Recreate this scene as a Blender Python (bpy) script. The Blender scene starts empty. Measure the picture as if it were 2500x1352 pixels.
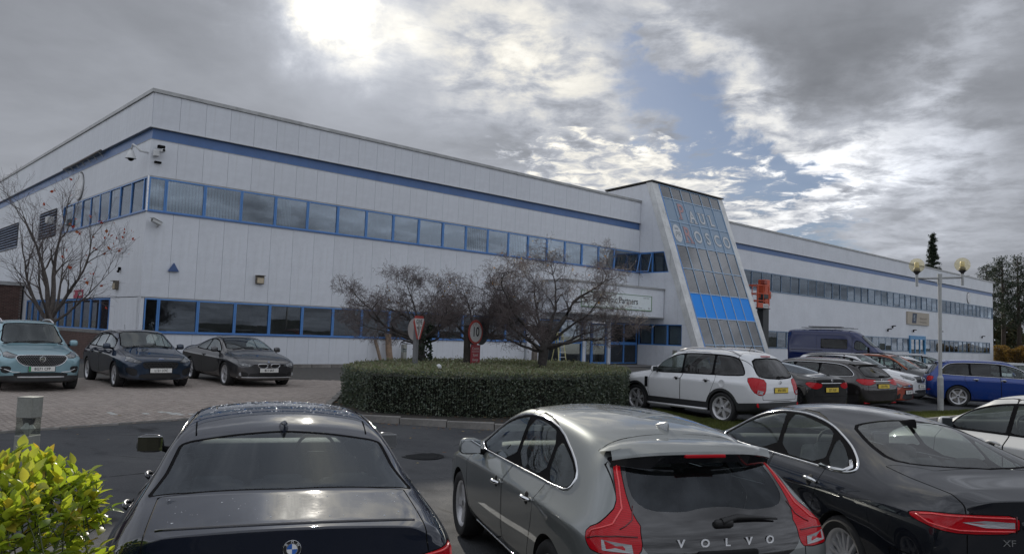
import bpy, bmesh, math, random
import numpy as np
from mathutils import Vector, Matrix
from mathutils.bvhtree import BVHTree

sc = bpy.context.scene
# ------------------------------------------------------------------ camera
CAM_Z = 2.05
PITCH, ROLL = 0.0725498, 0.0343241
cam = bpy.data.objects.new('camera', bpy.data.cameras.new('camera'))
sc.collection.objects.link(cam); sc.camera = cam
cam.data.sensor_width = 36.0; cam.data.lens = 36.0*1886.35/2500; cam.data.clip_end = 3000; cam.data.clip_start = .05
_f = Vector((0, math.cos(PITCH), math.sin(PITCH))); _u = Vector((0, -math.sin(PITCH), math.cos(PITCH))); _r = Vector((1, 0, 0))
_rr = _r*math.cos(ROLL)+_u*math.sin(ROLL); _uu = _u*math.cos(ROLL)-_r*math.sin(ROLL)
cam.matrix_world = Matrix(((_rr.x, _uu.x, -_f.x, 0), (_rr.y, _uu.y, -_f.y, 0), (_rr.z, _uu.z, -_f.z, CAM_Z), (0, 0, 0, 1)))

# ------------------------------------------------------------------ sky, sun, exposure
SUN_AZ, SUN_EL = math.radians(-12.6), math.radians(22.5)     # azimuth from +Y towards +X
SUN_STRENGTH, SKY_STRENGTH, EXPOSURE = 3.2, 0.1, 0.15
sc.view_settings.view_transform = 'Standard'; sc.view_settings.look = 'None'
sc.view_settings.gamma = 1.0; sc.view_settings.use_curve_mapping = False; sc.view_settings.exposure = EXPOSURE
sun_dir = Vector((math.cos(SUN_EL)*math.sin(SUN_AZ), math.cos(SUN_EL)*math.cos(SUN_AZ), math.sin(SUN_EL)))
_sl = bpy.data.lights.new('sun', 'SUN'); _sl.energy = SUN_STRENGTH; _sl.angle = math.radians(.6); _sl.color = (1.0, .93, .82)
sun = bpy.data.objects.new('sun', _sl); sc.collection.objects.link(sun)
sun.rotation_euler = (-sun_dir).to_track_quat('-Z', 'Y').to_euler(); sun.location = (0, 0, 60)

def build_world():
    w = bpy.data.worlds.new('World'); sc.world = w; w.use_nodes = True
    nt = NT(w.node_tree); nt.n.clear()
    out = nt.node('ShaderNodeOutputWorld'); bg = nt.node('ShaderNodeBackground', {'Strength': SKY_STRENGTH})
    nt.l.new(bg.outputs[0], out.inputs[0])
    sky = nt.node('ShaderNodeTexSky', sky_type='NISHITA', sun_disc=False, sun_elevation=SUN_EL, sun_rotation=SUN_AZ,
                  altitude=60, air_density=1.0, dust_density=1.2, ozone_density=1.5)
    D = nt.node('ShaderNodeTexCoord').outputs['Generated']
    sp = nt.node('ShaderNodeSeparateXYZ', {0: D}); x, y, z = sp.outputs
    # cloud layer seen in perspective: direction projected on a flat layer
    zz = nt.m('ADD', nt.m('MAXIMUM', z, 0.0), .14)
    P = nt.node('ShaderNodeCombineXYZ', {0: nt.m('DIVIDE', x, zz), 1: nt.m('DIVIDE', y, zz), 2: 0.0}).outputs[0]
    wn = nt.node('ShaderNodeTexNoise', {'Vector': D, 'Scale': 5.0, 'Detail': 7.0, 'Roughness': .62}).outputs[1]
    ws = nt.node('ShaderNodeSeparateColor', {0: wn}).outputs
    wb = nt.node('ShaderNodeTexNoise', {'Vector': P, 'Scale': 3.2, 'Detail': 8.0, 'Roughness': .6, 'Distortion': .5}).outputs[1]
    wbs = nt.node('ShaderNodeSeparateColor', {0: wb}).outputs
    def warp(i, amt): return nt.m('ADD', nt.m('MULTIPLY', nt.m('SUBTRACT', ws[i], .5), amt), nt.m('MULTIPLY', nt.m('SUBTRACT', wbs[i], .5), amt*.8))
    az = nt.m('MULTIPLY', nt.m('ARCTAN2', x, y), 57.2958); el = nt.m('MULTIPLY', nt.m('ARCSINE', z), 57.2958)
    def blob(a, e, sa, se, rot=0.0, wamt=10.0):
        """soft cloud patch centred on a compass bearing and height (degrees)"""
        da = nt.m('ADD', nt.m('SUBTRACT', az, a), warp(0, wamt)); de = nt.m('ADD', nt.m('SUBTRACT', el, e), warp(1, wamt))
        c, s = math.cos(math.radians(rot)), math.sin(math.radians(rot))
        u = nt.m('DIVIDE', nt.m('ADD', nt.m('MULTIPLY', da, c), nt.m('MULTIPLY', de, s)), sa)
        v = nt.m('DIVIDE', nt.m('SUBTRACT', nt.m('MULTIPLY', de, c), nt.m('MULTIPLY', da, s)), se)
        return nt.m('POWER', 2.718, nt.m('MULTIPLY', nt.m('ADD', nt.m('MULTIPLY', u, u), nt.m('MULTIPLY', v, v)), -1.0))
    def total(lst):
        t = None
        for wgt, b in lst:
            q = nt.m('MULTIPLY', b, wgt); t = q if t is None else nt.m('ADD', t, q)
        return t
    fine = nt.noise(P, 5.5, 9, .62, .22)
    puff = nt.noise(P, 11.0, 8, .62, .4)
    broad = nt.noise(P, .9, 5, .55, .4)
    # openings in the cloud where the blue shows
    hole = total([(.98, blob(13.5, 14.6, 5.8, 3.0, -22, 12)), (1.0, blob(18.0, 10.9, 5.4, 2.4, -12, 12)), (.8, blob(20, 7.2, 6, 1.3, -6, 10)),
                  (.45, blob(5, 20.5, 4.5, 1.6, 0, 12)), (.5, blob(11.0, 18.5, 4, 1.6, 10, 12))])
    cum = total([(1.0, blob(7.5, 11.6, 7.5, 2.0, -2, 8)), (.9, blob(13.2, 9.3, 7, 1.7, 0, 8)), (.8, blob(9.5, 13.6, 4, 1.2, 5, 9)), (.75, blob(18, 8.2, 4.5, .9, 0, 8)), (.55, blob(15.2, 12.5, 3.0, .8, 8, 8)), (.6, blob(21.5, 9.6, 5, 1.2, 10, 8))])
    cumf = nt.m("MULTIPLY", nt.ramp(nt.m("ADD", cum, nt.m("MULTIPLY", nt.m("SUBTRACT", puff, .5), 2.4)), .25, .85), nt.ramp(cum, .02, .22))
    blue = nt.m('MULTIPLY', nt.ramp(nt.m('ADD', hole, nt.m('MULTIPLY', nt.m('SUBTRACT', fine, .5), 1.3)), .35, .8), nt.m('SUBTRACT', 1.0, cumf))
    # lit cloud and grey cloud
    lit = total([(.36, blob(2.0, 18.2, 8, 4.2, -12, 9)), (.15, blob(-2.5, 22.0, 6.0, 3.0, -10, 9)), (.36, blob(17.2, 16.6, 6.0, 1.7, -42, 8)), (.34, blob(22.0, 12.2, 5.5, 1.6, -12, 8)), (.26, blob(26, 11.2, 6.5, 3.2, -8, 8)),
                 (.22, blob(-20, 22.4, 8, 1.6, -16, 8)), (.18, blob(12, 22, 5, 2.2, -20, 10)), (.20, blob(28, 15, 4.5, 1.4, 32, 9)), (.07, blob(22, 6.5, 10, 1.7, 0, 8)), (.14, blob(30, 19.5, 5, 1.6, 25, 9))])
    litn = nt.m('MULTIPLY', lit, nt.ramp(fine, .30, .64, .12, 1.45))
    cumb = nt.m('MULTIPLY', cumf, nt.ramp(puff, .32, .70, .08, .55))
    dark = total([(.10, blob(21.5, 19.5, 7.5, 3.6, -12, 8)), (.05, blob(-28, 21, 12, 7, 0, 8)), (.07, blob(1.5, 13.6, 5.5, 1.7, -8, 8)), (.05, blob(33, 10, 5, 5, 0, 8))])
    # away from the view, brighter cloud breaks are added to light the facade
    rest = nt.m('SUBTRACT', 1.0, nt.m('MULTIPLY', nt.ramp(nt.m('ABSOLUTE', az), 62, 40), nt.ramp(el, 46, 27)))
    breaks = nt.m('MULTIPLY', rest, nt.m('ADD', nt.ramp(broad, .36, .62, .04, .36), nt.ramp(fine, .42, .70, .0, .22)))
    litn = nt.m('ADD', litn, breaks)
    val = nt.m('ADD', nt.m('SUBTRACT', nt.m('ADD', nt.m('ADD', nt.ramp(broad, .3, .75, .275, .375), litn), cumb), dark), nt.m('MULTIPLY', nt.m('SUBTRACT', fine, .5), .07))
    # light of the sun spreading through thin cloud
    cs = nt.node('ShaderNodeVectorMath', {0: D, 1: tuple(sun_dir)}, operation='DOT_PRODUCT').outputs['Value']
    ang = nt.m('MULTIPLY', nt.m('ARCCOSINE', nt.m('MINIMUM', cs, .999999)), 57.2958)
    angw = nt.m('ADD', ang, nt.m('MULTIPLY', nt.m('SUBTRACT', ws[2], .5), 15.0))
    core = nt.m('POWER', 2.718, nt.m('MULTIPLY', nt.m('POWER', nt.m('DIVIDE', nt.m('MAXIMUM', angw, 0.0), 1.75), 2.0), -1.0))
    mid = nt.m('POWER', 2.718, nt.m('MULTIPLY', nt.m('POWER', nt.m('DIVIDE', nt.m('MAXIMUM', angw, 0.0), 3.4), 2.0), -1.0))
    halo = nt.m('POWER', 2.718, nt.m('DIVIDE', ang, -9.0))
    lobe = nt.m('MULTIPLY', total([(1.0, blob(-11.7, 18.7, 2.6, 1.5, 0, 6)), (.8, blob(-8.3, 20.6, 3.0, 1.3, -35, 6))]), nt.ramp(puff, .3, .6, .55, 1.1))
    glow = nt.m('ADD', nt.m('ADD', nt.m('MULTIPLY', core, 3.0), nt.m('MULTIPLY', mid, .42)), nt.m('ADD', nt.m('MULTIPLY', halo, .15), nt.m('MULTIPLY', lobe, .42)))
    warmf = nt.m('MULTIPLY', nt.ramp(nt.m('ADD', val, nt.m('MULTIPLY', glow, .6)), .38, .8), nt.ramp(ang, 46, 20))
    tint = nt.mix(warmf, (.93, .98, 1.09), (1.04, 1.01, .93))
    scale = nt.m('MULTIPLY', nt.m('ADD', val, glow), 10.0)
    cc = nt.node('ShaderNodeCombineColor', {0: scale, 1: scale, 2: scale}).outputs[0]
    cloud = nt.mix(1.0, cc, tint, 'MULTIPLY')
    skyc = nt.mix(1.0, sky.outputs[0], (.40, .47, .60), 'MULTIPLY')
    skyc = nt.mix(.42, skyc, (1.9, 2.3, 3.1))                  # thin veil over the blue
    res = nt.mix(nt.m('MULTIPLY', blue, .95), cloud, skyc)
    # below the horizon: far ground in haze
    res = nt.mix(nt.ramp(z, -.02, -.08), res, (1.2, 1.2, 1.15))
    nt.l.new(res, bg.inputs[0])
# ------------------------------------------------------------------ helpers
COL = bpy.context.scene.collection
RNG = random.Random(7)

def link(o, parent=None):
    COL.objects.link(o)
    if parent is not None:
        o.parent = parent
    return o

def tag(o, label=None, cat=None, group=None, kind=None):
    if label: o['label'] = label
    if cat: o['category'] = cat
    if group: o['group'] = group
    if kind: o['kind'] = kind
    return o

def thing(name, label, cat, loc=(0, 0, 0), rotz=0.0, group=None):
    o = bpy.data.objects.new(name, None)
    o.empty_display_size = 0.2
    o.location = loc
    o.rotation_euler = (0, 0, rotz)
    link(o)
    return tag(o, label, cat, group)

def mesh_obj(name, me, parent=None, mat=None):
    o = bpy.data.objects.new(name, me)
    if mat is not None and not me.materials:
        me.materials.append(mat)
    return link(o, parent)

class MB:
    """collects shapes, then becomes ONE mesh object"""
    def __init__(s):
        s.v = []; s.f = []
    def add(s, v, f):
        n = len(s.v); s.v.extend([tuple(p) for p in v]); s.f.extend([tuple(i + n for i in q) for q in f]); return s
    def box(s, x0, x1, y0, y1, z0, z1):
        return s.add([(x0,y0,z0),(x1,y0,z0),(x1,y1,z0),(x0,y1,z0),(x0,y0,z1),(x1,y0,z1),(x1,y1,z1),(x0,y1,z1)],
                     [(0,3,2,1),(4,5,6,7),(0,1,5,4),(1,2,6,5),(2,3,7,6),(3,0,4,7)])
    def cbox(s, c, d, b=0.0):
        """box with chamfered edges, centre c, full size d"""
        hx, hy, hz = d[0]/2, d[1]/2, d[2]/2
        if b <= 0: return s.box(c[0]-hx,c[0]+hx,c[1]-hy,c[1]+hy,c[2]-hz,c[2]+hz)
        b = min(b, hx*.9, hy*.9, hz*.9)
        bm = bmesh.new(); bmesh.ops.create_cube(bm, size=1)
        for v in bm.verts: v.co = Vector((v.co.x*d[0], v.co.y*d[1], v.co.z*d[2]))
        bmesh.ops.bevel(bm, geom=bm.edges[:]+bm.verts[:], offset=b, segments=2, affect='EDGES', profile=.5)
        bm.verts.index_update()
        s.add([(v.co.x+c[0], v.co.y+c[1], v.co.z+c[2]) for v in bm.verts], [[v.index for v in f.verts] for f in bm.faces])
        bm.free(); return s
    def tube(s, pts, r, n=8, cap=True, closed=False):
        pts = [Vector(p) for p in pts]; m = len(pts)
        rr = r if isinstance(r, (list, tuple)) else [r]*m
        rings = []; up = None
        for i, p in enumerate(pts):
            a = pts[i-1] if (i > 0 or closed) else p
            b = pts[(i+1) % m] if (i < m-1 or closed) else p
            t = (b-a)
            if t.length < 1e-9: t = Vector((0, 0, 1))
            t.normalize()
            if up is None:
                up = Vector((0, 0, 1)) if abs(t.z) < .9 else Vector((1, 0, 0))
            u = (up - t*up.dot(t))
            if u.length < 1e-6: u = t.orthogonal()
            u.normalize(); up = u; w = t.cross(u)
            rings.append([p + (u*math.cos(2*math.pi*k/n) + w*math.sin(2*math.pi*k/n))*rr[i] for k in range(n)])
        V = [q for R in rings for q in R]; F = []
        for i in range(m if closed else m-1):
            j = (i+1) % m
            for k in range(n):
                F.append((i*n+k, i*n+(k+1) % n, j*n+(k+1) % n, j*n+k))
        if cap and not closed:
            F.append(tuple(reversed(range(n)))); F.append(tuple((m-1)*n+k for k in range(n)))
        return s.add(V, F)
    def lathe(s, prof, n=24, axis='z', c=(0, 0, 0), a0=0, a1=2*math.pi):
        """prof: (r, h) pairs"""
        full = abs(a1-a0-2*math.pi) < 1e-6
        cols = n if full else n+1; V = []; F = []
        for i in range(cols):
            a = a0+(a1-a0)*i/n
            for r, h in prof:
                x, y = r*math.cos(a), r*math.sin(a)
                p = (x, y, h) if axis == 'z' else ((x, h, y) if axis == 'y' else (h, x, y))
                V.append((p[0]+c[0], p[1]+c[1], p[2]+c[2]))
        m = len(prof)
        for i in range(n):
            j = (i+1) % cols
            for k in range(m-1):
                F.append((i*m+k, j*m+k, j*m+k+1, i*m+k+1) if axis != 'y' else (i*m+k, i*m+k+1, j*m+k+1, j*m+k))
        return s.add(V, F)
    def prism(s, poly, h0, h1, plane='xy', top=None):
        """extrude a 2-D outline; plane says which axes the outline lives in"""
        def P(u, v, h):
            return {'xy': (u, v, h), 'xz': (u, h, v), 'yz': (h, u, v)}[plane]
        n = len(poly); top = top or poly
        V = [P(u, v, h0) for u, v in poly]+[P(u, v, h1) for u, v in top]
        F = [tuple(reversed(range(n))), tuple(range(n, 2*n))]+[(i, (i+1) % n, n+(i+1) % n, n+i) for i in range(n)]
        return s.add(V, F)
    def xform(s, M, start=0):
        for i in range(start, len(s.v)):
            s.v[i] = tuple(M @ Vector(s.v[i]))
        return s
    def mesh(s, name, mat=None, smooth=False, fix=True):
        me = bpy.data.meshes.new(name)
        me.from_pydata(s.v, [], s.f)
        if fix:
            bm = bmesh.new(); bm.from_mesh(me); bmesh.ops.recalc_face_normals(bm, faces=bm.faces[:]); bm.to_mesh(me); bm.free()
        if smooth:
            me.shade_smooth()
            if smooth != True: me.set_sharp_from_angle(angle=math.radians(smooth))
        if mat is not None: me.materials.append(mat)
        return me
    def build(s, name, mat, parent=None, smooth=False, fix=True):
        return mesh_obj(name, s.mesh(name, mat, smooth, fix), parent)

def np_mesh(name, V, T, mat=None, N=None, quads=False):
    """fast mesh from numpy arrays"""
    V = np.asarray(V, np.float32); T = np.asarray(T, np.int32); k = T.shape[1]
    me = bpy.data.meshes.new(name)
    me.vertices.add(len(V)); me.vertices.foreach_set('co', V.ravel())
    me.loops.add(T.size); me.loops.foreach_set('vertex_index', T.ravel())
    me.polygons.add(len(T)); me.polygons.foreach_set('loop_start', np.arange(0, T.size, k, dtype=np.int32))
    me.update(calc_edges=True); me.validate()
    if N is not None:
        me.shade_smooth()
        if len(me.vertices) == len(N):
            me.normals_split_custom_set_from_vertices(np.asarray(N, np.float32).tolist())
    if mat is not None: me.materials.append(mat)
    return me

# ---- text as flat geometry
_TXT = {}
def text_mesh(txt, size, mat, extrude=0.0, align='CENTER', spacing=1.0, sx=1.0, shear=0.0, offset=0.0):
    cu = bpy.data.curves.new('lettering', 'FONT')
    cu.body = txt; cu.size = size; cu.align_x = align; cu.align_y = 'CENTER'; cu.extrude = extrude
    cu.space_character = spacing; cu.resolution_u = 3; cu.shear = shear; cu.offset = offset
    o = bpy.data.objects.new('lettering', cu); COL.objects.link(o)
    dg = bpy.context.evaluated_depsgraph_get(); dg.update()
    me = bpy.data.meshes.new_from_object(o.evaluated_get(dg))
    bpy.data.objects.remove(o); bpy.data.curves.remove(cu)
    if sx != 1.0:
        for v in me.vertices: v.co.x *= sx
    me.materials.clear(); me.materials.append(mat)
    return me

def frame_mat(o, origin, xdir, ydir):
    """place object o so that its local x,y run along xdir,ydir"""
    x = Vector(xdir).normalized(); y = Vector(ydir); y = (y-x*y.dot(x)).normalized(); z = x.cross(y)
    o.matrix_local = Matrix(((x.x, y.x, z.x, origin[0]), (x.y, y.y, z.y, origin[1]), (x.z, y.z, z.z, origin[2]), (0, 0, 0, 1)))
    return o

def text(txt, size, mat, parent, origin, xdir, ydir, name='lettering', **k):
    o = mesh_obj(name, text_mesh(txt, size, mat, **k), parent)
    return frame_mat(o, origin, xdir, ydir)

# ------------------------------------------------------------------ materials
class NT:
    def __init__(s, tree):
        s.t = tree; s.n = tree.nodes; s.l = tree.links
    def node(s, typ, ins=None, **props):
        nd = s.n.new(typ)
        for k, v in props.items(): setattr(nd, k, v)
        for k, v in (ins or {}).items(): s.put(nd.inputs[k], v)
        return nd
    def put(s, sock, v):
        if isinstance(v, bpy.types.NodeSocket): s.l.new(v, sock)
        elif isinstance(v, bpy.types.Node): s.l.new(v.outputs[0], sock)
        else:
            if sock.type == 'RGBA' and len(v) == 3: v = (*v, 1)
            sock.default_value = v
    def m(s, op, a, b=0.0, c=None, clamp=False):
        nd = s.n.new('ShaderNodeMath'); nd.operation = op; nd.use_clamp = clamp
        s.put(nd.inputs[0], a); s.put(nd.inputs[1], b)
        if c is not None: s.put(nd.inputs[2], c)
        return nd.outputs[0]
    def mix(s, f, a, b, mode='MIX'):
        nd = s.n.new('ShaderNodeMix'); nd.data_type = 'RGBA'; nd.blend_type = mode; nd.clamp_factor = True
        s.put(nd.inputs[0], f); s.put(nd.inputs[6], a); s.put(nd.inputs[7], b)
        return nd.outputs[2]
    def ramp(s, f, a, b, lo=0.0, hi=1.0):
        nd = s.n.new('ShaderNodeMapRange'); nd.interpolation_type = 'SMOOTHSTEP'
        s.put(nd.inputs[0], f)
        for i, v in ((1, a), (2, b), (3, lo), (4, hi)): s.put(nd.inputs[i], v)
        return nd.outputs[0]
    def noise(s, vec, scale, detail=4, rough=.55, dist=0.0, out=0, dim='3D'):
        nd = s.n.new('ShaderNodeTexNoise'); nd.noise_dimensions = dim
        if vec is not None: s.put(nd.inputs['Vector'], vec)
        nd.inputs['Scale'].default_value = scale; nd.inputs['Detail'].default_value = detail
        nd.inputs['Roughness'].default_value = rough; nd.inputs['Distortion'].default_value = dist
        return nd.outputs[out]
    def mapping(s, vec, scale=(1, 1, 1), rot=(0, 0, 0), loc=(0, 0, 0)):
        nd = s.n.new('ShaderNodeMapping'); s.put(nd.inputs[0], vec)
        nd.inputs[1].default_value = loc; nd.inputs[2].default_value = rot; nd.inputs[3].default_value = scale
        return nd.outputs[0]

MATS = {}
def new_mat(name):
    m = bpy.data.materials.new(name); m.use_nodes = True
    nt = NT(m.node_tree); nt.n.clear()
    out = nt.node('ShaderNodeOutputMaterial')
    return m, nt, out

def mat(name, col, rough=.6, metal=0.0, var=.12, vscale=3.0, bump=0.0, bscale=60.0, spec=.5, coat=0.0, coatr=.03,
        streak=0.0, dirt=None, rvar=.12, objrand=0.0, sub=0.0):
    """general procedural surface: base colour with large and fine variation, optional bump and vertical streaks"""
    if name in MATS: return MATS[name]
    m, nt, out = new_mat(name)
    tc = nt.node('ShaderNodeTexCoord').outputs['Object']
    n1 = nt.noise(tc, vscale, 5, .6)
    n2 = nt.noise(tc, vscale*9, 4, .6)
    mixn = nt.m('MULTIPLY_ADD', n1, .65, nt.m('MULTIPLY', n2, .35))
    lo = tuple(c*(1-var*1.6) for c in col); hi = tuple(min(1, c*(1+var*1.6)) for c in col)
    c = nt.mix(nt.ramp(mixn, .3, .7), lo, hi)
    if streak > 0:
        sv = nt.mapping(tc, (2.2, 2.2, .12)); sn = nt.noise(sv, 2.2, 6, .65)
        dc = dirt or tuple(x*.5 for x in col)
        c = nt.mix(nt.m('MULTIPLY', nt.ramp(sn, .52, .78), streak), c, dc)
    if objrand > 0:
        r = nt.node('ShaderNodeObjectInfo').outputs['Random']
        c = nt.mix(1.0, c, nt.node('ShaderNodeCombineColor', {0: nt.m('MULTIPLY_ADD', r, objrand*2, 1-objrand), 1: nt.m('MULTIPLY_ADD', r, objrand*2, 1-objrand), 2: nt.m('MULTIPLY_ADD', r, objrand*2, 1-objrand)}).outputs[0], 'MULTIPLY')
    bs = nt.node('ShaderNodeBsdfPrincipled', {'Base Color': c, 'Metallic': metal, 'Specular IOR Level': spec})
    nt.put(bs.inputs['Roughness'], nt.m('MULTIPLY_ADD', n2, rvar*2, rough-rvar, clamp=True))
    if coat: bs.inputs['Coat Weight'].default_value = coat; bs.inputs['Coat Roughness'].default_value = coatr
    if bump:
        b = nt.node('ShaderNodeBump', {'Strength': bump, 'Distance': .01})
        nt.put(b.inputs['Height'], nt.noise(tc, bscale, 5, .6)); nt.l.new(b.outputs[0], bs.inputs['Normal'])
    nt.l.new(bs.outputs[0], out.inputs[0])
    MATS[name] = m; return m

def paint(name, col, metal=.55, rough=.38, flake=.25, edge=.12):
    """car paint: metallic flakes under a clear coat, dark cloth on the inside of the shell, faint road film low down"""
    if name in MATS: return MATS[name]
    m, nt, out = new_mat(name)
    tc = nt.node('ShaderNodeTexCoord').outputs['Object']
    fl = nt.noise(tc, 900, 2, .5)
    c = nt.mix(fl, tuple(x*(1-flake) for x in col), tuple(min(1, x*(1+flake)) for x in col))
    film = nt.noise(tc, 5, 6, .65)
    sep = nt.node('ShaderNodeSeparateXYZ', {0: tc})
    low = nt.ramp(sep.outputs[2], .75, .2)
    dustf = nt.m('MULTIPLY', nt.m('MULTIPLY_ADD', low, .20, .02), nt.ramp(film, .35, .75))
    bs = nt.node('ShaderNodeBsdfPrincipled', {'Base Color': nt.mix(dustf, c, (.16, .145, .125)), 'Roughness': rough, 'Specular IOR Level': .0, 'Specular Tint': (edge, edge, edge, 1),
                 'Coat Weight': 1.0, 'Coat IOR': 1.66})
    nt.put(bs.inputs['Metallic'], nt.m('MULTIPLY', nt.m('SUBTRACT', 1.0, dustf), metal))
    nt.put(bs.inputs['Coat Roughness'], nt.m('MULTIPLY_ADD', nt.ramp(film, .3, .8), .022, nt.m('MULTIPLY_ADD', dustf, .2, .012)))
    b = nt.node('ShaderNodeBump', {'Strength': .02, 'Distance': .004}); nt.put(b.inputs['Height'], nt.noise(tc, 14, 2, .5))
    nt.l.new(b.outputs[0], bs.inputs['Coat Normal'])
    ins = nt.node('ShaderNodeBsdfDiffuse', {'Color': (.14, .14, .14, 1)})
    mx = nt.node('ShaderNodeMixShader'); nt.l.new(nt.node('ShaderNodeNewGeometry').outputs['Backfacing'], mx.inputs[0])
    nt.l.new(bs.outputs[0], mx.inputs[1]); nt.l.new(ins.outputs[0], mx.inputs[2])
    nt.l.new(mx.outputs[0], out.inputs[0])
    MATS[name] = m; return m

def glass(name, tint=(.55, .6, .58), refl=1.0, dust=.02, rough=.0, ior=1.5, wavy=0.0, cast=(1, 1, 1)):
    """one sheet of thin glass: tinted see-through, mirror by Fresnel, a film of dust"""
    if name in MATS: return MATS[name]
    m, nt, out = new_mat(name)
    tc = nt.node('ShaderNodeTexCoord').outputs['Object']
    tr = nt.node('ShaderNodeBsdfTransparent', {'Color': (*tint, 1)})
    gl = nt.node('ShaderNodeBsdfGlossy', {'Color': (*cast, 1), 'Roughness': rough})
    if wavy:
        b = nt.node('ShaderNodeBump', {'Strength': wavy, 'Distance': .02}); nt.put(b.inputs['Height'], nt.noise(tc, 1.6, 2, .5))
        nt.l.new(b.outputs[0], gl.inputs['Normal'])
    bf = nt.node('ShaderNodeNewGeometry').outputs['Backfacing']      # same mirror strength from both sides
    fr = nt.node('ShaderNodeFresnel', {'IOR': nt.m('POWER', ior, nt.m('MULTIPLY_ADD', bf, -2.0, 1.0))}).outputs[0]
    mx = nt.node('ShaderNodeMixShader'); nt.put(mx.inputs[0], nt.m('MULTIPLY', fr, refl, clamp=True))
    nt.l.new(tr.outputs[0], mx.inputs[1]); nt.l.new(gl.outputs[0], mx.inputs[2])
    df = nt.node('ShaderNodeBsdfDiffuse', {'Color': (.35, .35, .34, 1)})
    m2 = nt.node('ShaderNodeMixShader'); nt.put(m2.inputs[0], nt.m('MULTIPLY', nt.ramp(nt.noise(tc, 6, 5, .6), .25, .8), dust*2))
    nt.l.new(mx.outputs[0], m2.inputs[1]); nt.l.new(df.outputs[0], m2.inputs[2])
    nt.l.new(m2.outputs[0], out.inputs[0])
    MATS[name] = m; return m

def lamp_lens(name, col, rough=.05):
    """ribbed coloured lamp plastic"""
    if name in MATS: return MATS[name]
    m, nt, out = new_mat(name)
    tc = nt.node('ShaderNodeTexCoord').outputs['Object']
    wv = nt.node('ShaderNodeTexWave', {'Vector': nt.mapping(tc, (1, 1, 1), (0, .3, .2)), 'Scale': 38.0, 'Distortion': .4}, bands_direction='Z')
    c = nt.mix(nt.m('MULTIPLY', wv.outputs[1], .35), col, tuple(x*.45 for x in col))
    bs = nt.node('ShaderNodeBsdfPrincipled', {'Base Color': c, 'Roughness': .5, 'Specular IOR Level': .0, 'Coat Weight': .7, 'Coat Roughness': rough})
    b = nt.node('ShaderNodeBump', {'Strength': .4, 'Distance': .004, 'Height': wv.outputs[1]}); nt.l.new(b.outputs[0], bs.inputs['Normal'])
    nt.l.new(bs.outputs[0], out.inputs[0]); MATS[name] = m; return m

def leaf_mat(name, cols, trans=.45, rough=.35, spec=.5, scale=2.0):
    """leaf: colour varies from clump to clump and leaf to leaf, light shines through"""
    if name in MATS: return MATS[name]
    m, nt, out = new_mat(name)
    tc = nt.node('ShaderNodeTexCoord').outputs['Object']
    at = nt.node('ShaderNodeAttribute', attribute_name='leaf_tone').outputs['Fac']
    rnd = nt.node('ShaderNodeObjectInfo').outputs['Random']
    r = nt.m('FRACT', nt.m('ADD', at, rnd))
    cr = nt.n.new('ShaderNodeValToRGB'); nt.l.new(r, cr.inputs[0]); e = cr.color_ramp.elements
    e[0].position = 0; e[0].color = (*cols[0], 1); e[1].position = 1; e[1].color = (*cols[-1], 1)
    for i, c in enumerate(cols[1:-1]):
        x = e.new((i+1)/(len(cols)-1)); x.color = (*c, 1)
    n = nt.noise(tc, scale, 3, .6)
    c = nt.mix(nt.m('MULTIPLY', nt.ramp(n, .35, .7), .5), cr.outputs[0], (.5, .5, .5), 'MULTIPLY')
    bs = nt.node('ShaderNodeBsdfPrincipled', {'Base Color': c, 'Roughness': rough, 'Specular IOR Level': spec})
    tl = nt.node('ShaderNodeBsdfTranslucent'); nt.put(tl.inputs[0], nt.mix(1.0, c, (1.0, 1.0, .55), 'MULTIPLY'))
    mx = nt.node('ShaderNodeMixShader', {0: trans}); nt.l.new(bs.outputs[0], mx.inputs[1]); nt.l.new(tl.outputs[0], mx.inputs[2])
    nt.l.new(mx.outputs[0], out.inputs[0]); MATS[name] = m; return m
def rad(d): return math.radians(d)

def sdf_poly(px, py, poly):
    """signed distance to a closed outline, negative inside"""
    A = np.array(poly, float); B = np.roll(A, -1, 0)
    d = np.full(px.shape, 1e9); ins = np.zeros(px.shape, bool)
    for (ax, ay), (bx, by) in zip(A, B):
        ex, ey = bx-ax, by-ay; L = ex*ex+ey*ey+1e-12
        t = np.clip(((px-ax)*ex+(py-ay)*ey)/L, 0, 1)
        d = np.minimum(d, (px-ax-t*ex)**2+(py-ay-t*ey)**2)
        c = ((ay > py) != (by > py)) & (px < (bx-ax)*(py-ay)/(by-ay+1e-15)+ax)
        ins ^= c
    d = np.sqrt(d); return np.where(ins, -d, d)


def refine(poly, step=.05, closed=True):
    out = []; m = len(poly)
    for i in range(m if closed else m-1):
        a, b = poly[i], poly[(i+1) % m]; L = math.dist(a, b); k = max(1, int(L/step))
        out += [(a[0]+(b[0]-a[0])*t/k, a[1]+(b[1]-a[1])*t/k) for t in range(k)]
    if not closed: out.append(poly[-1])
    return out

def struct_root(name):
    o = bpy.data.objects.new(name, None); link(o); o.empty_display_size = .1
    return tag(o, kind='structure')
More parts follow.
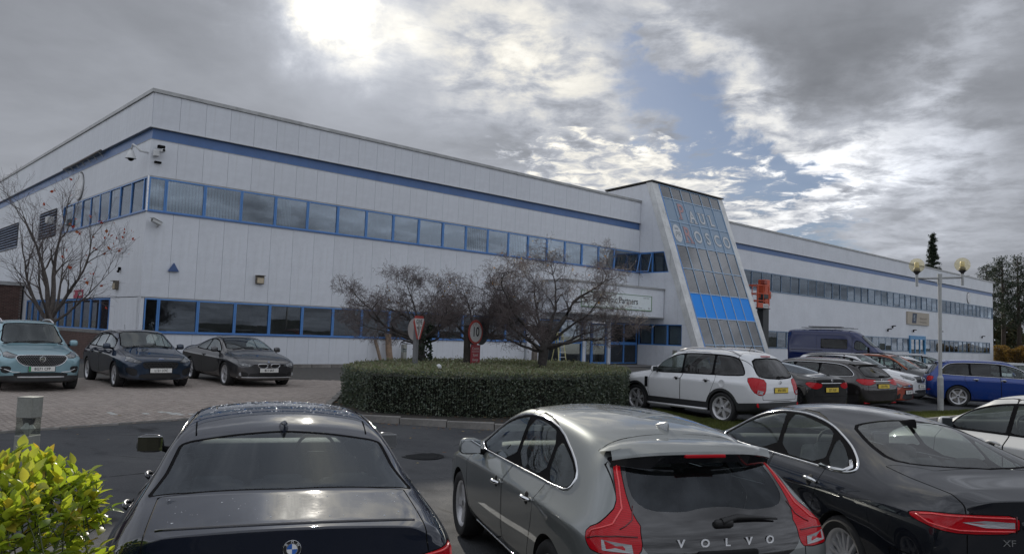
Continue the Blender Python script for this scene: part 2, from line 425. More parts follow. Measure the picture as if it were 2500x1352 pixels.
# ------------------------------------------------------------------ ground
def ground(x, y):
    return .33*min(1.0, max(0.0, (y-1.1*x-9)/15.0))
def half(poly, f):
    """keep the part of a polygon where f(p) >= 0 (f linear)"""
    out = []
    for i in range(len(poly)):
        a, b = poly[i], poly[(i+1) % len(poly)]; fa, fb = f(a), f(b)
        if fa >= 0: out.append(a)
        if (fa >= 0) != (fb >= 0):
            t = fa/(fa-fb); out.append(tuple(a[k]+(b[k]-a[k])*t for k in range(2)))
    return out
def sheet(name, poly, dz, m, kind='structure'):
    d = lambda p: p[1]-1.1*p[0]
    mb = MB()
    for lo, hi in ((-1e9, 9), (9, 24), (24, 1e9)):
        q = half(half(poly, lambda p: d(p)-lo), lambda p: hi-d(p))
        if len(q) > 2: mb.add([(x, y, ground(x, y)+dz) for x, y in q], [tuple(range(len(q)))])
    o = mb.build(name, m, fix=False)
    bm = bmesh.new(); bm.from_mesh(o.data)
    for f in bm.faces:
        if f.normal.z < 0: f.normal_flip()
    bm.to_mesh(o.data); bm.free()
    return tag(o, kind=kind)

BANG = math.radians(90-46.9468)
DF = Vector((math.cos(BANG), math.sin(BANG), 0)); DL = Vector((-math.sin(BANG), math.cos(BANG), 0))   # along the long front; into the building
CORNER = Vector((-13.902, 28.984, 0))
def bl(s, out, z=0): return CORNER+DF*s-DL*out+Vector((0, 0, z))      # building coordinates -> world

def tarmac_mat():
    m, nt, out = new_mat('tarmac')
    tc = nt.node('ShaderNodeTexCoord').outputs['Object']
    vor = nt.node('ShaderNodeTexVoronoi', {'Vector': tc, 'Scale': 95.0})
    big = nt.noise(tc, .35, 5, .6, .4); mid = nt.noise(tc, 2.5, 5, .65); st = nt.noise(tc, 60, 3, .6)
    base = nt.mix(nt.ramp(big, .3, .7), (.050, .053, .059), (.080, .082, .086))
    base = nt.mix(nt.m('MULTIPLY', nt.ramp(st, .52, .75), .6), base, (.14, .138, .132))
    base = nt.mix(nt.m('MULTIPLY', nt.ramp(mid, .55, .75), .6), base, (.030, .031, .033))
    oil = nt.noise(tc, 1.1, 3, .5); base = nt.mix(nt.m('MULTIPLY', nt.ramp(oil, .66, .74), .7), base, (.018, .018, .019))
    pt = nt.noise(nt.mapping(tc, (.25, 1.3, 1), (0, 0, .5)), .8, 5, .6); base = nt.mix(nt.m('MULTIPLY', nt.ramp(pt, .5, .68), .35), base, (.105, .107, .11))
    cr = nt.node('ShaderNodeTexVoronoi', {'Vector': nt.mapping(tc, (1, 1, 1)), 'Scale': .55}, feature='DISTANCE_TO_EDGE')
    crk = nt.m('MULTIPLY', nt.ramp(nt.m('ADD', cr.outputs[0], nt.m('MULTIPLY', nt.m('SUBTRACT', mid, .5), .05)), .012, .0), nt.ramp(big, .5, .62))
    base = nt.mix(crk, base, (.012, .012, .012))
    bs = nt.node('ShaderNodeBsdfPrincipled', {'Base Color': base}); nt.put(bs.inputs['Roughness'], nt.ramp(mid, .3, .7, .86, .97)); bs.inputs['Specular IOR Level'].default_value = .22
    b = nt.node('ShaderNodeBump', {'Strength': .7, 'Distance': .006, 'Height': vor.outputs[0]}); nt.l.new(b.outputs[0], bs.inputs['Normal'])
    nt.l.new(bs.outputs[0], out.inputs[0]); return m

def build_ground():
    tm = tarmac_mat()
    sheet('ground', [(-700, -200), (700, -200), (700, 900), (-700, 900)], -.02, mat('far ground', (.06, .065, .05), .9, vscale=.2))
    sheet('road', [(-40, -12), (40, -12), (60, 60), (60, 78), (30, 72), (-14, 29), (-40, 60)], 0.0, tm)
    # --- block paving on the left
    edge = [(-20, -4.1), (-7.77, 12.01), (-5.91, 14.32), (-3.95, 16.75)]
    pave = edge+[(-4.3, 20.8), (-1.2, 26.0), (5.5, 33.5), (9.0, 38.0), (7.5, 46.0)]+[tuple(bl(21, 1.3)[:2]), tuple(bl(0, 1.3)[:2]), tuple(bl(-1.3, 1.2)[:2]), tuple(bl(-1.2, -22)[:2]), (-40, 46)]
    sand = mat('joint sand', (.075, .07, .062), .95, var=.2, vscale=6)
    pav = sheet('paving', pave, .006, sand)
    # bricks
    bcols = [(.175, .148, .138), (.152, .132, .124), (.195, .165, .15), (.165, .150, .143), (.16, .125, .118)]
    bm_ = mat('paving brick', (.285, .244, .214), .85, var=.16, vscale=7, bump=.25, bscale=140, objrand=.14)
    P = np.array(pave); L, W = .2, .1
    inv = lambda x, y: ((x-CORNER.x)*DF.x+(y-CORNER.y)*DF.y, -((x-CORNER.x)*DL.x+(y-CORNER.y)*DL.y))
    ss, oo = zip(*[inv(*p) for p in pave])
    rows = np.arange(min(ss), min(max(ss), 24), W+.006); cols = np.arange(-2, 34, L+.006)
    S, O = np.meshgrid(rows, cols, indexing='ij'); O = O+((np.arange(len(rows)) % 2)*.103)[:, None]
    X = CORNER.x+DF.x*S-DL.x*O; Y = CORNER.y+DF.y*S-DL.y*O
    dist = np.hypot(X, Y); azm = np.degrees(np.arctan2(X, Y))
    ok = (sdf_poly(X, Y, pave) < -.06) & (dist < 25.5) & (azm > -37) & (azm < -9)
    X, Y = X[ok], Y[ok]; dist = dist[ok]
    order = np.argsort(dist); X, Y = X[order], Y[order]
    rg = np.random.default_rng(4)
    def brick_verts():
        h, c = .022, .006
        lo = [(-L/2, -W/2, -h), (L/2, -W/2, -h), (L/2, W/2, -h), (-L/2, W/2, -h)]
        md = [(x, y, -c) for x, y, z in lo]; tp = [(x-math.copysign(c, x), y-math.copysign(c, y), 0) for x, y, z in lo]
        v = np.array(lo+md+tp); q = []
        for b in (0, 4):
            for k in range(4): q.append((b+k, b+(k+1) % 4, b+4+(k+1) % 4, b+4+k))
        q.append((8, 9, 10, 11)); return v, np.array(q)
    bv, bq = brick_verts()
    c, s = math.cos(BANG+math.pi/2), math.sin(BANG+math.pi/2)
    slope = np.array([-1.1, 1.0])*.33/15
    Z = np.array([ground(x, y) for x, y in zip(X, Y)])+.028+rg.normal(0, .0012, len(X))
    tilt = rg.normal(0, .006, (len(X), 2))
    inslope = (Z < .33+.02)
    # the white-painted marker blocks
    marks = [inv(*p) for p in [(-7.35, 14.5), (-7.2, 14.42), (-6.85, 14.75), (-6.75, 14.62), (-6.62, 15.0), (-6.5, 14.95), (-6.4, 14.8), (-6.3, 14.98), (-6.15, 14.85), (-6.0, 15.0)]]
    bs_ = np.array([inv(x, y) for x, y in zip(X[:4000], Y[:4000])])
    painted = set()
    for ms, mo in marks: painted.add(int(np.argmin(np.hypot(bs_[:, 0]-ms, bs_[:, 1]-mo))))
    near = 300
    bme = np_mesh('brick', np.stack([bv[:, 0], bv[:, 1], bv[:, 2]], 1), bq, bm_)
    wme = np_mesh('brick', bv, bq, mat('worn white paint', (.42, .42, .40), .7, var=.25, vscale=30))
    chosen = list(dict.fromkeys(sorted(painted)+list(range(near))))[:near]
    cs = set(chosen)
    for i in chosen:
        o = mesh_obj('brick', wme if i in painted else bme, pav)
        o.location = (X[i], Y[i], Z[i]); o.rotation_euler = (tilt[i, 0], tilt[i, 1]+0*.02, BANG+math.pi/2)
    rest = np.array([i for i in range(len(X)) if i not in cs])
    V = np.empty((len(rest), 12, 3))
    V[:, :, 0] = X[rest, None]+c*bv[:, 0]-s*bv[:, 1]; V[:, :, 1] = Y[rest, None]+s*bv[:, 0]+c*bv[:, 1]
    V[:, :, 2] = Z[rest, None]+bv[:, 2]+tilt[rest, 0:1]*bv[:, 1]+tilt[rest, 1:2]*bv[:, 0]
    Q = (bq[None]+12*np.arange(len(rest))[:, None, None]).reshape(-1, 4)
    me = np_mesh('bricks', V.reshape(-1, 3), Q, None)
    me.materials.append(bm_)
    tag(mesh_obj('bricks', me, pav), kind='stuff')
    # --- planted island with a stone kerb
    kerb_line = [(-4.3, 20.8), (-3.95, 17.6), (-3.85, 16.35), (-3.62, 15.85), (-3.2, 15.58), (-2.5, 15.47), (-.7, 15.36), (1.0, 15.42), (3.2, 15.6), (6.0, 17.0), (10.5, 20.6), (16.5, 25.1), (24, 31)]
    back = [(24, 32.2), (15.6, 25.55), (9.6, 21.6), (6.6, 18.75), (4.6, 18.35), (3.7, 20.2), (3.6, 25.2), (-.8, 25.9)]
    sheet('verge', kerb_line[8:]+back[:6], .10, mat('verge earth', (.07, .075, .035), .95, var=.3, vscale=3))
    sheet('planting_bed', kerb_line[:9]+back[5:], .09, mat('bed soil', (.035, .03, .025), .95, var=.3, vscale=4))
    km = mat('kerb stone', (.21, .20, .185), .85, var=.18, vscale=4, bump=.3, bscale=90, objrand=.12)
    kb = struct_root('kerb')
    kme = MB().cbox((0, 0, 0), (.905, .14, .26), .012).mesh('kerb_stone', km)
    pts = [Vector((x, y, 0)) for x, y in refine(kerb_line, .03, False)]
    i = 0
    while i < len(pts)-1:
        j = i+1
        while j < len(pts)-1 and (pts[j]-pts[i]).length < .915: j += 1
        a, b = pts[i], pts[j]; mid = (a+b)/2; d = b-a
        if mid.length < 34 and d.length > .5:
            o = mesh_obj('kerb_stone', kme, kb); o.location = (mid.x, mid.y, ground(mid.x, mid.y)+RNG.uniform(-.004, .004)); o.rotation_euler = (0, 0, math.atan2(d.y, d.x)+RNG.uniform(-.008, .008))
            o.scale = (d.length/.915, 1, 1)
        i = j
    # flush edging between tarmac and paving
    eb = struct_root('paving_edge')
    pts = [Vector((x, y, 0)) for x, y in refine(edge, .03, False) if y > 6]
    eme = MB().cbox((0, 0, 0), (.905, .05, .15), .006).mesh('edging_stone', km); i = 0
    while i < len(pts)-1:
        j = i+1
        while j < len(pts)-1 and (pts[j]-pts[i]).length < .915: j += 1
        mid = (pts[i]+pts[j])/2; d = pts[j]-pts[i]
        o = mesh_obj('edging_stone', eme, eb); o.location = (mid.x, mid.y, ground(mid.x, mid.y)-.04); o.rotation_euler = (0, 0, math.atan2(d.y, d.x)); o.scale = (d.length/.915, 1, 1)
        i = j
    # bed along the foot of the building
    bed = [tuple(bl(s, o)[:2]) for s, o in ((0, .02), (20.6, .02), (20.6, 1.25), (0, 1.25))]
    sheet('wall_bed', bed, .05, mat('bed soil', (.035, .03, .025), .95))
    bk = struct_root('bed_kerb')
    for k in range(22):
        o = mesh_obj('kerb_stone', kme, bk); o.location = bl(.46+.93*k, 1.3, .33+.02); o.rotation_euler = (0, 0, BANG)
    sheet('entrance_path', [tuple(bl(s, o)[:2]) for s, o in ((20.7, .02), (30, .02), (30, 2.6), (20.7, 2.6))], .03, mat('path slab', (.2, .19, .18), .85, vscale=2))
    # grass on the verge: short blades
    rg = np.random.default_rng(5); poly = kerb_line[8:]+back[:6]
    xs, ys = [], []
    while len(xs) < 42000:
        x = rg.uniform(2.5, 19, 60000); y = rg.uniform(15, 29, 60000)
        k = (sdf_poly(x, y, poly) < -.04) & (rg.random(len(x)) < np.clip(30/np.hypot(x, y)**1.2, 0, 1)); xs += list(x[k]); ys += list(y[k])
    x, y = np.array(xs[:42000]), np.array(ys[:42000]); n = len(x)
    h = rg.uniform(.025, .075, n); a = rg.uniform(0, 6.28, n); w = rg.uniform(.004, .008, n); z = np.array([ground(p, q) for p, q in zip(x, y)])+.10
    lx, ly = rg.normal(0, .02, n), rg.normal(0, .02, n)
    V = np.empty((n, 3, 3)); V[:, 0] = np.stack([x-np.cos(a)*w, y-np.sin(a)*w, z], 1); V[:, 1] = np.stack([x+np.cos(a)*w, y+np.sin(a)*w, z], 1); V[:, 2] = np.stack([x+lx, y+ly, z+h], 1)
    me = np_mesh('grass', V.reshape(-1, 3), np.arange(3*n).reshape(-1, 3), leaf_mat('grass blade', [(.06, .085, .02), (.10, .13, .03), (.13, .13, .045), (.08, .10, .02)], .35, .6, .3))
    tone = me.attributes.new('leaf_tone', 'FLOAT', 'POINT'); tone.data.foreach_set('value', np.repeat(rg.random(n), 3).astype(np.float32))
    tag(mesh_obj('grass', me), kind='stuff')
    # fallen leaves on the road, the paving, the bed and the verge
    pts = []
    for _ in range(46): pts.append((rg.uniform(-8, 0), rg.uniform(9, 17), .05))
    for _ in range(420): s_, o_ = rg.uniform(.3, 20), rg.normal(1.15, .28); p = bl(s_, o_); pts.append((p.x, p.y, .09))
    for _ in range(240): pts.append((rg.uniform(-4, 6), rg.uniform(15.5, 18.3), .115))
    for _ in range(110): pts.append((rg.uniform(-3.5, 1), rg.normal(15.15, .15), .012))
    V, Q, T = [], [], []
    for px, py, dz in pts:
        r = rg.uniform(.025, .05); a = rg.uniform(0, 6.28); z = ground(px, py)+dz; b = len(V)
        for k, (u, v, hh) in enumerate([(-1, 0, .2), (-.2, -.45, 0), (1, 0, .3), (-.1, .5, .25)]):
            V.append((px+r*(u*math.cos(a)-v*math.sin(a)), py+r*(u*math.sin(a)+v*math.cos(a)), z+hh*r*rg.uniform(.2, 1))); T.append(rg.random())
        for k in range(1, 4): T[b+k] = T[b]
        Q.append((b, b+1, b+2, b+3))
    me = np_mesh('fallen_leaves', V, Q, leaf_mat('dry leaf', [(.20, .09, .03), (.28, .16, .06), (.14, .06, .03), (.34, .27, .13)], .25, .7, .3))
    me.attributes.new('leaf_tone', 'FLOAT', 'POINT').data.foreach_set('value', np.array(T, np.float32))
    tag(mesh_obj('fallen_leaves', me), kind='stuff')
    # bay lines of the near row, iron cover in the road
    wl = mat('road paint', (.55, .55, .53), .7, var=.2, vscale=9)
    for x0, y0 in ((-.62, 6.4), (2.02, 7.2), (4.7, 8.4)):
        a = rad(104); dx, dy = math.cos(a), math.sin(a)
        p = [(x0+dx*t-dy*w_, y0+dy*t+dx*w_) for t, w_ in ((-2.6, -.05), (2.4, -.05), (2.4, .05), (-2.6, .05))]
        sheet('bay_line', p, .004, wl)
    t = thing('drain_cover', 'round black iron drain cover sunk in the tarmac beyond the near cars', 'drain cover', (-1.31, 12.2, ground(-1.31, 12.2)+.002)); t.scale = (.85, .85, .6)
    im = mat('cast iron', (.020, .021, .022), .9, spec=.1)
    MB().lathe([(0, .006), (.30, .006), (.31, 0)], 28).build('cover', im, t)
    MB().lathe([(.315, 0), (.32, .003), (.40, .003), (.41, 0)], 28).build('frame', im, t)
# ------------------------------------------------------------------ the office building
def clip_poly(poly, planes):
    for a, b, c in planes: poly = half(poly, lambda p: a*p[0]+b*p[1]+c)
    return poly

def window_unit(parent, w, h, M, loc, rotz=0.0, fw=.05, depth=.07, pane_m=None, blind=None, name='window', opened=0.0):
    """frame with its pane and sometimes a blind; local x along the wall, z up, outside is -y"""
    key = ('win', round(w, 3), round(h, 3), fw, M['frame'].name, M['glass'].name)
    if key not in _CACHE:
        mb = MB()
        mb.box(0, fw, -.02, depth, 0, h); mb.box(w-fw, w, -.02, depth, 0, h); mb.box(fw, w-fw, -.018, depth, 0, fw); mb.box(fw, w-fw, -.018, depth, h-fw, h)
        f = mb.mesh('window', M['frame'])
        p = MB().box(fw, w-fw, .018, .026, fw, h-fw).mesh('pane', pane_m or M['glass'])
        sl = MB(); n = max(3, int((w-2*fw)/.12))
        for k in range(n):
            x = fw+.01+(w-2*fw-.02)*(k+.5)/n; a = .5
            sl.add([(x-.055, .16-.03, fw+.03), (x+.055, .16+.03, fw+.03), (x+.055, .16+.03, h-fw), (x-.055, .16-.03, h-fw)], [(0, 1, 2, 3)])
        _CACHE[key] = (f, p, sl.mesh('blind', M['blind'], fix=False))
    f, p, b = _CACHE[key]
    o = mesh_obj(name, f, parent); o.location = loc; o.rotation_euler = (0, 0, rotz)
    po = mesh_obj('pane', p if pane_m is None else p.copy(), o)
    if pane_m is not None: po.data.materials.clear(); po.data.materials.append(pane_m)
    else: po.rotation_euler = (_WR.gauss(0, .006), 0, _WR.gauss(0, .006))
    if opened: po.rotation_euler = (opened, 0, 0); po.location = (0, -.02, .04)
    if blind:
        bo = mesh_obj('blind', b, o)
        if blind < 1: bo.scale = (blind, 1, 1)
        if blind > 1: bo.scale = (blind-1, 1, 1); bo.location = ((2-blind)*w, 0, 0)
    return o
_CACHE = {}
_WR = random.Random(31)

def build_building():
    rg = random.Random(12)
    M = {}
    M['white'] = mat('white cladding', (.69, .715, .755), .5, var=.05, vscale=.5, streak=.30, dirt=(.50, .51, .51), spec=.4, objrand=.02)
    M['joint'] = mat('panel joint', (.40, .42, .44), .9)
    M['blue'] = mat('blue coated metal', (.075, .16, .36), .4, var=.07, vscale=1.5, streak=.3, dirt=(.12, .17, .28))
    M['frame'] = mat('blue window frame', (.085, .24, .56), .35, var=.06, vscale=2)
    M['frame_grey'] = mat('grey blue window frame', (.16, .24, .34), .4, var=.06, vscale=2)
    M['glass'] = glass('window glass', (.60, .64, .67), 1.15, .015, wavy=.02, cast=(.85, .92, 1.0))
    M['glass_up'] = glass('upper window glass', (.66, .71, .75), 4.2, .03, wavy=.02, cast=(.80, .90, 1.0))
    M['glass_side'] = glass('flank window glass', (.45, .48, .52), .85, .02, wavy=.03, cast=(.85, .92, 1.0))
    M['blind'] = mat('vertical blind', (.66, .70, .69), .8, var=.06)
    M['trim'] = mat('aluminium trim', (.36, .365, .36), .45, .5, var=.12, streak=.3)
    M['roof'] = mat('flat roof felt', (.16, .16, .16), .9, var=.15, vscale=1)
    M['dark'] = mat('room shade', (.10, .10, .105), .9)
    M['conc'] = mat('weathered white render', (.66, .67, .66), .8, var=.10, vscale=1.5, streak=.75, dirt=(.30, .30, .28), bump=.25, bscale=30)
    B = thing('office_building', 'long white two storey office building with blue window bands and a sloping glazed tower', 'building', CORNER, BANG)
    S1, SR, H = 30.2, 105.0, 10.75
    Z0 = .30
    P = lambda name, mb, m, **k: mb.build(name, m, B, **k)
    # inner shell behind the panels, with floor slabs and rooms behind the glass
    core = MB()
    rings = [(Z0-.3, 1.58), (2.94, 6.18), (7.54, 8.97), (9.36, H)]
    for z0, z1 in rings:
        core.box(.07, 20.4, .07, .2, z0, z1) if z1 < 2 else core.box(.07, S1, .07, .2, z0, z1)
        core.box(.07, .2, .07, 3.7, z0, z1) if z1 < 2 or z0 < 3 and False else None
        core.box(.07, .2, .2, 40, z0, z1)
        core.box(38.4, SR-.07, .07, .2, z0, z1)
        core.box(SR-.2, SR-.07, .2, 40, z0, z1)
    core.box(.07, SR-.07, .62, .72, 8.9, 9.4)
    P('inner_wall', core, M['joint'])
    P('roof', MB().box(.1, SR-.1, .1, 39.9, H-.25, H-.15), M['roof'])
    rooms = MB()
    for x0, x1 in ((.3, S1-.3), (38.8, SR-.3)):
        for z0, z1 in ((.32, 3.1), (5.95, 7.75)):
            rooms.box(x0, x1, .25, 6.5, z0-.06, z0); rooms.box(x0, x1, .25, 6.5, z1, z1+.06); rooms.box(x0, x1, 6.5, 6.6, z0, z1)
            for k in range(int(x0), int(x1), 6): rooms.box(k+.3, k+.42, 2.2, 6.5, z0, z1)
    for z0, z1 in ((.32, 3.1), (5.95, 7.75)):
        rooms.box(.25, 5, 6.7, 24, z0-.06, z0); rooms.box(.25, 5, 6.7, 24, z1, z1+.06); rooms.box(5, 5.1, 6.7, 24, z0, z1)
    P('room_shell', rooms, mat('office plaster', (.34, .33, .32), .9))
    # --- cladding panels on the front (pitch just over a metre) and the left flank
    pitch = S1/30; gap = .008
    def panel_run(name, face, i0, i1, z0, z1, th=.05, proud=0.0):
        key = (name, round(z1-z0, 3), face, th)
        w = pitch-gap
        me = _CACHE.setdefault(key, MB().cbox((w/2, th/2, (z1-z0-gap)/2), (w, th, z1-z0-gap), .005).mesh(name, M['white']))
        for k in range(i0, i1):
            o = mesh_obj(name, me, B)
            if face == 'front': o.location = (k*pitch+gap/2, -proud, z0+gap/2)
            else: o.location = (-proud, (k+1)*pitch-gap/2, z0+gap/2); o.rotation_euler = (0, 0, -math.pi/2)
    panel_run('wall_panel', 'front', 0, 20, Z0, 1.57)
    panel_run('wall_panel', 'front', 0, 30, 2.95, 6.17)
    panel_run('wall_panel', 'front', 0, 30, 7.55, 8.95)
    panel_run('parapet_panel', 'front', 0, 30, 9.40, H, proud=.03)
    panel_run('wall_panel', 'left', 0, 14, 2.95, 6.17)
    panel_run('wall_panel', 'left', 0, 14, 7.55, 8.95)
    panel_run('parapet_panel', 'left', 0, 14, 9.40, H, proud=.03)
    panel_run('wall_panel', 'left', 0, 3, Z0, 2.93); P('wall_panel', MB().box(0, .05, 3*pitch+.01, 3.68, Z0, 2.93), M['white'])
    far = MB(); t0 = 14*pitch
    far.box(0, .05, t0, 40, 7.55, 8.95); far.box(-.03, .02, t0, 40, 9.41, H); far.box(0, .05, t0, 40, 2.96, 6.17)
    far.box(0, .05, 12.35, 13.5, 6.18, 7.54); far.box(0, .05, 17.4, 22.4, 6.18, 7.54); far.box(0, .05, 28.4, 40, 6.18, 7.54); far.box(0, .05, 18.8, 40, Z0, 2.95)
    P('flank_wall', far, M['white'])
    rw = MB()
    for z0, z1 in ((Z0, 1.57), (2.95, 6.05), (7.5, 8.95)): rw.box(38.45, SR, 0, .06, z0, z1); rw.box(SR-.06, SR, .06, 40, z0, z1)
    rw.box(38.45, SR, -.03, .04, 9.41, H); rw.box(SR-.04, SR+.03, .04, 40, 9.41, H); rw.box(103.6, SR, 0, .06, 1.57, 2.95)
    P('right_wing_wall', rw, M['white'])
    P('corner_panel', MB().box(0, .145, 0, .06, Z0, 2.945).box(0, .06, .061, .30, Z0, 2.945), M['white'])
    # --- blue recessed band and its drip, roof edge flashing
    band = MB(); band.box(.05, S1, .05, .09, 8.96, 9.38); band.box(.05, .09, .09, 40, 8.96, 9.38); band.box(38.4, SR-.05, .05, .09, 8.96, 9.38)
    P('blue_band', band, M['blue'])
    drip = MB(); drip.box(-.10, S1, -.10, .05, 9.375, 9.40); drip.box(-.10, .05, .05, 40, 9.375, 9.40); drip.box(38.4, SR+.05, -.10, .05, 9.375, 9.40)
    drip.box(-.015, S1, -.015, .05, 8.945, 8.962); drip.box(-.015, .05, .05, 40, 8.945, 8.962); drip.box(38.4, SR, -.015, .05, 8.945, 8.962)
    P('band_flashing', drip, M['trim'])
    x = 0.0
    fl = MB()
    for x0, x1 in ((-.09, 3.2), (3.21, 5.1), (5.11, 12.0), (12.01, 19), (19.01, 26), (26.01, S1+.03)): fl.box(x0, x1, -.09, .3, H+.003, H+.14)
    fl.box(-.09, .3, .301, 12, H+.003, H+.14); fl.box(-.09, .3, 12.01, 26, H+.003, H+.14); fl.box(-.09, .3, 26.01, 40, H+.003, H+.14)
    for k in range(9): fl.box(38.5+7.4*k, 38.49+7.4*(k+1), -.09, .3, H+.003, H+.14)
    for q in range(0, len(fl.v), 8):
        P('roof_flashing', MB().add(fl.v[q:q+8], [tuple(i-q for i in f) for f in fl.f[q//8*6:q//8*6+6]]), M['trim'])
    P('corner_post', MB().box(-.022, .03, -.022, .03, 6.19, 7.54), mat('bright aluminium', (.62, .63, .64), .3, .8))
    # --- window bands on the front
    sill = MB()
    for z in (1.575, 6.165): sill.box(.03, 20.25 if z < 2 else S1-.02, -.05, .07, z, z+.045)
    sill.box(-.05, .03, .03, 12.3, 6.165, 6.21)
    P('window_sill', sill, M['blue'])
    head = MB(); head.box(.03, 20.25, -.012, .07, 2.905, 2.945); head.box(.03, S1-.02, -.012, .07, 7.50, 7.545); head.box(-.012, .07, .07, 12.3, 7.50, 7.545)
    P('window_head', head, M['trim'])
    lows = [.16, .67]+[.67+1.5*k for k in range(1, 14)]
    blk = {0: 1, 1: 1, 2: 1, 4: .55, 8: .45, 9: 1.5, 11: 1.0, 12: 1.55, 13: 1.0, 14: .4, 16: 1, 17: .6, 18: .5, 19: .8}
    for i in range(len(lows)-1):
        a, b = lows[i], lows[i+1]; window_unit(B, b-a-.008, 1.285, M, (a+.004, .0, 1.62), fw=.052, blind=None if i not in (0, 8) else .0)
    ups = [.03, .67]+[.67+1.5*k for k in range(1, 20)]; ups[-1] = S1-.02
    for i in range(len(ups)-1):
        a, b = ups[i], ups[i+1]; window_unit(B, b-a-.008, 1.29, dict(M, glass=M['glass_up']), (a+.004, .0, 6.21), fw=.052, blind=blk.get(i))
    # one top-hung light standing open
    # left flank windows: upper band, lower glazed screen, louvres
    ul = [.08, 1.88, 3.30, 4.70, 6.12, 7.52, 8.92, 10.40, 12.25]; ul.insert(1, .42)
    for i in range(len(ul)-1):
        a, b = ul[i], ul[i+1]; window_unit(B, b-a-.008, 1.29, dict(M, glass=M['glass_side']), (0, b-.004, 6.21), -math.pi/2, fw=.04, blind=None)
    n = 11; w = (18.7-3.7)/n
    for i in range(n):
        window_unit(B, w-.008, 1.32, dict(M, glass=M['glass_side']), (0, 3.7+w*(i+1)-.004, 1.60), -math.pi/2, fw=.055)
    lou = mat('louvre blue grey', (.28, .35, .48), .45, var=.1)
    for t0, t1, z0, z1 in ((13.6, 17.2, 6.15, 7.6), (22.5, 28.3, 6.05, 7.6)):
        fr = MB().box(.0, .06, t0, t0+.06, z0, z1).box(.0, .06, t1-.06, t1, z0, z1).box(.06, .12, t0, t1, z0, z1).box(-.01, .06, t0+.06, t1-.06, z0, z0+.05).box(-.01, .06, t0+.06, t1-.06, z1-.05, z1)
        f = P('louvre', fr, M['dark'])
        bl_ = MB()
        bl_.add([(-.05, t0+.06, 0), (-.05, t1-.06, 0), (.06, t1-.06, .09), (.06, t0+.06, .09), (-.05, t0+.06, -.012), (-.05, t1-.06, -.012)], [(0, 1, 2, 3), (4, 5, 1, 0)])
        me = bl_.mesh('slat', lou)
        for k in range(9):
            o = mesh_obj('slat', me, f); o.location = (0, 0, z0+.1+(z1-z0-.25)*k/8)
    # --- brick plinth under the left windows
    brick_face(B, 'brick_plinth', Vector((-.22, 3.62, 0)), Vector((0, 1, 0)), 15.2, .25, 1.47, .2, Vector((-1, 0, 0)), coping=.08)
    # --- entrance: pier, columns, screens, door, canopy
    P('entrance_pier', MB().box(20.3, 21.25, -.05, .25, Z0, 2.94), M['white'])
    for x0 in (24.9, 27.2): P('entrance_column', MB().box(x0, x0+.26, -.06, .2, Z0, 2.94), M['white'])
    for a, b in ((21.27, 23.0), (23.0, 24.88), (27.48, 28.8), (28.8, 30.12)):
        window_unit(B, b-a-.01, 1.20, M, (a+.005, 0, 1.70), fw=.05)
        window_unit(B, b-a-.01, 1.20, M, (a+.005, 0, .42), fw=.05)
    P('transom_rail', MB().box(21.27, 24.88, -.03, .05, 1.622, 1.698).box(27.48, 30.12, -.03, .05, 1.622, 1.698), M['frame'])
    sd = window_unit(B, .55, 2.5, M, (25.18, .0, .38), fw=.06)
    dr = window_unit(B, 1.38, 2.45, M, (25.77, .02, .38), fw=.11, name='door')
    MB().box(.11, 1.27, -.03, .02, 1.12, 1.2).build('push_bar', M['frame'], dr)
    MB().tube([(.2, -.08, .85), (.2, -.08, 1.45)], .018, 8).build('handle', M['trim'], dr)
    P('entrance_step', MB().box(25.0, 27.3, -1.0, .2, Z0, .375), mat('path slab', (.2, .19, .18), .85, vscale=2))
    can = MB().box(21.4, 30.16, -2.0, -.02, 3.30, 5.02)
    P('canopy', can, M['white'])
    P('canopy_flashing', MB().box(21.32, 30.2, -2.07, -.02, 5.024, 5.13).box(21.36, 30.18, -2.03, -2.003, 3.26, 3.34), M['trim'])
    # --- sloping glazed tower
    TA, TB = S1+.02, 38.5; ZT = 12.02; k_ = .353
    outz = lambda z: .82+(12.06-z)*k_
    th = .3
    strips = [(Z0, 1.62, None, None), (1.62, 2.92, 3.33, 3.33), (2.92, 6.17, None, None), (6.17, 7.5, 2.28, 1.91), (7.5, ZT, None, None)]
    for side in (0, 1):
        x0 = TA if side == 0 else TB-th
        for z0, z1, w0, w1 in strips:
            lo = -2.9 if z0 > 7 else 0.0
            for k in range(-3, 6):
                a, b = k*1.0+gap/2, (k+1)*1.0-gap/2
                poly = [(a, z0+gap/2), (b, z0+gap/2), (b, z1-gap/2), (a, z1-gap/2)]
                pl = [(1, 0, -lo), (-1, -k_, .82+12.06*k_-.02)]
                if side == 0 and w0 is not None: pl.append((1, (w0-w1)/(z1-z0), -w0-(w0-w1)/(z1-z0)*z0))
                if z1 == ZT: pl.append((.06, -1, ZT-.08))
                poly = clip_poly(poly, pl)
                if len(poly) > 2:
                    P('tower_panel', MB().prism([(-u, v) for u, v in poly], x0, x0+th, 'yz'), M['white'])
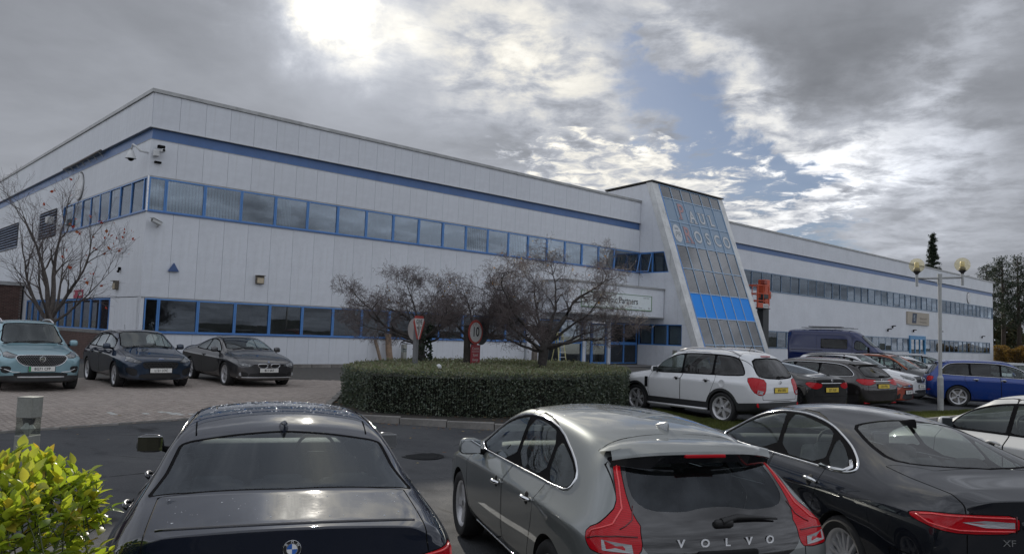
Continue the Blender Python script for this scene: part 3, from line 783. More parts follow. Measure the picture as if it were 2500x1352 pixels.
    # windows in the flank of the tower
    def flank_window(z0, z1, xs, w0, w1, blind=False):
        for i in range(len(xs)-1):
            a, b = xs[i], xs[i+1]; last = i == len(xs)-2
            bt = w1 if last and w0 != w1 else b; bb = w0 if last else b
            fr = MB()
            fr.prism([(-a, z0), (-bb, z0), (-bb, z0+.06), (-a, z0+.06)], TA+.03, TA+.13, 'yz'); fr.prism([(-a, z1-.06), (-bt, z1-.06), (-bt, z1), (-a, z1)], TA+.03, TA+.13, 'yz')
            fr.prism([(-a, z0+.06), (-a-.05, z0+.06), (-a-.05, z1-.06), (-a, z1-.06)], TA+.03, TA+.13, 'yz')
            fr.prism([(-bb+.05, z0+.06), (-bb, z0+.06), (-bt, z1-.06), (-bt+.05, z1-.06)], TA+.03, TA+.13, 'yz')
            f = P('window', fr, M['frame'])
            MB().prism([(-a-.05, z0+.06), (-bb+.05, z0+.06), (-bt+.05, z1-.06), (-a-.05, z1-.06)], TA+.08, TA+.085, 'yz').build('pane', M['glass'], f)
            if blind:
                s = MB()
                for q in range(int((bb-a)/.1)):
                    y = -a-.08-.1*q; s.add([(TA+.2, y, z0+.1), (TA+.24, y-.07, z0+.1), (TA+.24, y-.07, z1-.08), (TA+.2, y, z1-.08)], [(0, 1, 2, 3)])
                s.build('blind', M['blind'], f, fix=False)
    flank_window(1.62, 2.92, [.03, 1.1, 2.25, 3.33], 3.33, 3.33, True)
    flank_window(6.17, 7.5, [.03, 1.0, 2.28], 2.28, 1.91)
    # open top-hung casement beside the slanted light
    f = MB(); 
    c1, c2, zt, zb = .08, .98, 7.42, 6.25
    for A_, B_ in (((0, c1), (0, c2)),): pass
    tilt = .30
    def cp(o, z): return (TA-.02-(zt-z)*tilt, -o, z)
    for (o0, za), (o1, zb_) in (((c1, zt), (c2, zt)), ((c1, zb), (c2, zb)), ((c1, zt), (c1, zb)), ((c2, zt), (c2, zb))):
        f.tube([cp(o0, za), cp(o1, zb_)], .035, 4)
    cs = P('casement', f, M['frame'])
    MB().add([cp(c1, zt), cp(c2, zt), cp(c2, zb), cp(c1, zb)], [(0, 1, 2, 3)]).build('pane', M['glass'], cs, fix=False)
    # sloping edge beams of weathered render
    for x0, x1 in ((TA-.03, 30.9), (37.93, TB+.03)):
        P('edge_beam', MB().prism([(-outz(Z0)-.02, Z0), (-outz(ZT)-.02, ZT), (-outz(ZT)+.42, ZT), (-outz(Z0)+.42, Z0)], x0, x1, 'yz'), M['conc'])
    P('tower_core', MB().prism([(-outz(Z0)+.9, Z0), (-outz(ZT-.3)+.9, ZT-.3), (2.7, ZT-.3), (2.7, Z0)], TA+.4, TB-.4, 'yz'), M['dark'])
    # roof cap sloping back
    cap = MB()
    for a, b, c, d in ((TA-.08, TB+.08, 0, .09),):
        cap.add([(a, -.95, 12.08), (b, -.95, 12.08), (b, 3.0, 11.86), (a, 3.0, 11.86), (a, -.95, 12.15), (b, -.95, 12.15), (b, 3.0, 11.93), (a, 3.0, 11.93)], [(0, 3, 2, 1), (4, 5, 6, 7), (0, 1, 5, 4), (1, 2, 6, 5), (2, 3, 7, 6), (3, 0, 4, 7)])
    P('tower_roof', cap, mat('brown roof edge', (.07, .065, .06), .6, var=.15))
    P('tower_back', MB().box(TA, TB, 2.9, 3.0, 10.7, 11.86), M['white'])
    # panes on the slope
    up = Vector((0, k_, 1)).normalized(); nrm = Vector((0, -1, k_)).normalized()
    rowz = [Z0+.35, 1.75, 3.38, 4.93, 6.48, 8.0, 9.57, 11.13, 11.98]; cx = [30.95+1.163*k for k in range(7)]
    on = lambda x, z, d=0.0: Vector((x, -outz(z), z))+nrm*d
    grid = MB()
    L = lambda a, b: (b-a).length
    gw = .03
    for xx in cx: grid.prism([(-outz(z)-s, z+s*k_) for z, s in ((rowz[0], -.05), (rowz[-1], -.05), (rowz[-1], .025), (rowz[0], .025))], xx-gw, xx+gw, 'yz')
    for z in rowz:
        a, b = on(0, z-.03, -.05), on(0, z+.03, -.05); c, d = on(0, z+.03, .02), on(0, z-.03, .02)
        grid.prism([(p.y, p.z) for p in (a, b, c, d)], cx[0], cx[-1], 'yz')
    G = P('glazing_grid', grid, mat('pale blue glazing bar', (.30, .42, .56), .4, var=.06))
    P('blue_edge', MB().prism([(-outz(z)-s, z+s*k_) for z, s in ((rowz[0], -.05), (rowz[-1], -.05), (rowz[-1], .04), (rowz[0], .04))], 30.875, 30.955, 'yz'), M['frame'])
    tg = glass('tower glass', (.30, .33, .36), 1.9, .05)
    skyb = mat('azure panel', (.012, .27, .84), .45, var=.02, vscale=1, spec=.2)
    paleb = mat('faded blue panel', (.17, .26, .36), .35, var=.05, vscale=1.2, coat=.3)
    backing = mat('grey back panel', (.19, .20, .21), .7, var=.08)
    for r in range(8):
        for c in range(6):
            z0, z1 = rowz[r]+.03, rowz[r+1]-.03; x0, x1 = cx[c]+gw, cx[c+1]-gw
            m = skyb if r == 2 else (paleb if r in (5, 6) else tg)
            q = MB(); V = [on(x0, z0, -.012), on(x1, z0, -.012), on(x1, z1, -.012), on(x0, z1, -.012)]
            q.add([p[:] for p in V]+[(p-nrm*.008)[:] for p in V], [(0, 1, 2, 3), (7, 6, 5, 4), (0, 4, 5, 1), (1, 5, 6, 2), (2, 6, 7, 3), (3, 7, 4, 0)])
            q.build('pane', m, G)
    P('tower_back_panel', MB().prism([(-outz(z)+.12+dy, z) for z, dy in ((Z0, 0), (ZT-.1, 0), (ZT-.1, .05), (Z0, .05))], cx[0], cx[-1], 'yz'), backing)
    # letters
    white = mat('faded white vinyl', (.55, .57, .58), .5, var=.05); red = mat('faded red vinyl', (.42, .25, .26), .5, var=.08); grey = mat('letter outline', (.14, .17, .20), .5)
    def letter(ch, r, c, m, size=1.0, dz=0.0):
        xc = (cx[c]+cx[c+1])/2; zc = (rowz[r]+rowz[r+1])/2+dz
        for off, mm, d in ((.046, grey, .001), (.020, m, .005)):
            text(ch, size, mm, G, on(xc, zc, d), (1, 0, 0), up, offset=off, sx=.92)
        # serifs
        hh = size*.35; ww = .075
        feet = {'P': [(-.20, -1)], 'A': [(-.27, -1), (.27, -1)], 'U': [(-.25, 1), (.25, 1)], 'L': [(-.17, 1)], 'R': [(-.22, -1), (.24, -1)]}.get(ch, [])
        for fx, s in feet:
            for e, mm, d in ((.03, grey, .0015), (0, m, .0055)):
                q = MB().box(-.15*size-e, .15*size+e, -.035-e, .035+e, 0, .001).build('serif', mm, G)
                frame_mat(q, on(xc+fx*size*.92, zc, d)+up*(s*(hh+.01)), (1, 0, 0), up)
    letter('P', 6, 1, red, 1.45)
    for ch, c in zip('AUL', (2, 3, 4)): letter(ch, 6, c, white, 1.12, -.22)
    letter('R', 5, 1, red, 1.45)
    for ch, c in zip('OSCO', (2, 3, 4, 5)): letter(ch, 5, c, white, 1.2, -.05)
    q = MB().prism([(.46*math.cos(a), .62*math.sin(a)) for a in [i*math.pi/16 for i in range(32)]], 0, .002).build('crest', white, G)
    frame_mat(q, on((cx[0]+cx[1])/2, (rowz[5]+rowz[6])/2, .002), (1, 0, 0), up)
    text('PR', .55, grey, q, (0, -.10, .004), (1, 0, 0), (0, 1, 0), shear=.3)
    for k in range(5): MB().prism([(-.18+.08*k, .26), (-.12+.08*k, .26), (-.14+.08*k, .40), (-.16+.08*k, .40)], .003, .005).build('crown_point', grey, q)
    # --- right wing windows
    sl = MB()
    for z in (1.575, 6.02): sl.box(38.5, 103.6 if z < 2 else SR, -.04, .06, z, z+.04)
    sl.box(38.5, SR, -.01, .06, 7.47, 7.505); sl.box(38.5, 103.6, -.01, .06, 2.91, 2.95)
    P('window_sill', sl, M['frame_grey'])
    MG = dict(M, frame=M['frame_grey'])
    x = 39.6; i = 0
    while x < SR-.3:
        b = min(x+1.545, SR-.05)
        window_unit(B, b-x-.006, 1.40, dict(MG, glass=glass('wing window glass', (.50, .55, .60), 1.15, .02, wavy=.03, cast=(.80, .90, 1.0))), (x, 0, 6.065), fw=.032, blind=(1 if rg.random() < .45 else None) if i > 3 else None); x += 1.545; i += 1
    x = 39.0
    while x < 103.4:
        b = min(x+1.545, 103.58)
        if not 75.9 < x < 80: window_unit(B, b-x-.006, 1.285, MG, (x, 0, 1.62), fw=.032, blind=(rg.choice([1, .5]) if rg.random() < .25 else None))
        elif 75.9 < x < 76.9 or 79 < x < 79.9:
            pass
        x += 1.545
    dr = MB().box(76.1, 76.4, -.12, .1, Z0, 3.25).box(80.3, 80.6, -.12, .1, Z0, 3.25).box(76.4, 80.3, -.12, .1, 2.85, 3.25).box(77.65, 77.8, -.06, .1, Z0, 2.85).box(79.0, 79.15, -.06, .1, Z0, 2.85)
    D = P('door', dr, mat('bright blue door frame', (.06, .25, .48), .4))
    for a, b in ((76.4, 77.65), (77.8, 79.0), (79.15, 80.3)): MB().box(a, b, .0, .01, Z0+.05, 2.85).build('pane', glass('door glass', (.12, .25, .36), 1.6, .02), D)
    return B

def brick_face(parent, name, origin, along, length, z0, z1, thick, outward, coping=0.0, limit=300, far_stuff=True):
    """brickwork laid brick by brick: the first `limit` as parts, the rest joined"""
    bm_ = mat('facing brick', (.105, .062, .052), .9, var=.2, vscale=5, bump=.3, bscale=80, objrand=.22)
    core = MB(); a = origin; b = origin+along*length; inn = -outward*thick
    V = [a+Vector((0, 0, z0)), b+Vector((0, 0, z0)), b+inn+Vector((0, 0, z0)), a+inn+Vector((0, 0, z0))]
    core.add([p[:] for p in V]+[(p+Vector((0, 0, z1-z0)))[:] for p in V], [(0, 3, 2, 1), (4, 5, 6, 7), (0, 1, 5, 4), (1, 2, 6, 5), (2, 3, 7, 6), (3, 0, 4, 7)])
    w = core.build(name, mat('mortar', (.16, .15, .14), .95), parent)
    me = MB().cbox((.1075, 0, .0325), (.215, .012, .065), .002).mesh('brick', bm_)
    rows = int((z1-z0)/.075); items = []
    ang = math.atan2(along.y, along.x)
    for r in range(rows):
        x = -.1125*(r % 2)
        while x < length-.1:
            if x >= 0: items.append((x, z0+.075*r+.005))
            x += .225
    items.sort(key=lambda t: (t[0], t[1]))
    R = random.Random(len(items)); mb = MB()
    for i, (x, z) in enumerate(items):
        p = origin+along*x+outward*(.004+R.uniform(0, .003))+Vector((0, 0, z))
        if i < limit:
            o = mesh_obj('brick', me, w); o.location = p; o.rotation_euler = (0, 0, ang)
        else:
            s0 = len(mb.v); mb.box(0, .215, -.006, .006, 0, .065); mb.xform(Matrix.Translation(p) @ Matrix.Rotation(ang, 4, 'Z'), s0)
    if mb.v: tag(mb.build('bricks', bm_, w, fix=False), kind='stuff')
    if coping:
        c = MB(); q = outward*.03
        V = [a+q, b+q, b+inn-q, a+inn-q]
        c.add([(p+Vector((0, 0, z1+.003)))[:] for p in V]+[(p+Vector((0, 0, z1+coping)))[:] for p in V], [(0, 3, 2, 1), (4, 5, 6, 7), (0, 1, 5, 4), (1, 2, 6, 5), (2, 3, 7, 6), (3, 0, 4, 7)])
        c.build('coping', mat('coping stone', (.20, .195, .185), .85, var=.15, vscale=3), w)
    return w

def build_annexe():
    """low brick store standing against the left flank"""
    T = 19.6
    t = thing('brick_store', 'low brown brick store with a pale roof edge at the left edge of the photo', 'outbuilding', CORNER, BANG)
    w = brick_face(t, 'front_wall', Vector((-.1, T, 0)), Vector((-1, 0, 0)), 7.9, .3, 3.75, .25, Vector((0, -1, 0)))
    MB().box(-8.0, -7.75, T+.26, T+9, .3, 3.75).box(-8.0, -.1, T+9, T+9.2, .3, 3.75).build('back_wall', mat('facing brick', (.105, .062, .052), .9), t)
    MB().box(-8.15, -.03, T-.14, T+9.3, 3.753, 3.95).build('roof', mat('aluminium trim', (.36, .365, .36), .45), t)
    return t

def build_warehouse():
    """neighbouring works with ribbed cream gables, out of frame to the left; the flank windows mirror it"""
    t = thing('warehouse', 'cream ribbed warehouse mirrored in the left upper windows', 'warehouse', (-92, 62, .3), rad(38))
    m = mat('cream ribbed cladding', (.62, .56, .42), .6, var=.05, streak=.3, dirt=(.4, .36, .28))
    mb = MB(); n = 5; w = 16
    for k in range(n):
        x0 = (k-n/2)*w
        mb.prism([(x0+.05, 0), (x0+w-.05, 0), (x0+w-.05, 8.5), (x0+w/2, 12.0), (x0+.05, 8.5)], 0, 40, 'xz')
    mb.build('hall', mat('shaded grey cladding', (.22, .23, .24), .7), t)
    rb = MB()
    for k in range(n):
        x0 = (k-n/2)*w
        for j in range(16):
            x = x0+.5+j; h = 8.5+3.5*(1-abs(x-x0-w/2)/(w/2))
            rb.box(x-.32, x+.32, -.12, -.005, 6.0, h-.05)
    tag(rb.build('ribs', m, t), kind='stuff')
# ------------------------------------------------------------------ cars: a smooth body shell, cut into its panels, glass and lamps
def chaikin(P, n=2, closed=True, keep=()):
    P = [tuple(p) for p in P]
    for _ in range(n):
        Q = []
        m = len(P)
        rng = range(m) if closed else range(m-1)
        if not closed: Q.append(P[0])
        for i in rng:
            a, b = P[i], P[(i+1) % m]
            Q.append(tuple(a[k]*.78+b[k]*.22 for k in range(len(a)))); Q.append(tuple(a[k]*.22+b[k]*.78 for k in range(len(a))))
        if not closed: Q.append(P[-1])
        P = Q
    return P

def clip(part, f):
    """split a triangle soup (V,N,T) along f=0 -> (f<0 piece, f>=0 piece)"""
    V, N, T = part
    if len(T) == 0: return part, part
    s = f < 0; k = s[T].sum(1)
    Tin, Tout = [T[k == 3]], [T[k == 0]]
    nV, nN = [V], [N]; base = len(V)
    for cnt in (1, 2):
        M = T[k == cnt]
        if len(M) == 0: continue
        want = s[M] if cnt == 1 else ~s[M]
        r = want.argmax(1); idx = (np.arange(3)[None, :]+r[:, None]) % 3
        M = np.take_along_axis(M, idx, 1); a, b, c = M.T
        def cut(p, q):
            t = f[p]/(f[p]-f[q]+1e-30); t = np.clip(t, 0, 1)[:, None]
            return V[p]+(V[q]-V[p])*t, N[p]+(N[q]-N[p])*t
        v1, n1 = cut(a, b); v2, n2 = cut(a, c)
        i1 = base+np.arange(len(M)); i2 = i1+len(M); base += 2*len(M)
        nV += [v1, v2]; nN += [n1, n2]
        tip = np.stack([a, i1, i2], 1); q1 = np.stack([i1, b, c], 1); q2 = np.stack([i1, c, i2], 1)
        if cnt == 1: Tin.append(tip); Tout += [q1, q2]
        else: Tout.append(tip); Tin += [q1, q2]
    V2 = np.concatenate(nV); N2 = np.concatenate(nN)
    def pack(L):
        L = np.concatenate(L)
        if len(L) == 0: return (np.zeros((0, 3)), np.zeros((0, 3)), np.zeros((0, 3), int))
        u, inv = np.unique(L, return_inverse=True)
        return V2[u], N2[u], inv.reshape(-1, 3)
    return pack(Tin), pack(Tout)

def join_parts(ps):
    V, N, T, b = [], [], [], 0
    for v, n, t in ps:
        if len(t): V.append(v); N.append(n); T.append(t+b); b += len(v)
    if not V: return (np.zeros((0, 3)), np.zeros((0, 3)), np.zeros((0, 3), int))
    return np.concatenate(V), np.concatenate(N), np.concatenate(T)

def body_shell(rows, zs=.29, zm=.54, bulge=(.10, .12), crease_long=(), crease_x=(), dx=None, level=3):
    """rows (rear to front): x, zb, yb, ys, ym, yk, zk, yg, zg, yt, zt, zr   half widths and heights of one cross-section
    bulge: plan curvature of tail and nose; dx[(row, ring)]: shift of one ring point along the car"""
    dx = dx or {}
    rings = []
    n = len(rows)
    for i, (x, zb, yb, ys, ym, yk, zk, yg, zg, yt, zt, zr) in enumerate(rows):
        pts = [(0, zb), (yb*.6, zb), (yb, zb+.01), (ys, max(zs, zb+.05)), (ym, max(zm, zb+.12)), (yk, zk), (yg, zg), (yt, zt), (yt*.55, zr-(zr-zt)*.28), (0, zr)]
        ymax = max(p[0] for p in pts); ring = []
        for j, (y, z) in enumerate(pts):
            xx = x+dx.get((i, j), 0)
            if i in (0, n-1):
                sg = -1 if i == 0 else 1; b = bulge[0 if i == 0 else 1]
                xx += sg*b*(1-(y/ymax)**2)
            ring.append((xx, y, z))
        rings.append(ring)
    verts = []; idx = {}
    def vid(key, p):
        if key not in idx: idx[key] = len(verts); verts.append(p)
        return idx[key]
    def rv(i, j, s):
        x, y, z = rings[i][j]
        if j in (0, 9): return vid((i, j, 0), (x, 0, z))
        return vid((i, j, s), (x, y*s, z))
    faces = []
    for s in (1, -1):
        for i in range(n-1):
            for j in range(9):
                q = [rv(i, j, s), rv(i, j+1, s), rv(i+1, j+1, s), rv(i+1, j, s)]
                faces.append(q if s == 1 else q[::-1])
        for i, sg in ((0, -1), (n-1, 1)):
            b = bulge[0 if i == 0 else 1]
            grid = [[rv(i, 2, s), rv(i, 1, s), rv(i, 0, s)]]
            ymax = max(p[1] for p in rings[i])
            for k in (3, 4, 5, 6):
                x, y, z = rings[i][k]
                x0 = x-sg*b*(1-(y/ymax)**2)
                m = vid((i, k, 'm', s), (x0+sg*b*(1-(.55*y/ymax)**2), .55*y*s, z)); c = vid((i, k, 'c'), (x0+sg*b, 0, z))
                grid.append([rv(i, k, s), m, c])
            grid.append([rv(i, 7, s), rv(i, 8, s), rv(i, 9, s)])
            for a in range(5):
                for c in range(2):
                    q = [grid[a][c], grid[a][c+1], grid[a+1][c+1], grid[a+1][c]]
                    faces.append(q)
    me = bpy.data.meshes.new('shell'); me.from_pydata(verts, [], faces)
    bm = bmesh.new(); bm.from_mesh(me)
    bmesh.ops.recalc_face_normals(bm, faces=bm.faces[:])
    cl = bm.edges.layers.float.new('crease_edge'); bm.verts.ensure_lookup_table()
    def cr(a, b, v):
        e = bm.edges.get((bm.verts[a], bm.verts[b]))
        if e: e[cl] = v
    for j, i0, i1, v in crease_long:
        for i in range(i0, i1):
            for s in (1, -1): cr(rv(i, j, s), rv(i+1, j, s), v)
    for i, j0, j1, v in crease_x:
        for j in range(j0, j1):
            for s in (1, -1): cr(rv(i, j, s), rv(i, j+1, s), v)
    bm.to_mesh(me); bm.free()
    o = bpy.data.objects.new('shell', me); COL.objects.link(o)
    md = o.modifiers.new('s', 'SUBSURF'); md.levels = level; md.render_levels = level
    dg = bpy.context.evaluated_depsgraph_get(); dg.update()
    m2 = bpy.data.meshes.new_from_object(o.evaluated_get(dg))
    m2.calc_loop_triangles()
    V = np.zeros(len(m2.vertices)*3, np.float32); m2.vertices.foreach_get('co', V)
    N = np.zeros(len(m2.vertices)*3, np.float32); m2.vertex_normals.foreach_get('vector', N)
    T = np.zeros(len(m2.loop_triangles)*3, np.int32); m2.loop_triangles.foreach_get('vertices', T)
    bpy.data.objects.remove(o); bpy.data.meshes.remove(me); bpy.data.meshes.remove(m2)
    V = V.reshape(-1, 3).astype(float); N = N.reshape(-1, 3).astype(float); T = T.reshape(-1, 3)
    c = V[T].mean(1); fn = np.cross(V[T[:, 1]]-V[T[:, 0]], V[T[:, 2]]-V[T[:, 0]])
    if (fn*(c-V.mean(0))).sum() < 0: T = T[:, ::-1].copy(); N = -N
    return V, N, T

class Car:
    def __init__(s, root, shell, paint_m, xr, xf, wb, R, tw=.225, arch=None, zrim=None):
        s.root = root; s.rest = shell; s.paint = paint_m; s.xr, s.xf = xr, xf; s.wb = wb; s.R = R
        s.ax = (-wb/2, wb/2)
        V, N, T = shell
        s.bvh = BVHTree.FromPolygons(V.tolist(), T.tolist())
        s.black = mat('car black trim', (.014, .014, .015), .6, var=.1, spec=.0)
        s.gap = mat('shut line', (.004, .004, .004), .9)
        s.gaps = []
    # --- where a ray from outside meets the shell
    def side(s, x, z, sg=1):
        h = s.bvh.ray_cast(Vector((x, 2.5*sg, z)), Vector((0, -sg, 0)))
        return (h[0], h[1]) if h[0] else (Vector((x, .8*sg, z)), Vector((0, sg, 0)))
    def rear(s, y, z):
        h = s.bvh.ray_cast(Vector((-6, y, z)), Vector((1, 0, 0)))
        return (h[0], h[1]) if h[0] else (Vector((s.xr, y, z)), Vector((-1, 0, 0)))
    def front(s, y, z):
        h = s.bvh.ray_cast(Vector((6, y, z)), Vector((-1, 0, 0)))
        return (h[0], h[1]) if h[0] else (Vector((s.xf, y, z)), Vector((1, 0, 0)))
    def top(s, x, y):
        h = s.bvh.ray_cast(Vector((x, y, 4)), Vector((0, 0, -1)))
        return (h[0], h[1]) if h[0] else (Vector((x, y, 1)), Vector((0, 0, 1)))
    # --- implicit outlines (functions of V)
    @staticmethod
    def f_side(poly, sg, ymin=.35):
        return lambda V: np.maximum(sdf_poly(V[:, 0], V[:, 2], poly), ymin-sg*V[:, 1])
    @staticmethod
    def f_top(poly, zmin):
        return lambda V: np.maximum(sdf_poly(V[:, 0], V[:, 1], poly), zmin-V[:, 2])
    @staticmethod
    def f_rear(poly, xmax):
        return lambda V: np.maximum(sdf_poly(V[:, 1], V[:, 2], poly), V[:, 0]-xmax)
    @staticmethod
    def f_front(poly, xmin):
        return lambda V: np.maximum(sdf_poly(V[:, 1], V[:, 2], poly), xmin-V[:, 0])
    def f_rwrap(s, poly, sg, x0=None):
        x0 = s.xr if x0 is None else x0
        X = x0 if callable(x0) else (lambda V: x0)
        return lambda V: np.maximum(sdf_poly(sg*V[:, 1]+np.maximum(V[:, 0]-X(V), 0), V[:, 2], poly), np.maximum(V[:, 0]-(X(V)+.9), -sg*V[:, 1]))
    def f_fwrap(s, poly, sg, x0=None):
        x0 = s.xf if x0 is None else x0
        return lambda V: np.maximum(sdf_poly(sg*V[:, 1]+np.maximum(x0-V[:, 0], 0), V[:, 2], poly), np.maximum((x0-1.2)-V[:, 0], -sg*V[:, 1]))
    # --- cutting
    def emit(s, name, part, m, parent=None, push=0.0):
        V, N, T = part
        if len(T) == 0: return None
        nn = N/np.maximum(np.linalg.norm(N, axis=1, keepdims=True), 1e-9)
        return mesh_obj(name, np_mesh(name, V+nn*push, T, m, nn), parent or s.root)
    def take(s, f):
        a, s.rest = clip(s.rest, f(s.rest[0])); return a
    def panel(s, name, f, m=None, gap=.0045, parent=None, push=0.0):
        """cut a panel out of what is left of the shell, with a dark recessed joint round it"""
        ring = s.take(lambda V: f(V)-gap)
        p, g = clip(ring, f(ring[0])+gap)
        if gap: s.gaps.append(g)
        return s.emit(name, p, m or s.paint, parent, push)
    def glazed(s, name, f, gm, border=.02, trim=None, push=-.002):
        """a window: black border and the pane inside it (the pane is a sub-part)"""
        reg = s.take(f)
        pane, rim = clip(reg, f(reg[0])+border)
        w = s.emit(name, rim, trim or s.black, push=push)
        if w is None: return s.emit(name, pane, gm, push=push)
        s.emit('pane', pane, gm, w, push=push*1.5); return w
    def strip(s, name, pts, m, r=.008, closed=True, parent=None, n=6, lift=.0):
        """bright or black moulding laid on the body along points (already on the surface)"""
        mb = MB(); mb.tube([p+nn*lift for p, nn in pts], r, n, closed=closed); return mb.build(name, m, parent or s.root, smooth=True)
    def side_line(s, poly, sg): return [s.side(x, z, sg) for x, z in poly]
    cut = False
    def cut_arches(s):
        if s.cut: return
        s.cut = True
        for xw in s.ax: s.take(lambda V: np.maximum(np.hypot(V[:, 0]-xw, V[:, 2]-s.R)-(s.R+.032), .45-np.abs(V[:, 1])))
    def rwrap_pt(s, w, z, sg, x0):
        """point on the tail whose unrolled distance from the middle is w"""
        X = x0(np.array([[0, 0, z]]))[0] if callable(x0) else x0
        lo, hi = 0.0, min(w, .97)
        for _ in range(14):
            m = (lo+hi)/2; h = s.bvh.ray_cast(Vector((-6, sg*m, z)), Vector((1, 0, 0)))
            e = (m+max(0, h[0].x-X)-w) if h[0] and abs(h[1].x) > .05 else 1
            if e > 0: hi = m
            else: lo = m
        p, n = s.rear(sg*lo, z)
        if lo+max(0, p.x-X) < w-.03:
            return s.side(X+w-abs(p.y), z, sg)
        return p, n
    def guide(s, name, pts, sg, x0, m, r, parent, closed=False, lift=.002):
        P = [s.rwrap_pt(w, z, sg, x0) for w, z in refine(pts, .035, closed)]
        mb = MB(); mb.tube([p+n*lift for p, n in P], r, 6, closed=closed); return mb.build(name, m, parent, smooth=True)
    def patch(s, name, pts, sg, x0, m, parent, lift=.004):
        P = [p+n*lift for p, n in (s.rwrap_pt(w, z, sg, x0) for w, z in refine(pts, .03))]; cen = sum(P, Vector())/len(P)
        return MB().add([p[:] for p in P]+[cen[:]], [(i, (i+1) % len(P), len(P)) for i in range(len(P))]).build(name, m, parent)
    def wheels(s, style, rim_m, tyre_w=.225, rim_r=.22, track=None, arch_r=None, spokes=5, clad=None, zdown=0.0):
        R = s.R; ar = arch_r or R+.032
        s.cut_arches()
        tyre_m = mat('tyre rubber', (.022, .022, .023), .8, var=.2, bump=.15, bscale=40)
        liner_m = mat('wheel arch liner', (.008, .008, .008), .95)
        tyre = MB(); w = tyre_w/2; rr = rim_r
        prof = [(rr-.012, -w*.72), (rr+.012, -w*.86), (rr+(R-rr)*.5, -w), (R-.02, -w*.93), (R-.004, -w*.7), (R, -w*.3), (R, w*.3), (R-.004, w*.7), (R-.02, w*.93), (rr+(R-rr)*.5, w), (rr+.012, w*.86), (rr-.012, w*.72)]
        tyre.lathe(prof, 40, 'y'); tyre_me = tyre.mesh('tyre', tyre_m, 40)
        rim = MB()
        rim.lathe([(rr-.012, -w*.72), (rr-.03, -w*.6), (rr-.05, w*.1), (rr-.03, w*.62), (rr-.014, w*.74), (rr+.004, w*.8), (rr+.004, w*.74), (rr-.012, w*.6)], 40, 'y')
        out = w*.62
        rim.lathe([(.0, out-.004), (.03, out), (.055, out-.006), (.062, out-.03), (.0, out-.05)], 20, 'y')
        for k in range(spokes):
            a = 2*math.pi*k/spokes+.31
            arms = [(-.06, .0), (.06, .0)] if style == 'twin' else ([(-.035, -.16), (.035, .16)] if style == 'vee' else [(0, 0)])
            for a0, a1 in arms:
                wi, wo = {'twin': (.018, .022), 'vee': (.016, .013), 'fat': (.035, .028), 'thin': (.014, .011)}[style]
                def P(r, ang, off, h): 
                    return (r*math.cos(ang)-off*math.sin(ang), h, r*math.sin(ang)+off*math.cos(ang))
                r0, r1 = .045, rr-.02
                b0, b1 = a+a0*.6, a+a1+a0*.9
                v = [P(r0, b0, -wi, out-.012), P(r0, b0, wi, out-.012), P(r1, b1, wo, out-.004), P(r1, b1, -wo, out-.004),
                     P(r0, b0, -wi*1.2, out-.05), P(r0, b0, wi*1.2, out-.05), P(r1, b1, wo*1.2, out-.035), P(r1, b1, -wo*1.2, out-.035)]
                rim.add(v, [(0, 1, 2, 3), (7, 6, 5, 4), (0, 4, 5, 1), (1, 5, 6, 2), (2, 6, 7, 3), (3, 7, 4, 0)])
        rim_me = rim.mesh('rim', rim_m, 35)
        disc = MB().lathe([(0, .0), (rr*.72, .0), (rr*.72, .02), (0, .02)], 28, 'y').mesh('brake_disc', mat('brake steel', (.25, .24, .23), .5, .8), 40)
        cap = MB().lathe([(0, out+.003), (.028, out+.002), (.03, out-.01)], 16, 'y').mesh('hub_cap', mat('hub cap', (.05, .05, .06), .35), 40)
        for xw in s.ax:
            for sg in (1, -1):
                h = s.bvh.ray_cast(Vector((xw+ar*.75, 2.5*sg, R+ar*.6)), Vector((0, -sg, 0)))
                yb = abs(h[0].y) if h[0] else .88
                yc = (track/2 if track else yb-w+.004)
                wh = MB().box(-.05, .05, -.02, .02, -.05, .05).build('wheel', liner_m, s.root)
                wh.location = (xw, sg*yc, R); wh.rotation_euler = (0, .35*sg+xw, 0 if sg > 0 else math.pi)
                for nm, me in (('tyre', tyre_me), ('rim', rim_me), ('brake_disc', disc), ('hub_cap', cap)):
                    mesh_obj(nm, me, wh)
                # arch liner: a half drum behind the opening
                L = MB(); n = 22; pts = []
                for i in range(n+1):
                    a = math.radians(-28+236*i/n)
                    X, Z = xw+ar*1.004*math.cos(a), R+ar*1.004*math.sin(a)
                    Z = max(Z, s.zfloor)
                    hh = s.bvh.ray_cast(Vector((X, 2.5*sg, Z)), Vector((0, -sg, 0)))
                    ys = abs(hh[0].y)-.002 if hh[0] else yb-.02
                    pts.append((X, Z, max(ys, .5)))
                V = []; F = []
                for X, Z, ys in pts: V += [(X, sg*ys, Z), (X, sg*(ys-.03), Z), (X, sg*.45, Z)]
                for i in range(n):
                    for k in range(2): F.append((3*i+k, 3*i+3+k, 3*i+4+k, 3*i+1+k))
                V.append((xw, sg*.45, R)); c = len(V)-1
                for i in range(n): F.append((3*i+2, 3*i+5, c))
                L.add(V, F); L.build('arch_liner', liner_m, s.root, fix=False)
    def plate(s, txt, pos, xdir, ydir, col=(.75, .75, .72), w=.52, h=.111, band=None, size=.085, holder=True):
        pm = mat('plate '+('yellow' if col[2] < .3 else 'white'), col, .35, var=.03)
        b = MB().cbox((0, 0, 0), (w, h, .012), .003).build('number_plate', pm, s.root)
        frame_mat(b, pos, xdir, ydir)
        if holder:
            k = MB().cbox((0, 0, -.006), (w+.022, h+.022, .01), .003).build('holder', s.black, b)
        if txt: text(txt, size, mat('plate black', (.01, .01, .01), .5), b, (.01 if band else 0, -.002, .0072), (1, 0, 0), (0, 1, 0), sx=.86, offset=.0018, spacing=1.03)
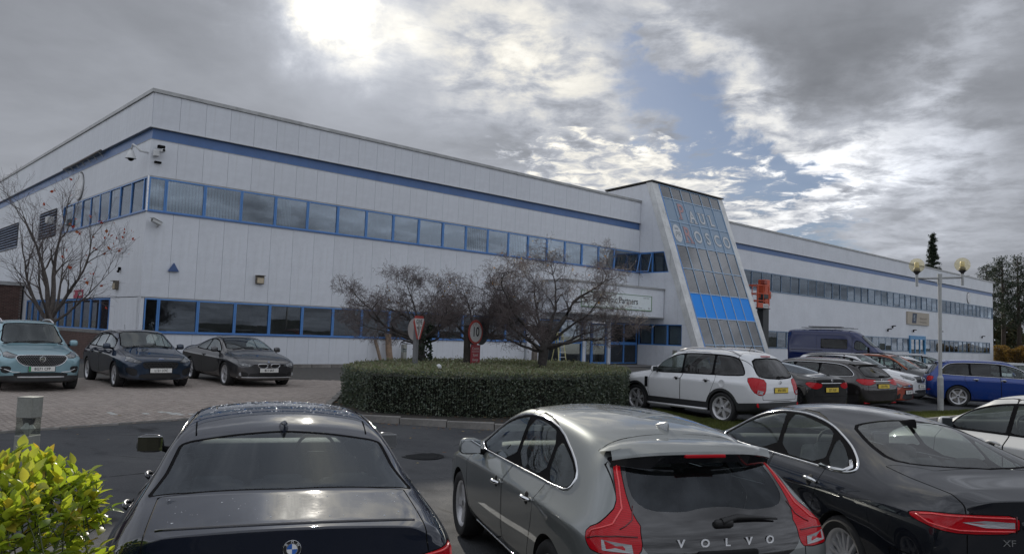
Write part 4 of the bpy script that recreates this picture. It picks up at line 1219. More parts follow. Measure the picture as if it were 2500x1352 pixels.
        if band:
            q = MB().box(-w/2+.003, -w/2+.045, -h/2+.003, h/2-.003, .006, .0068).build('plate_band', mat('plate green', band, .4), b)
        return b
    def mirror(s, x, z, sg, m, y0=None, size=(.13, .20, .14), glass_m=None, stalk=True, out=.10):
        p, n = s.side(x, z, sg)
        y = abs(p.y) if y0 is None else y0
        bm = bmesh.new(); bmesh.ops.create_uvsphere(bm, u_segments=20, v_segments=12, radius=.5)
        for v in bm.verts:
            c = v.co
            for i in range(3): c[i] = math.copysign(abs(c[i]*2)**.62/2, c[i])
            c.x = c.x*size[0]*(1 if c.x > 0 else .35); c.y *= size[1]; c.z *= size[2]
            c.y *= (1-.15*(c.z/size[2]+.5)); c.x *= (1+.0)
        V = [(v.co.x, v.co.y, v.co.z) for v in bm.verts]; F = [[v.index for v in f.verts] for f in bm.faces]; bm.free()
        cx, cy, cz = x, sg*(y+out+size[1]/2-.02), z+.035
        M = MB().add([(a+cx, b+cy, c+cz) for a, b, c in V], F).build('mirror', m, s.root, smooth=True)
        if stalk: MB().tube([(x+.03, sg*(y-.03), z-.03), (x+.02, sg*(y+out*.7), z-.02), (x+.02, sg*(y+out+.03), z+.0)], [.03, .026, .022], 8).build('stalk', s.black, M, smooth=True)
        gm = glass_m or mat('mirror glass', (.5, .52, .54), .03, 1.0, var=.02, rvar=.02)
        MB().cbox((cx-size[0]*.2, cy, cz), (.006, size[1]*.84, size[2]*.8), .002).build('mirror_glass', gm, M)
        return M
    def handle(s, x, z, sg, m, parent, length=.19, r=.016):
        pts = []
        for i in range(7):
            t = i/6; p, n = s.side(x-length/2+length*t, z+.004*math.sin(math.pi*t), sg)
            pts.append(tuple(p+n*(.006+.034*math.sin(math.pi*min(1, max(0, t)))**.6)))
        h = MB().tube(pts, [r*.8, r, r, r, r, r, r*.8], 8).build('handle', m, parent, smooth=True)
        p, n = s.side(x+.02, z-.002, sg)
        cup = MB().lathe([(0, .0), (.04, .0), (.048, -.004)], 16, 'z')
        c = cup.build('handle_cup', s.gap, h); c.parent = h
        c.matrix_local = Matrix.Translation(p+n*.0022) @ n.to_track_quat('Z', 'Y').to_matrix().to_4x4() @ Matrix.Diagonal((1, 1.5 if False else 1, 1, 1))
        return h
    def seats(s, col=(.03, .03, .032), rows=((.05, 2), (-.82, 3)), zf=.34, zt=1.12, dash=None, wheel=(None), side=-1):
        sm = mat('seat cloth %.3f' % col[0], col, .8, var=.2)
        for x, n in rows:
            for k in range(n):
                y = (.36, -.36)[k] if n == 2 else (.42, -.42, 0)[k]
                b = MB().cbox((0, 0, .10), (.50, .48 if n == 2 else .40, .16), .05)
                st = b.build('seat', sm, s.root, smooth=40); st.location = (x, y, zf)
                q = MB().cbox((0, 0, .30), (.13, .46 if n == 2 else .40, .58), .05)
                bk = q.build('seat_back', sm, st, smooth=40); bk.location = (-.22, 0, .14); bk.rotation_euler = (0, -.28, 0)
                hr = MB().cbox((0, 0, 0), (.09, .25, .17), .035).build('headrest', sm, st, smooth=40)
                hr.location = (-.41, 0, zt-zf-.46+.31)
        if dash:
            x, z = dash
            d = MB().cbox((x, 0, z), (.42, 1.3, .22), .08).build('dashboard', mat('dashboard', (.02, .02, .022), .7), s.root, smooth=50)
            wv = MB(); pts = []
            for i in range(24):
                a = 2*math.pi*i/24; pts.append((.06*math.sin(a)*1.2, .18*math.cos(a), .18*math.sin(a)))
            wv.tube(pts, .014, 8, closed=True); wv.cbox((0, 0, -.01), (.04, .16, .08), .02); wv.box(-.006, .006, -.17, .17, -.012, .012)
            w_ = wv.build('steering_wheel', mat('dashboard', (.02, .02, .022), .7), s.root, smooth=50)
            w_.location = (x-.30, side*.36, z+.02)
    zfloor = .2
    def finish(s, floor=True, name='body'):
        s.emit(name, s.rest, s.paint)
        if s.gaps:
            g = join_parts(s.gaps); s.emit('shut_line', g, s.gap, push=-.006)
        if floor:
            MB().box(s.xr+.35, s.xf-.75, -.72, .72, .28, .32).build('cabin_floor', mat('cabin carpet', (.015, .015, .016), .95), s.root)

def rrect(y0, y1, z0, z1, n=2):
    return chaikin([(y0, z0), (y1, z0), (y1, z1), (y0, z1)], n)
def mirror_poly(P): return P+[(a, -b) for a, b in reversed(P)]     # half outline (x,y>=0) -> closed symmetric
def mirror_y(P): return P+[(-a, b) for a, b in reversed(P)]        # half outline (y>=0,z)
# ------------------------------------------------------------------ the three big cars in front
def chrome(): return mat('chrome', (.72, .73, .74), .08, 1.0, var=.03, rvar=.04)
def satin(): return mat('satin alloy', (.58, .58, .59), .36, .45, var=.06)
def badge_blue(): return mat('badge blue', (.02, .12, .45), .3)
def white_enamel(): return mat('white enamel', (.75, .75, .75), .3, var=.02)
def car_glass(): return glass('car glass', (.72, .78, .75), 1.1, .012, cast=(.9, .97, 1.0))
def dark_glass(): return glass('privacy glass', (.10, .115, .115), 1.0, .012)
def red_lens(): return lamp_lens('red lamp lens', (.50, .006, .014))
def guide_red(): return mat('lamp guide red', (.75, .05, .05), .3, coat=1)
def seam_red(): return mat('lamp seam', (.09, .003, .005), .4, coat=.6)
def clear_lens(): return lamp_lens('clear lamp lens', (.42, .43, .44))

def fin(car, x, m, l=.17, h=.065, w=.05):
    p, n = car.top(x, 0); mb = MB()
    secs = [(l*.5, .004, .012), (l*.30, .018, .022), (l*.05, .036, .026), (-l*.25, h*.85, .02), (-l*.42, h, .010), (-l*.5, h*.82, .006)]
    V = []; F = []; k = 9
    for dx, hh, ww in secs:
        px, _ = car.top(x+dx, 0)
        for i in range(k):
            a = math.pi*i/(k-1); V.append((x+dx, ww*math.cos(a)*(1.25), px.z-.004+(hh+.004)*math.sin(a)**1.0))
    for i in range(len(secs)-1):
        for j in range(k-1): F.append((i*k+j, i*k+j+1, (i+1)*k+j+1, (i+1)*k+j))
    F.append(tuple(range(k))); F.append(tuple((len(secs)-1)*k+j for j in reversed(range(k))))
    return mb.add(V, F).build('aerial_fin', m, car.root, smooth=50)

def droplets(car, n, fx, name='water_drops', rmin=.0016, rmax=.0048, seed=3):
    """rain beads standing on the paint"""
    rg = random.Random(seed); V = []; T = []
    tpl = [(math.cos(a), math.sin(a), 0) for a in [i*math.pi/3 for i in range(6)]]
    for _ in range(n):
        x, y = fx(rg); p, nn = car.top(x, y); r = rmin+(rmax-rmin)*rg.random()**3
        t = nn.orthogonal().normalized(); b = nn.cross(t); i0 = len(V)
        for s_, hh in ((1, 0), (.72, .45)):
            for cx, cy, _z in tpl: q = p+(t*cx+b*cy)*r*s_+nn*(r*hh*.8); V.append(q[:])
        V.append((p+nn*(r*.62))[:])
        for k in range(6):
            j = (k+1) % 6; T += [(i0+k, i0+j, i0+6+j), (i0+k, i0+6+j, i0+6+k), (i0+6+k, i0+6+j, i0+12)]
    me = np_mesh(name, V, T, mat('rain bead', (.45, .46, .48), .04, .6, var=.02, rvar=.02, spec=1.0)); me.shade_smooth()
    return tag(mesh_obj(name, me, car.root), kind='stuff')

def roundel(car, pos, xd, yd, r=.041):
    d = MB().lathe([(0, .006), (r*.96, .006), (r, .004), (r, 0)], 32).build('emblem', mat('badge black', (.012, .012, .014), .25), car.root, smooth=40)
    frame_mat(d, pos, xd, yd)
    MB().lathe([(r*.98, .005), (r*1.0, .0085), (r*1.03, .004)], 32).build('emblem_rim', chrome(), d, smooth=True)
    MB().lathe([(r*.60, .006), (r*.61, .0082), (r*.66, .0082), (r*.67, .006)], 32).build('emblem_ring', chrome(), d)
    for k in range(4):
        a0 = math.pi/2*k; P = [(0, 0)]+[(r*.6*math.cos(a0+i*math.pi/16), r*.6*math.sin(a0+i*math.pi/16)) for i in range(9)]
        MB().prism(P, .0062, .0072).build('emblem_quarter', badge_blue() if k % 2 else white_enamel(), d)
    for ch, a in (('B', 142), ('M', 90), ('W', 38)):
        a = math.radians(a); text(ch, r*.42, white_enamel(), d, (r*.81*math.cos(a), r*.81*math.sin(a), .0072), (math.sin(a), -math.cos(a), 0), (math.cos(a), math.sin(a), 0))
    return d

def saloon_dark(loc, yaw, label):
    t = thing('car', label, 'car', loc, yaw)
    rows = [
     (-2.44, .34, .56, .70, .76, .775, .88, .72, .99, .60, 1.055, 1.085),
     (-2.36, .26, .67, .79, .835, .845, .89, .785, 1.0, .645, 1.06, 1.092),
     (-2.05, .20, .73, .84, .88, .89, .89, .82, 1.01, .71, 1.082, 1.114),
     (-1.76, .19, .74, .86, .905, .915, .89, .835, 1.01, .735, 1.10, 1.132),
     (-1.40, .19, .74, .86, .905, .915, .89, .83, 1.005, .70, 1.215, 1.255),
     (-1.02, .19, .74, .86, .90, .91, .88, .825, 1.00, .655, 1.325, 1.383),
     (-.55, .19, .74, .86, .895, .905, .88, .825, .99, .635, 1.395, 1.455),
     (.05, .19, .74, .86, .895, .905, .87, .825, .98, .595, 1.395, 1.458),
     (.48, .19, .74, .86, .90, .905, .86, .825, .97, .60, 1.345, 1.405),
     (.90, .19, .74, .86, .905, .905, .85, .825, .955, .655, 1.165, 1.21),
     (1.30, .19, .74, .86, .91, .905, .83, .82, .935, .70, .985, 1.02),
     (1.70, .19, .74, .86, .90, .895, .80, .80, .885, .66, .915, .945),
     (2.05, .20, .70, .82, .865, .86, .73, .755, .80, .60, .83, .86),
     (2.20, .22, .58, .70, .74, .74, .64, .62, .70, .50, .73, .75)]
    sh = body_shell(rows, zs=.28, zm=.52, bulge=(.07, .12), level=4,
                    crease_long=[(5, 1, 12, .35), (6, 4, 10, .55), (7, 4, 9, .35), (7, 0, 3, .3)],
                    crease_x=[(10, 6, 9, .5), (3, 6, 9, .4), (1, 6, 9, .75), (0, 6, 9, .75), (5, 7, 9, .4)],
                    dx={(10, 9): .14, (10, 8): .11, (9, 9): .07, (9, 8): .05, (3, 9): -.07, (3, 8): -.05, (4, 9): -.03, (5, 9): -.03})
    pm = paint('midnight blue paint', (.006, .010, .022), .0, .5)
    c = Car(t, sh, pm, -2.47, 2.26, 2.851, .33); c.cut_arches()
    # glass
    c.glazed('rear_window', c.f_top(chaikin(mirror_poly([(-1.085, 0), (-1.10, .30), (-1.125, .56), (-1.145, .618), (-1.18, .628), (-1.47, .668), (-1.72, .725), (-1.765, .715), (-1.80, .5), (-1.835, 0)]), 0), 1.0), dark_glass_light(), .022)
    c.glazed('windscreen', c.f_top(chaikin(mirror_poly([(1.40, 0), (1.34, .35), (1.20, .66), (.80, .60), (.50, .54), (.53, .3), (.55, 0)]), 1), .9), car_glass(), .03)
    for sg in (1, -1):
        dlo = chaikin([(1.12, .965), (.78, 1.16), (.42, 1.315), (.05, 1.365), (-.45, 1.37), (-.95, 1.315), (-1.32, 1.17), (-1.44, 1.10), (-1.36, 1.03), (-1.2, .995), (0, .985)], 1)
        fr = chaikin([(1.02, .985), (.72, 1.16), (.38, 1.29), (.0, 1.345), (-.13, 1.347), (-.17, .992)], 1); rr = chaikin([(-.24, .995), (-.20, 1.347), (-.45, 1.348), (-.93, 1.295), (-.98, 1.0)], 1)
        q = chaikin([(-1.03, 1.01), (-.99, 1.275), (-1.3, 1.155), (-1.40, 1.095), (-1.33, 1.035), (-1.22, 1.012)], 1)
        for pl in (fr, rr, q): c.emit('side_window', c.take(c.f_side(pl, sg)), dark_glass() if pl is not fr else car_glass(), push=-.003)
        c.emit('window_frame', c.take(c.f_side(dlo, sg)), c.black)
        c.strip('window_moulding', c.side_line(refine(dlo), sg), mat('black gloss', (.01, .01, .011), .08, coat=1), .006)
    # lamps
    for sg in (1, -1):
        tl = chaikin([(.50, .885), (.80, .925), (1.02, .945), (1.10, .90), (1.03, .80), (.86, .765), (.78, .80), (.55, .805)], 1)
        c.panel('tail_light', c.f_rwrap(tl, sg, -2.50), red_lens(), .003)
        base = [o for o in t.children if o.name.startswith('tail_light')][-1]
        c.guide('light_guide', [(.56, .895), (.82, .912), (1.0, .922), (1.05, .895), (.98, .83)], sg, -2.50, guide_red(), .006, base); c.guide('lamp_seam', [(.56, .85), (.84, .86), (.95, .84)], sg, -2.50, seam_red(), .010, base)
        c.panel('head_light', c.f_fwrap(chaikin([(.45, .64), (1.05, .75), (1.12, .70), (.9, .60), (.5, .57)], 1), sg, 2.30), clear_lens(), .003)
    c.panel('sunroof', c.f_top(chaikin(mirror_poly([(.40, 0), (.395, .40), (.34, .455), (-.28, .455), (-.33, .40), (-.335, 0)]), 1), 1.3), mat('black gloss', (.01, .01, .011), .08, coat=1), .005)
    c.panel('boot_lid', lambda V: np.maximum(np.maximum(np.abs(V[:, 1])-(.665+.10*np.clip(-(V[:, 2]-1.0)*2, 0, .6)), V[:, 0]+1.80), .60-V[:, 2]), gap=.004)
    c.panel('bonnet', lambda V: np.maximum(np.maximum(np.abs(V[:, 1])-.74, 1.28-V[:, 0]), .72-V[:, 2]))
    for sg in (1, -1):
        c.panel('door', c.f_side(chaikin([(.98, .30), (1.06, .62), (1.02, .97), (.6, 1.2), (.3, 1.385), (-.16, 1.395), (-.20, .95), (-.19, .30)], 1), sg))
        c.panel('door', c.f_side(chaikin([(-.21, .30), (-.22, .95), (-.18, 1.395), (-.6, 1.385), (-1.02, 1.30), (-1.10, 1.0), (-1.05, .72), (-.95, .45), (-.88, .30)], 1), sg))
        for x in (.02, -.98): c.handle(x, .89-.0*sg, sg, mat('door handle paint', (.016, .018, .026), .2, .5, coat=1), c.root)
        c.strip('roof_moulding', [c.top(x, sg*y) for x, y in [(.45, .565), (.2, .57), (-.3, .565), (-.8, .55), (-1.05, .535)]], c.black, .006, False)
        c.mirror(.80, .985, sg, mat('black gloss', (.01, .01, .011), .08, coat=1), size=(.16, .23, .15), out=.09)
    c.panel('bumper', lambda V: np.maximum(V[:, 0]+2.02+0*V[:, 1], V[:, 2]-.60))
    # spoiler lip, emblem, lettering
    lip = [c.top(-2.425+.075*(y/.62)**2, y) for y in np.linspace(-.62, .62, 25)]
    c.strip('spoiler_lip', lip, mat('black gloss', (.01, .01, .011), .08, coat=1), .008, False)
    p, n = c.rear(0, .985); roundel(c, tuple(p+n*.001), (0, -1, 0), (n.x*0+.12, 0, 1))
    c.plate('', tuple(c.rear(0, .80)[0]+Vector((-.012, 0, 0))), (0, -1, 0), (0, 0, 1), (.75, .55, .06))
    fin(c, -1.02, pm, .19, .07)
    c.wheels('twin', satin(), .235, .235)
    c.seats(col=(.09, .09, .092), dash=(1.0, .90), zt=1.17, zf=.36)
    c.finish()
    droplets(c, 520, lambda r: (r.uniform(-.62, .42), r.uniform(-.5, .5)), rmin=.003, rmax=.011)
    droplets(c, 80, lambda r: (r.uniform(-2.36, -1.86), r.uniform(-.62, .62)), rmin=.002, rmax=.007, seed=9)
    return t

def dark_glass_light(): return glass('tinted rear glass', (.33, .37, .39), 1.0, .006, cast=(.85, .92, 1.0))

def hatch_grey(loc, yaw, label):
    t = thing('car', label, 'car', loc, yaw)
    rows = [
     (-2.06, .36, .56, .70, .79, .82, .80, .69, .97, .56, 1.25, 1.285),
     (-1.95, .27, .68, .80, .87, .892, .83, .765, .985, .60, 1.285, 1.335),
     (-1.62, .21, .72, .85, .895, .905, .85, .785, .985, .605, 1.315, 1.375),
     (-1.15, .19, .72, .85, .895, .905, .86, .79, .98, .60, 1.36, 1.425),
     (-.55, .19, .72, .85, .885, .89, .85, .79, .97, .605, 1.40, 1.465),
     (.0, .19, .72, .85, .885, .89, .84, .79, .96, .61, 1.395, 1.465),
     (.38, .19, .72, .85, .89, .89, .83, .79, .95, .61, 1.35, 1.415),
     (.78, .19, .72, .85, .895, .895, .82, .79, .94, .66, 1.175, 1.225),
     (1.16, .19, .72, .85, .90, .895, .81, .79, .925, .69, .99, 1.03),
     (1.58, .19, .72, .85, .89, .88, .78, .77, .87, .64, .91, .94),
     (1.98, .20, .68, .80, .84, .83, .70, .72, .77, .57, .81, .835),
     (2.17, .22, .56, .68, .71, .71, .60, .58, .66, .46, .70, .72)]
    sh = body_shell(rows, zs=.28, zm=.50, bulge=(.10, .14), level=4,
                    crease_long=[(5, 1, 10, .5), (6, 3, 8, .55), (7, 2, 7, .3)],
                    crease_x=[(8, 6, 9, .5), (0, 6, 9, .3)],
                    dx={(0, 5): .0, (0, 6): .13, (0, 7): .45, (0, 8): .45, (0, 9): .45, (1, 6): .11, (1, 7): .41, (1, 8): .41, (1, 9): .41,
                        (2, 7): .16, (2, 8): .16, (2, 9): .16, (8, 9): .14, (8, 8): .11, (7, 9): .07, (7, 8): .05})
    pm = paint('steel grey paint', (.20, .215, .21), .55, .42, edge=.5)
    c = Car(t, sh, pm, -2.12, 2.27, 2.647, .325); c.cut_arches()
    gl = mat('black gloss', (.01, .01, .011), .08, coat=1)
    x0 = lambda V: -2.13+np.clip(V[:, 2]-.90, 0, .5)*1.18
    for sg in (1, -1):
        tl = chaikin([(.585, 1.275), (.66, 1.275), (.70, 1.12), (.76, 1.0), (.92, .925), (1.10, .865), (1.09, .80), (1.0, .745), (.64, .735), (.60, .78), (.655, .90), (.665, 1.0)], 1)
        low = chaikin([(.70, .80), (.985, .815), (.97, .755), (.68, .745)], 1)
        c.panel('tail_light', c.f_rwrap(tl, sg, x0), red_lens(), .003)
        base = [o for o in t.children if o.name.startswith('tail_light')][-1]
        c.patch('reversing_light', [(.69, .80), (.93, .822), (.91, .765), (.67, .752)], sg, x0, clear_lens(), base)
        c.guide('light_guide', [(.625, 1.26), (.665, 1.12), (.73, .985), (.86, .905), (1.04, .86), (1.06, .82)], sg, x0, guide_red(), .006, base)
        c.guide('lamp_seam', [(.655, .84), (.80, .845), (.98, .835), (1.07, .815)], sg, x0, seam_red(), .005, base)
        c.guide('lamp_seam', [(.64, 1.0), (.69, .93), (.80, .88)], sg, x0, seam_red(), .004, base)
        c.panel('head_light', c.f_fwrap(chaikin([(.42, .62), (1.05, .76), (1.15, .72), (.9, .60), (.5, .54)], 1), sg, 2.30), clear_lens(), .003)
    # tailgate glass: black panel, see-through pane within
    outer = chaikin(mirror_y([(.0, 1.285), (.575, 1.275), (.625, 1.12), (.655, .98), (.60, .86), (.53, .74), (.42, .69), (0, .685)]), 1)
    reg = c.take(c.f_rear(outer, -1.55))
    inner = chaikin(mirror_y([(0, 1.25), (.50, 1.25), (.545, 1.12), (.545, 1.03), (.47, .975), (.25, .965), (.12, .985), (0, .99)]), 1)
    pane, rim = clip(reg, c.f_rear(inner, -1.55)(reg[0]))
    w = c.emit('rear_window', rim, gl); c.emit('pane', pane, dark_glass_light(), w, push=-.002)
    c.panel('tailgate', lambda V: np.maximum(np.maximum(np.abs(V[:, 1])-np.interp(V[:, 2], [.3, .55, .74, .9, 1.3], [.55, .60, .60, .66, .60]), V[:, 0]+1.62), .56-V[:, 2]), gap=.004)
    c.glazed('windscreen', c.f_top(chaikin(mirror_poly([(1.27, 0), (1.20, .35), (1.06, .65), (.70, .61), (.37, .55), (.41, .3), (.43, 0)]), 1), .9), car_glass(), .03)
    for sg in (1, -1):
        dlo = chaikin([(1.0, .945), (.70, 1.14), (.36, 1.29), (.02, 1.36), (-.45, 1.37), (-.85, 1.325), (-1.25, 1.195), (-1.44, 1.10), (-1.43, 1.01), (-1.33, .985), (-.3, .965)], 1)
        fr = chaikin([(.93, .965), (.66, 1.14), (.33, 1.27), (.0, 1.335), (-.08, 1.34), (-.15, .975)], 1)
        rr = chaikin([(-.23, .98), (-.155, 1.345), (-.45, 1.345), (-.82, 1.30), (-.90, .99)], 1)
        q = chaikin([(-.96, .995), (-.885, 1.275), (-1.23, 1.17), (-1.405, 1.085), (-1.395, 1.02), (-1.31, 1.0)], 1)
        for pl in (fr, rr, q): c.emit('side_window', c.take(c.f_side(pl, sg)), car_glass(), push=-.003)
        c.emit('window_frame', c.take(c.f_side(dlo, sg)), c.black)
        c.strip('window_moulding', c.side_line(refine(dlo), sg), chrome(), .011)
        c.panel('door', c.f_side(chaikin([(.90, .30), (1.0, .62), (.98, .94), (.6, 1.18), (.25, 1.385), (-.10, 1.40), (-.18, .95), (-.15, .62), (-.13, .30)], 1), sg))
        c.panel('door', c.f_side(chaikin([(-.15, .30), (-.17, .62), (-.20, .95), (-.12, 1.40), (-.6, 1.38), (-.98, 1.27), (-1.02, 1.02), (-.98, .74), (-.84, .45), (-.78, .30)], 1), sg))
        for x, z in ((-.03, .80), (-.86, .835)): c.handle(x, z, sg, chrome(), c.root, .17, .016)
        c.strip('sill_moulding', [c.side(x, .285, sg) for x in np.linspace(-.92, .92, 14)], chrome(), .009, False)
        M = c.mirror(.66, .955, sg, pm, size=(.16, .22, .15), out=.08)
    c.panel('bonnet', lambda V: np.maximum(np.maximum(np.abs(V[:, 1])-.70, 1.2-V[:, 0]), .70-V[:, 2]))
    c.gaps.append(c.take(lambda V: np.maximum(np.abs(V[:, 0]+1.415+.05*(V[:, 1]/.6)**2)-.006, np.maximum(1.25-V[:, 2], np.abs(V[:, 1])-.60))))
    c.panel('bumper', lambda V: np.maximum(V[:, 0]+1.78+.0*V[:, 1], V[:, 2]-.60))
    # roof spoiler
    ys = np.linspace(-.60, .60, 17); V = []; F = []
    for y in ys:
        e = (abs(y)/.60)**4; xt = -1.85+.10*(y/.6)**2+.05*e
        a, _ = c.top(-1.50, y*.97); zt = 1.315-.02*(y/.6)**2-.035*e
        V += [(-1.48, y, a.z+.004), (-1.68, y, 1.352-.022*(y/.6)**2-.03*e), (xt, y, zt), (xt-.004, y, zt-.018), (xt+.02, y, zt-.028)]
    for i in range(16):
        for k in range(4): F.append((i*5+k, i*5+k+1, i*5+6+k, i*5+5+k))
    sp = MB().add(V, F).build('spoiler', pm, t, smooth=50)
    V = []; F = []
    for y in ys:
        e = (abs(y)/.60)**4; xt = -1.85+.10*(y/.6)**2+.05*e; zt = 1.315-.02*(y/.6)**2-.035*e
        dip = .125 if abs(y) > .30 else .08
        V += [(xt+.018, y, zt-.026), (xt+.045, y, zt-dip), (-1.58, y, zt-.06)]
    for i in range(16):
        for k in range(2): F.append((i*3+k, i*3+k+1, i*3+4+k, i*3+3+k))
    MB().add(V, F).build('spoiler_lip', gl, sp, smooth=50)
    MB().cbox((-1.845, 0, 1.285), (.03, .30, .022), .006).build('brake_light', red_lens(), sp)
    # lettering, wiper, aerial
    lm = mat('letter silver', (.85, .86, .87), .4, .1)
    for ch, y in zip('VOLVO', (.315, .155, 0, -.155, -.315)):
        p, n = c.rear(y, .80); text(ch, .068, lm, t, tuple(p+n*.004), (-n.y, n.x, 0), (0, 0, 1), extrude=.002, sx=1.12, offset=.0016)
    p, n = c.rear(-.50, .625); text('D2', .062, lm, t, tuple(p+n*.004), (-n.y, n.x, 0), (0, 0, 1), extrude=.0015)
    p, n = c.rear(.47, .615); text('V40', .068, lm, t, tuple(p+n*.004), (-n.y, n.x, 0), (0, 0, 1), extrude=.0015)
    wp = [c.rear(y, z) for y, z in [(.02, .905), (-.10, .925), (-.25, .918), (-.40, .905)]]
    wv = MB().tube([tuple(p+n*.022) for p, n in wp], [.024, .02, .012, .007], 8)
    p, n = c.rear(.0, .90); wv.cbox(tuple(p+n*.012), (.04, .13, .05), .015)
    wv.build('wiper', mat('wiper black', (.012, .012, .012), .5), t, smooth=50)
    p, n = c.rear(0, .735); MB().cbox(tuple(p+n*.0), (.03, .42, .05), .012).build('handle_recess', c.gap, t)
    c.plate('', tuple(c.rear(0, .50)[0]+Vector((-.014, 0, 0))), (0, -1, 0), (0, 0, 1), (.75, .55, .06))
    fin(c, -1.26, satin_grey(), .17, .06)
    c.wheels('fat', satin(), .225, .225)
    c.seats(col=(.11, .11, .11), dash=(.86, .88), zt=1.17, zf=.38)
    droplets(c, 160, lambda r: (r.uniform(-1.3, .3), r.uniform(-.5, .5)), rmin=.002, rmax=.007, seed=5)
    MB().cbox((-1.03, .2, 1.2), (.004, .09, .06), .001).build('window_sticker', mat('paper', (.7, .7, .68), .7), t)
    c.finish()
    return t
def satin_grey(): return mat('aerial grey', (.30, .31, .31), .3, .7, coat=.6)

def saloon_sport(loc, yaw, label):
    t = thing('car', label, 'car', loc, yaw)
    rows = [
     (-2.54, .34, .58, .74, .80, .82, .86, .72, .99, .56, 1.045, 1.06),
     (-2.42, .26, .70, .84, .89, .90, .87, .80, 1.02, .63, 1.085, 1.10),
     (-2.05, .20, .74, .88, .93, .94, .88, .84, 1.035, .67, 1.10, 1.118),
     (-1.86, .19, .75, .88, .93, .942, .88, .835, 1.035, .66, 1.125, 1.145),
     (-1.30, .19, .75, .88, .925, .935, .88, .82, 1.025, .615, 1.265, 1.305),
     (-.82, .19, .75, .88, .92, .93, .87, .815, 1.01, .585, 1.365, 1.42),
     (-.28, .19, .75, .88, .915, .925, .86, .815, .995, .59, 1.405, 1.468),
     (.16, .19, .75, .88, .915, .925, .86, .815, .985, .60, 1.395, 1.46),
     (.50, .19, .75, .88, .92, .925, .85, .82, .975, .61, 1.33, 1.39),
     (.90, .19, .75, .88, .925, .93, .85, .83, .96, .67, 1.155, 1.20),
     (1.30, .19, .75, .88, .93, .93, .84, .83, .945, .70, .995, 1.03),
     (1.75, .19, .74, .87, .92, .915, .82, .81, .905, .65, .93, .96),
     (2.15, .20, .70, .83, .87, .86, .74, .75, .80, .58, .83, .86),
     (2.32, .22, .58, .70, .74, .73, .64, .60, .68, .48, .71, .73)]
    sh = body_shell(rows, zs=.28, zm=.54, bulge=(.10, .14), level=4,
                    crease_long=[(5, 1, 12, .15), (6, 4, 10, .45), (7, 4, 9, .25)], crease_x=[(10, 6, 9, .5), (1, 6, 9, .6), (0, 6, 9, .6)],
                    dx={(10, 9): .14, (10, 8): .11, (9, 9): .07, (9, 8): .05, (3, 9): -.14, (3, 8): -.10, (4, 9): -.07, (4, 8): -.05, (5, 9): -.05})
    pm = paint('graphite paint', (.011, .013, .018), .25, .46)
    c = Car(t, sh, pm, -2.60, 2.38, 2.909, .345); c.cut_arches()
    c.glazed('rear_window', c.f_top(chaikin(mirror_poly([(-.90, 0), (-.925, .30), (-.96, .50), (-1.30, .585), (-1.66, .63), (-1.83, .53), (-1.93, .30), (-1.97, 0)]), 1), 1.0), glass('rear glass', (.50, .55, .54), 1.0, .012), .03)
    c.glazed('windscreen', c.f_top(chaikin(mirror_poly([(1.40, 0), (1.34, .35), (1.18, .66), (.80, .61), (.50, .55), (.53, .3), (.55, 0)]), 1), .9), car_glass(), .03)
    for sg in (1, -1):
        dlo = chaikin([(1.12, .975), (.80, 1.14), (.45, 1.29), (.08, 1.37), (-.35, 1.385), (-.80, 1.335), (-1.20, 1.215), (-1.46, 1.10), (-1.50, 1.045), (-1.38, 1.012), (-.9, 1.0)], 2)
        fr = chaikin([(1.0, .995), (.76, 1.135), (.43, 1.265), (.08, 1.345), (-.06, 1.357), (-.20, 1.01)], 1)
        rr = chaikin([(-.28, 1.015), (-.13, 1.362), (-.35, 1.36), (-.78, 1.31), (-.93, 1.265), (-1.04, 1.025)], 1)
        q = chaikin([(-1.085, 1.028), (-.985, 1.25), (-1.15, 1.19), (-1.37, 1.075), (-1.33, 1.035)], 1)
        for pl in (fr, rr, q): c.emit('side_window', c.take(c.f_side(pl, sg)), car_glass(), push=-.003)
        c.emit('window_frame', c.take(c.f_side(dlo, sg)), c.black)
        c.strip('window_moulding', c.side_line(refine(dlo), sg), chrome(), .013)
        cw = [c.side(x, z, sg) for x, z in [(-1.02, 1.012), (-1.2, 1.012), (-1.36, 1.022), (-1.42, 1.06), (-1.36, 1.10)]]
        c.strip('quarter_moulding', cw, chrome(), .022, False)
        tl = chaikin([(.36, .955), (.70, .955), (1.05, .942), (1.30, .905), (1.24, .87), (1.0, .835), (.80, .822), (.36, .835)], 1)
        c.panel('tail_light', c.f_rwrap(tl, sg, -2.63), red_lens(), .003)
        c.panel('head_light', c.f_fwrap(chaikin([(.42, .62), (1.0, .74), (1.1, .70), (.9, .60), (.5, .55)], 1), sg, 2.40), clear_lens(), .003)
        base = [o for o in t.children if o.name.startswith('tail_light')][-1]
        c.patch('reversing_light', [(.40, .91), (.62, .917), (.80, .90), (.62, .872), (.40, .872)], sg, -2.63, clear_lens(), base)
        c.guide('light_guide', [(.40, .938), (.75, .938), (1.05, .926), (1.20, .903), (1.08, .868), (.82, .846), (.40, .852)], sg, -2.63, guide_red(), .006, base)
        c.guide('lamp_seam', [(.385, .95), (.385, .84)], sg, -2.63, seam_red(), .004, base)
    c.panel('boot_lid', lambda V: np.maximum(np.maximum(np.abs(V[:, 1])-.69, V[:, 0]+1.95-.25*np.clip((np.abs(V[:, 1])-.45)/.24, 0, 1)), .62-V[:, 2]), gap=.004)
    bar = [c.rear(y, .888) for y in np.linspace(-.32, .32, 13)]
    c.strip('boot_bar', [(p+n*.004, n) for p, n in bar], chrome(), .026, False)
    p, n = c.rear(-.10, .79)
    p, n = c.rear(.42, .775); text('XF', .06, chrome(), t, tuple(p+n*.004), (-n.y, n.x, 0), (0, 0, 1), extrude=.0015, sx=1.3)
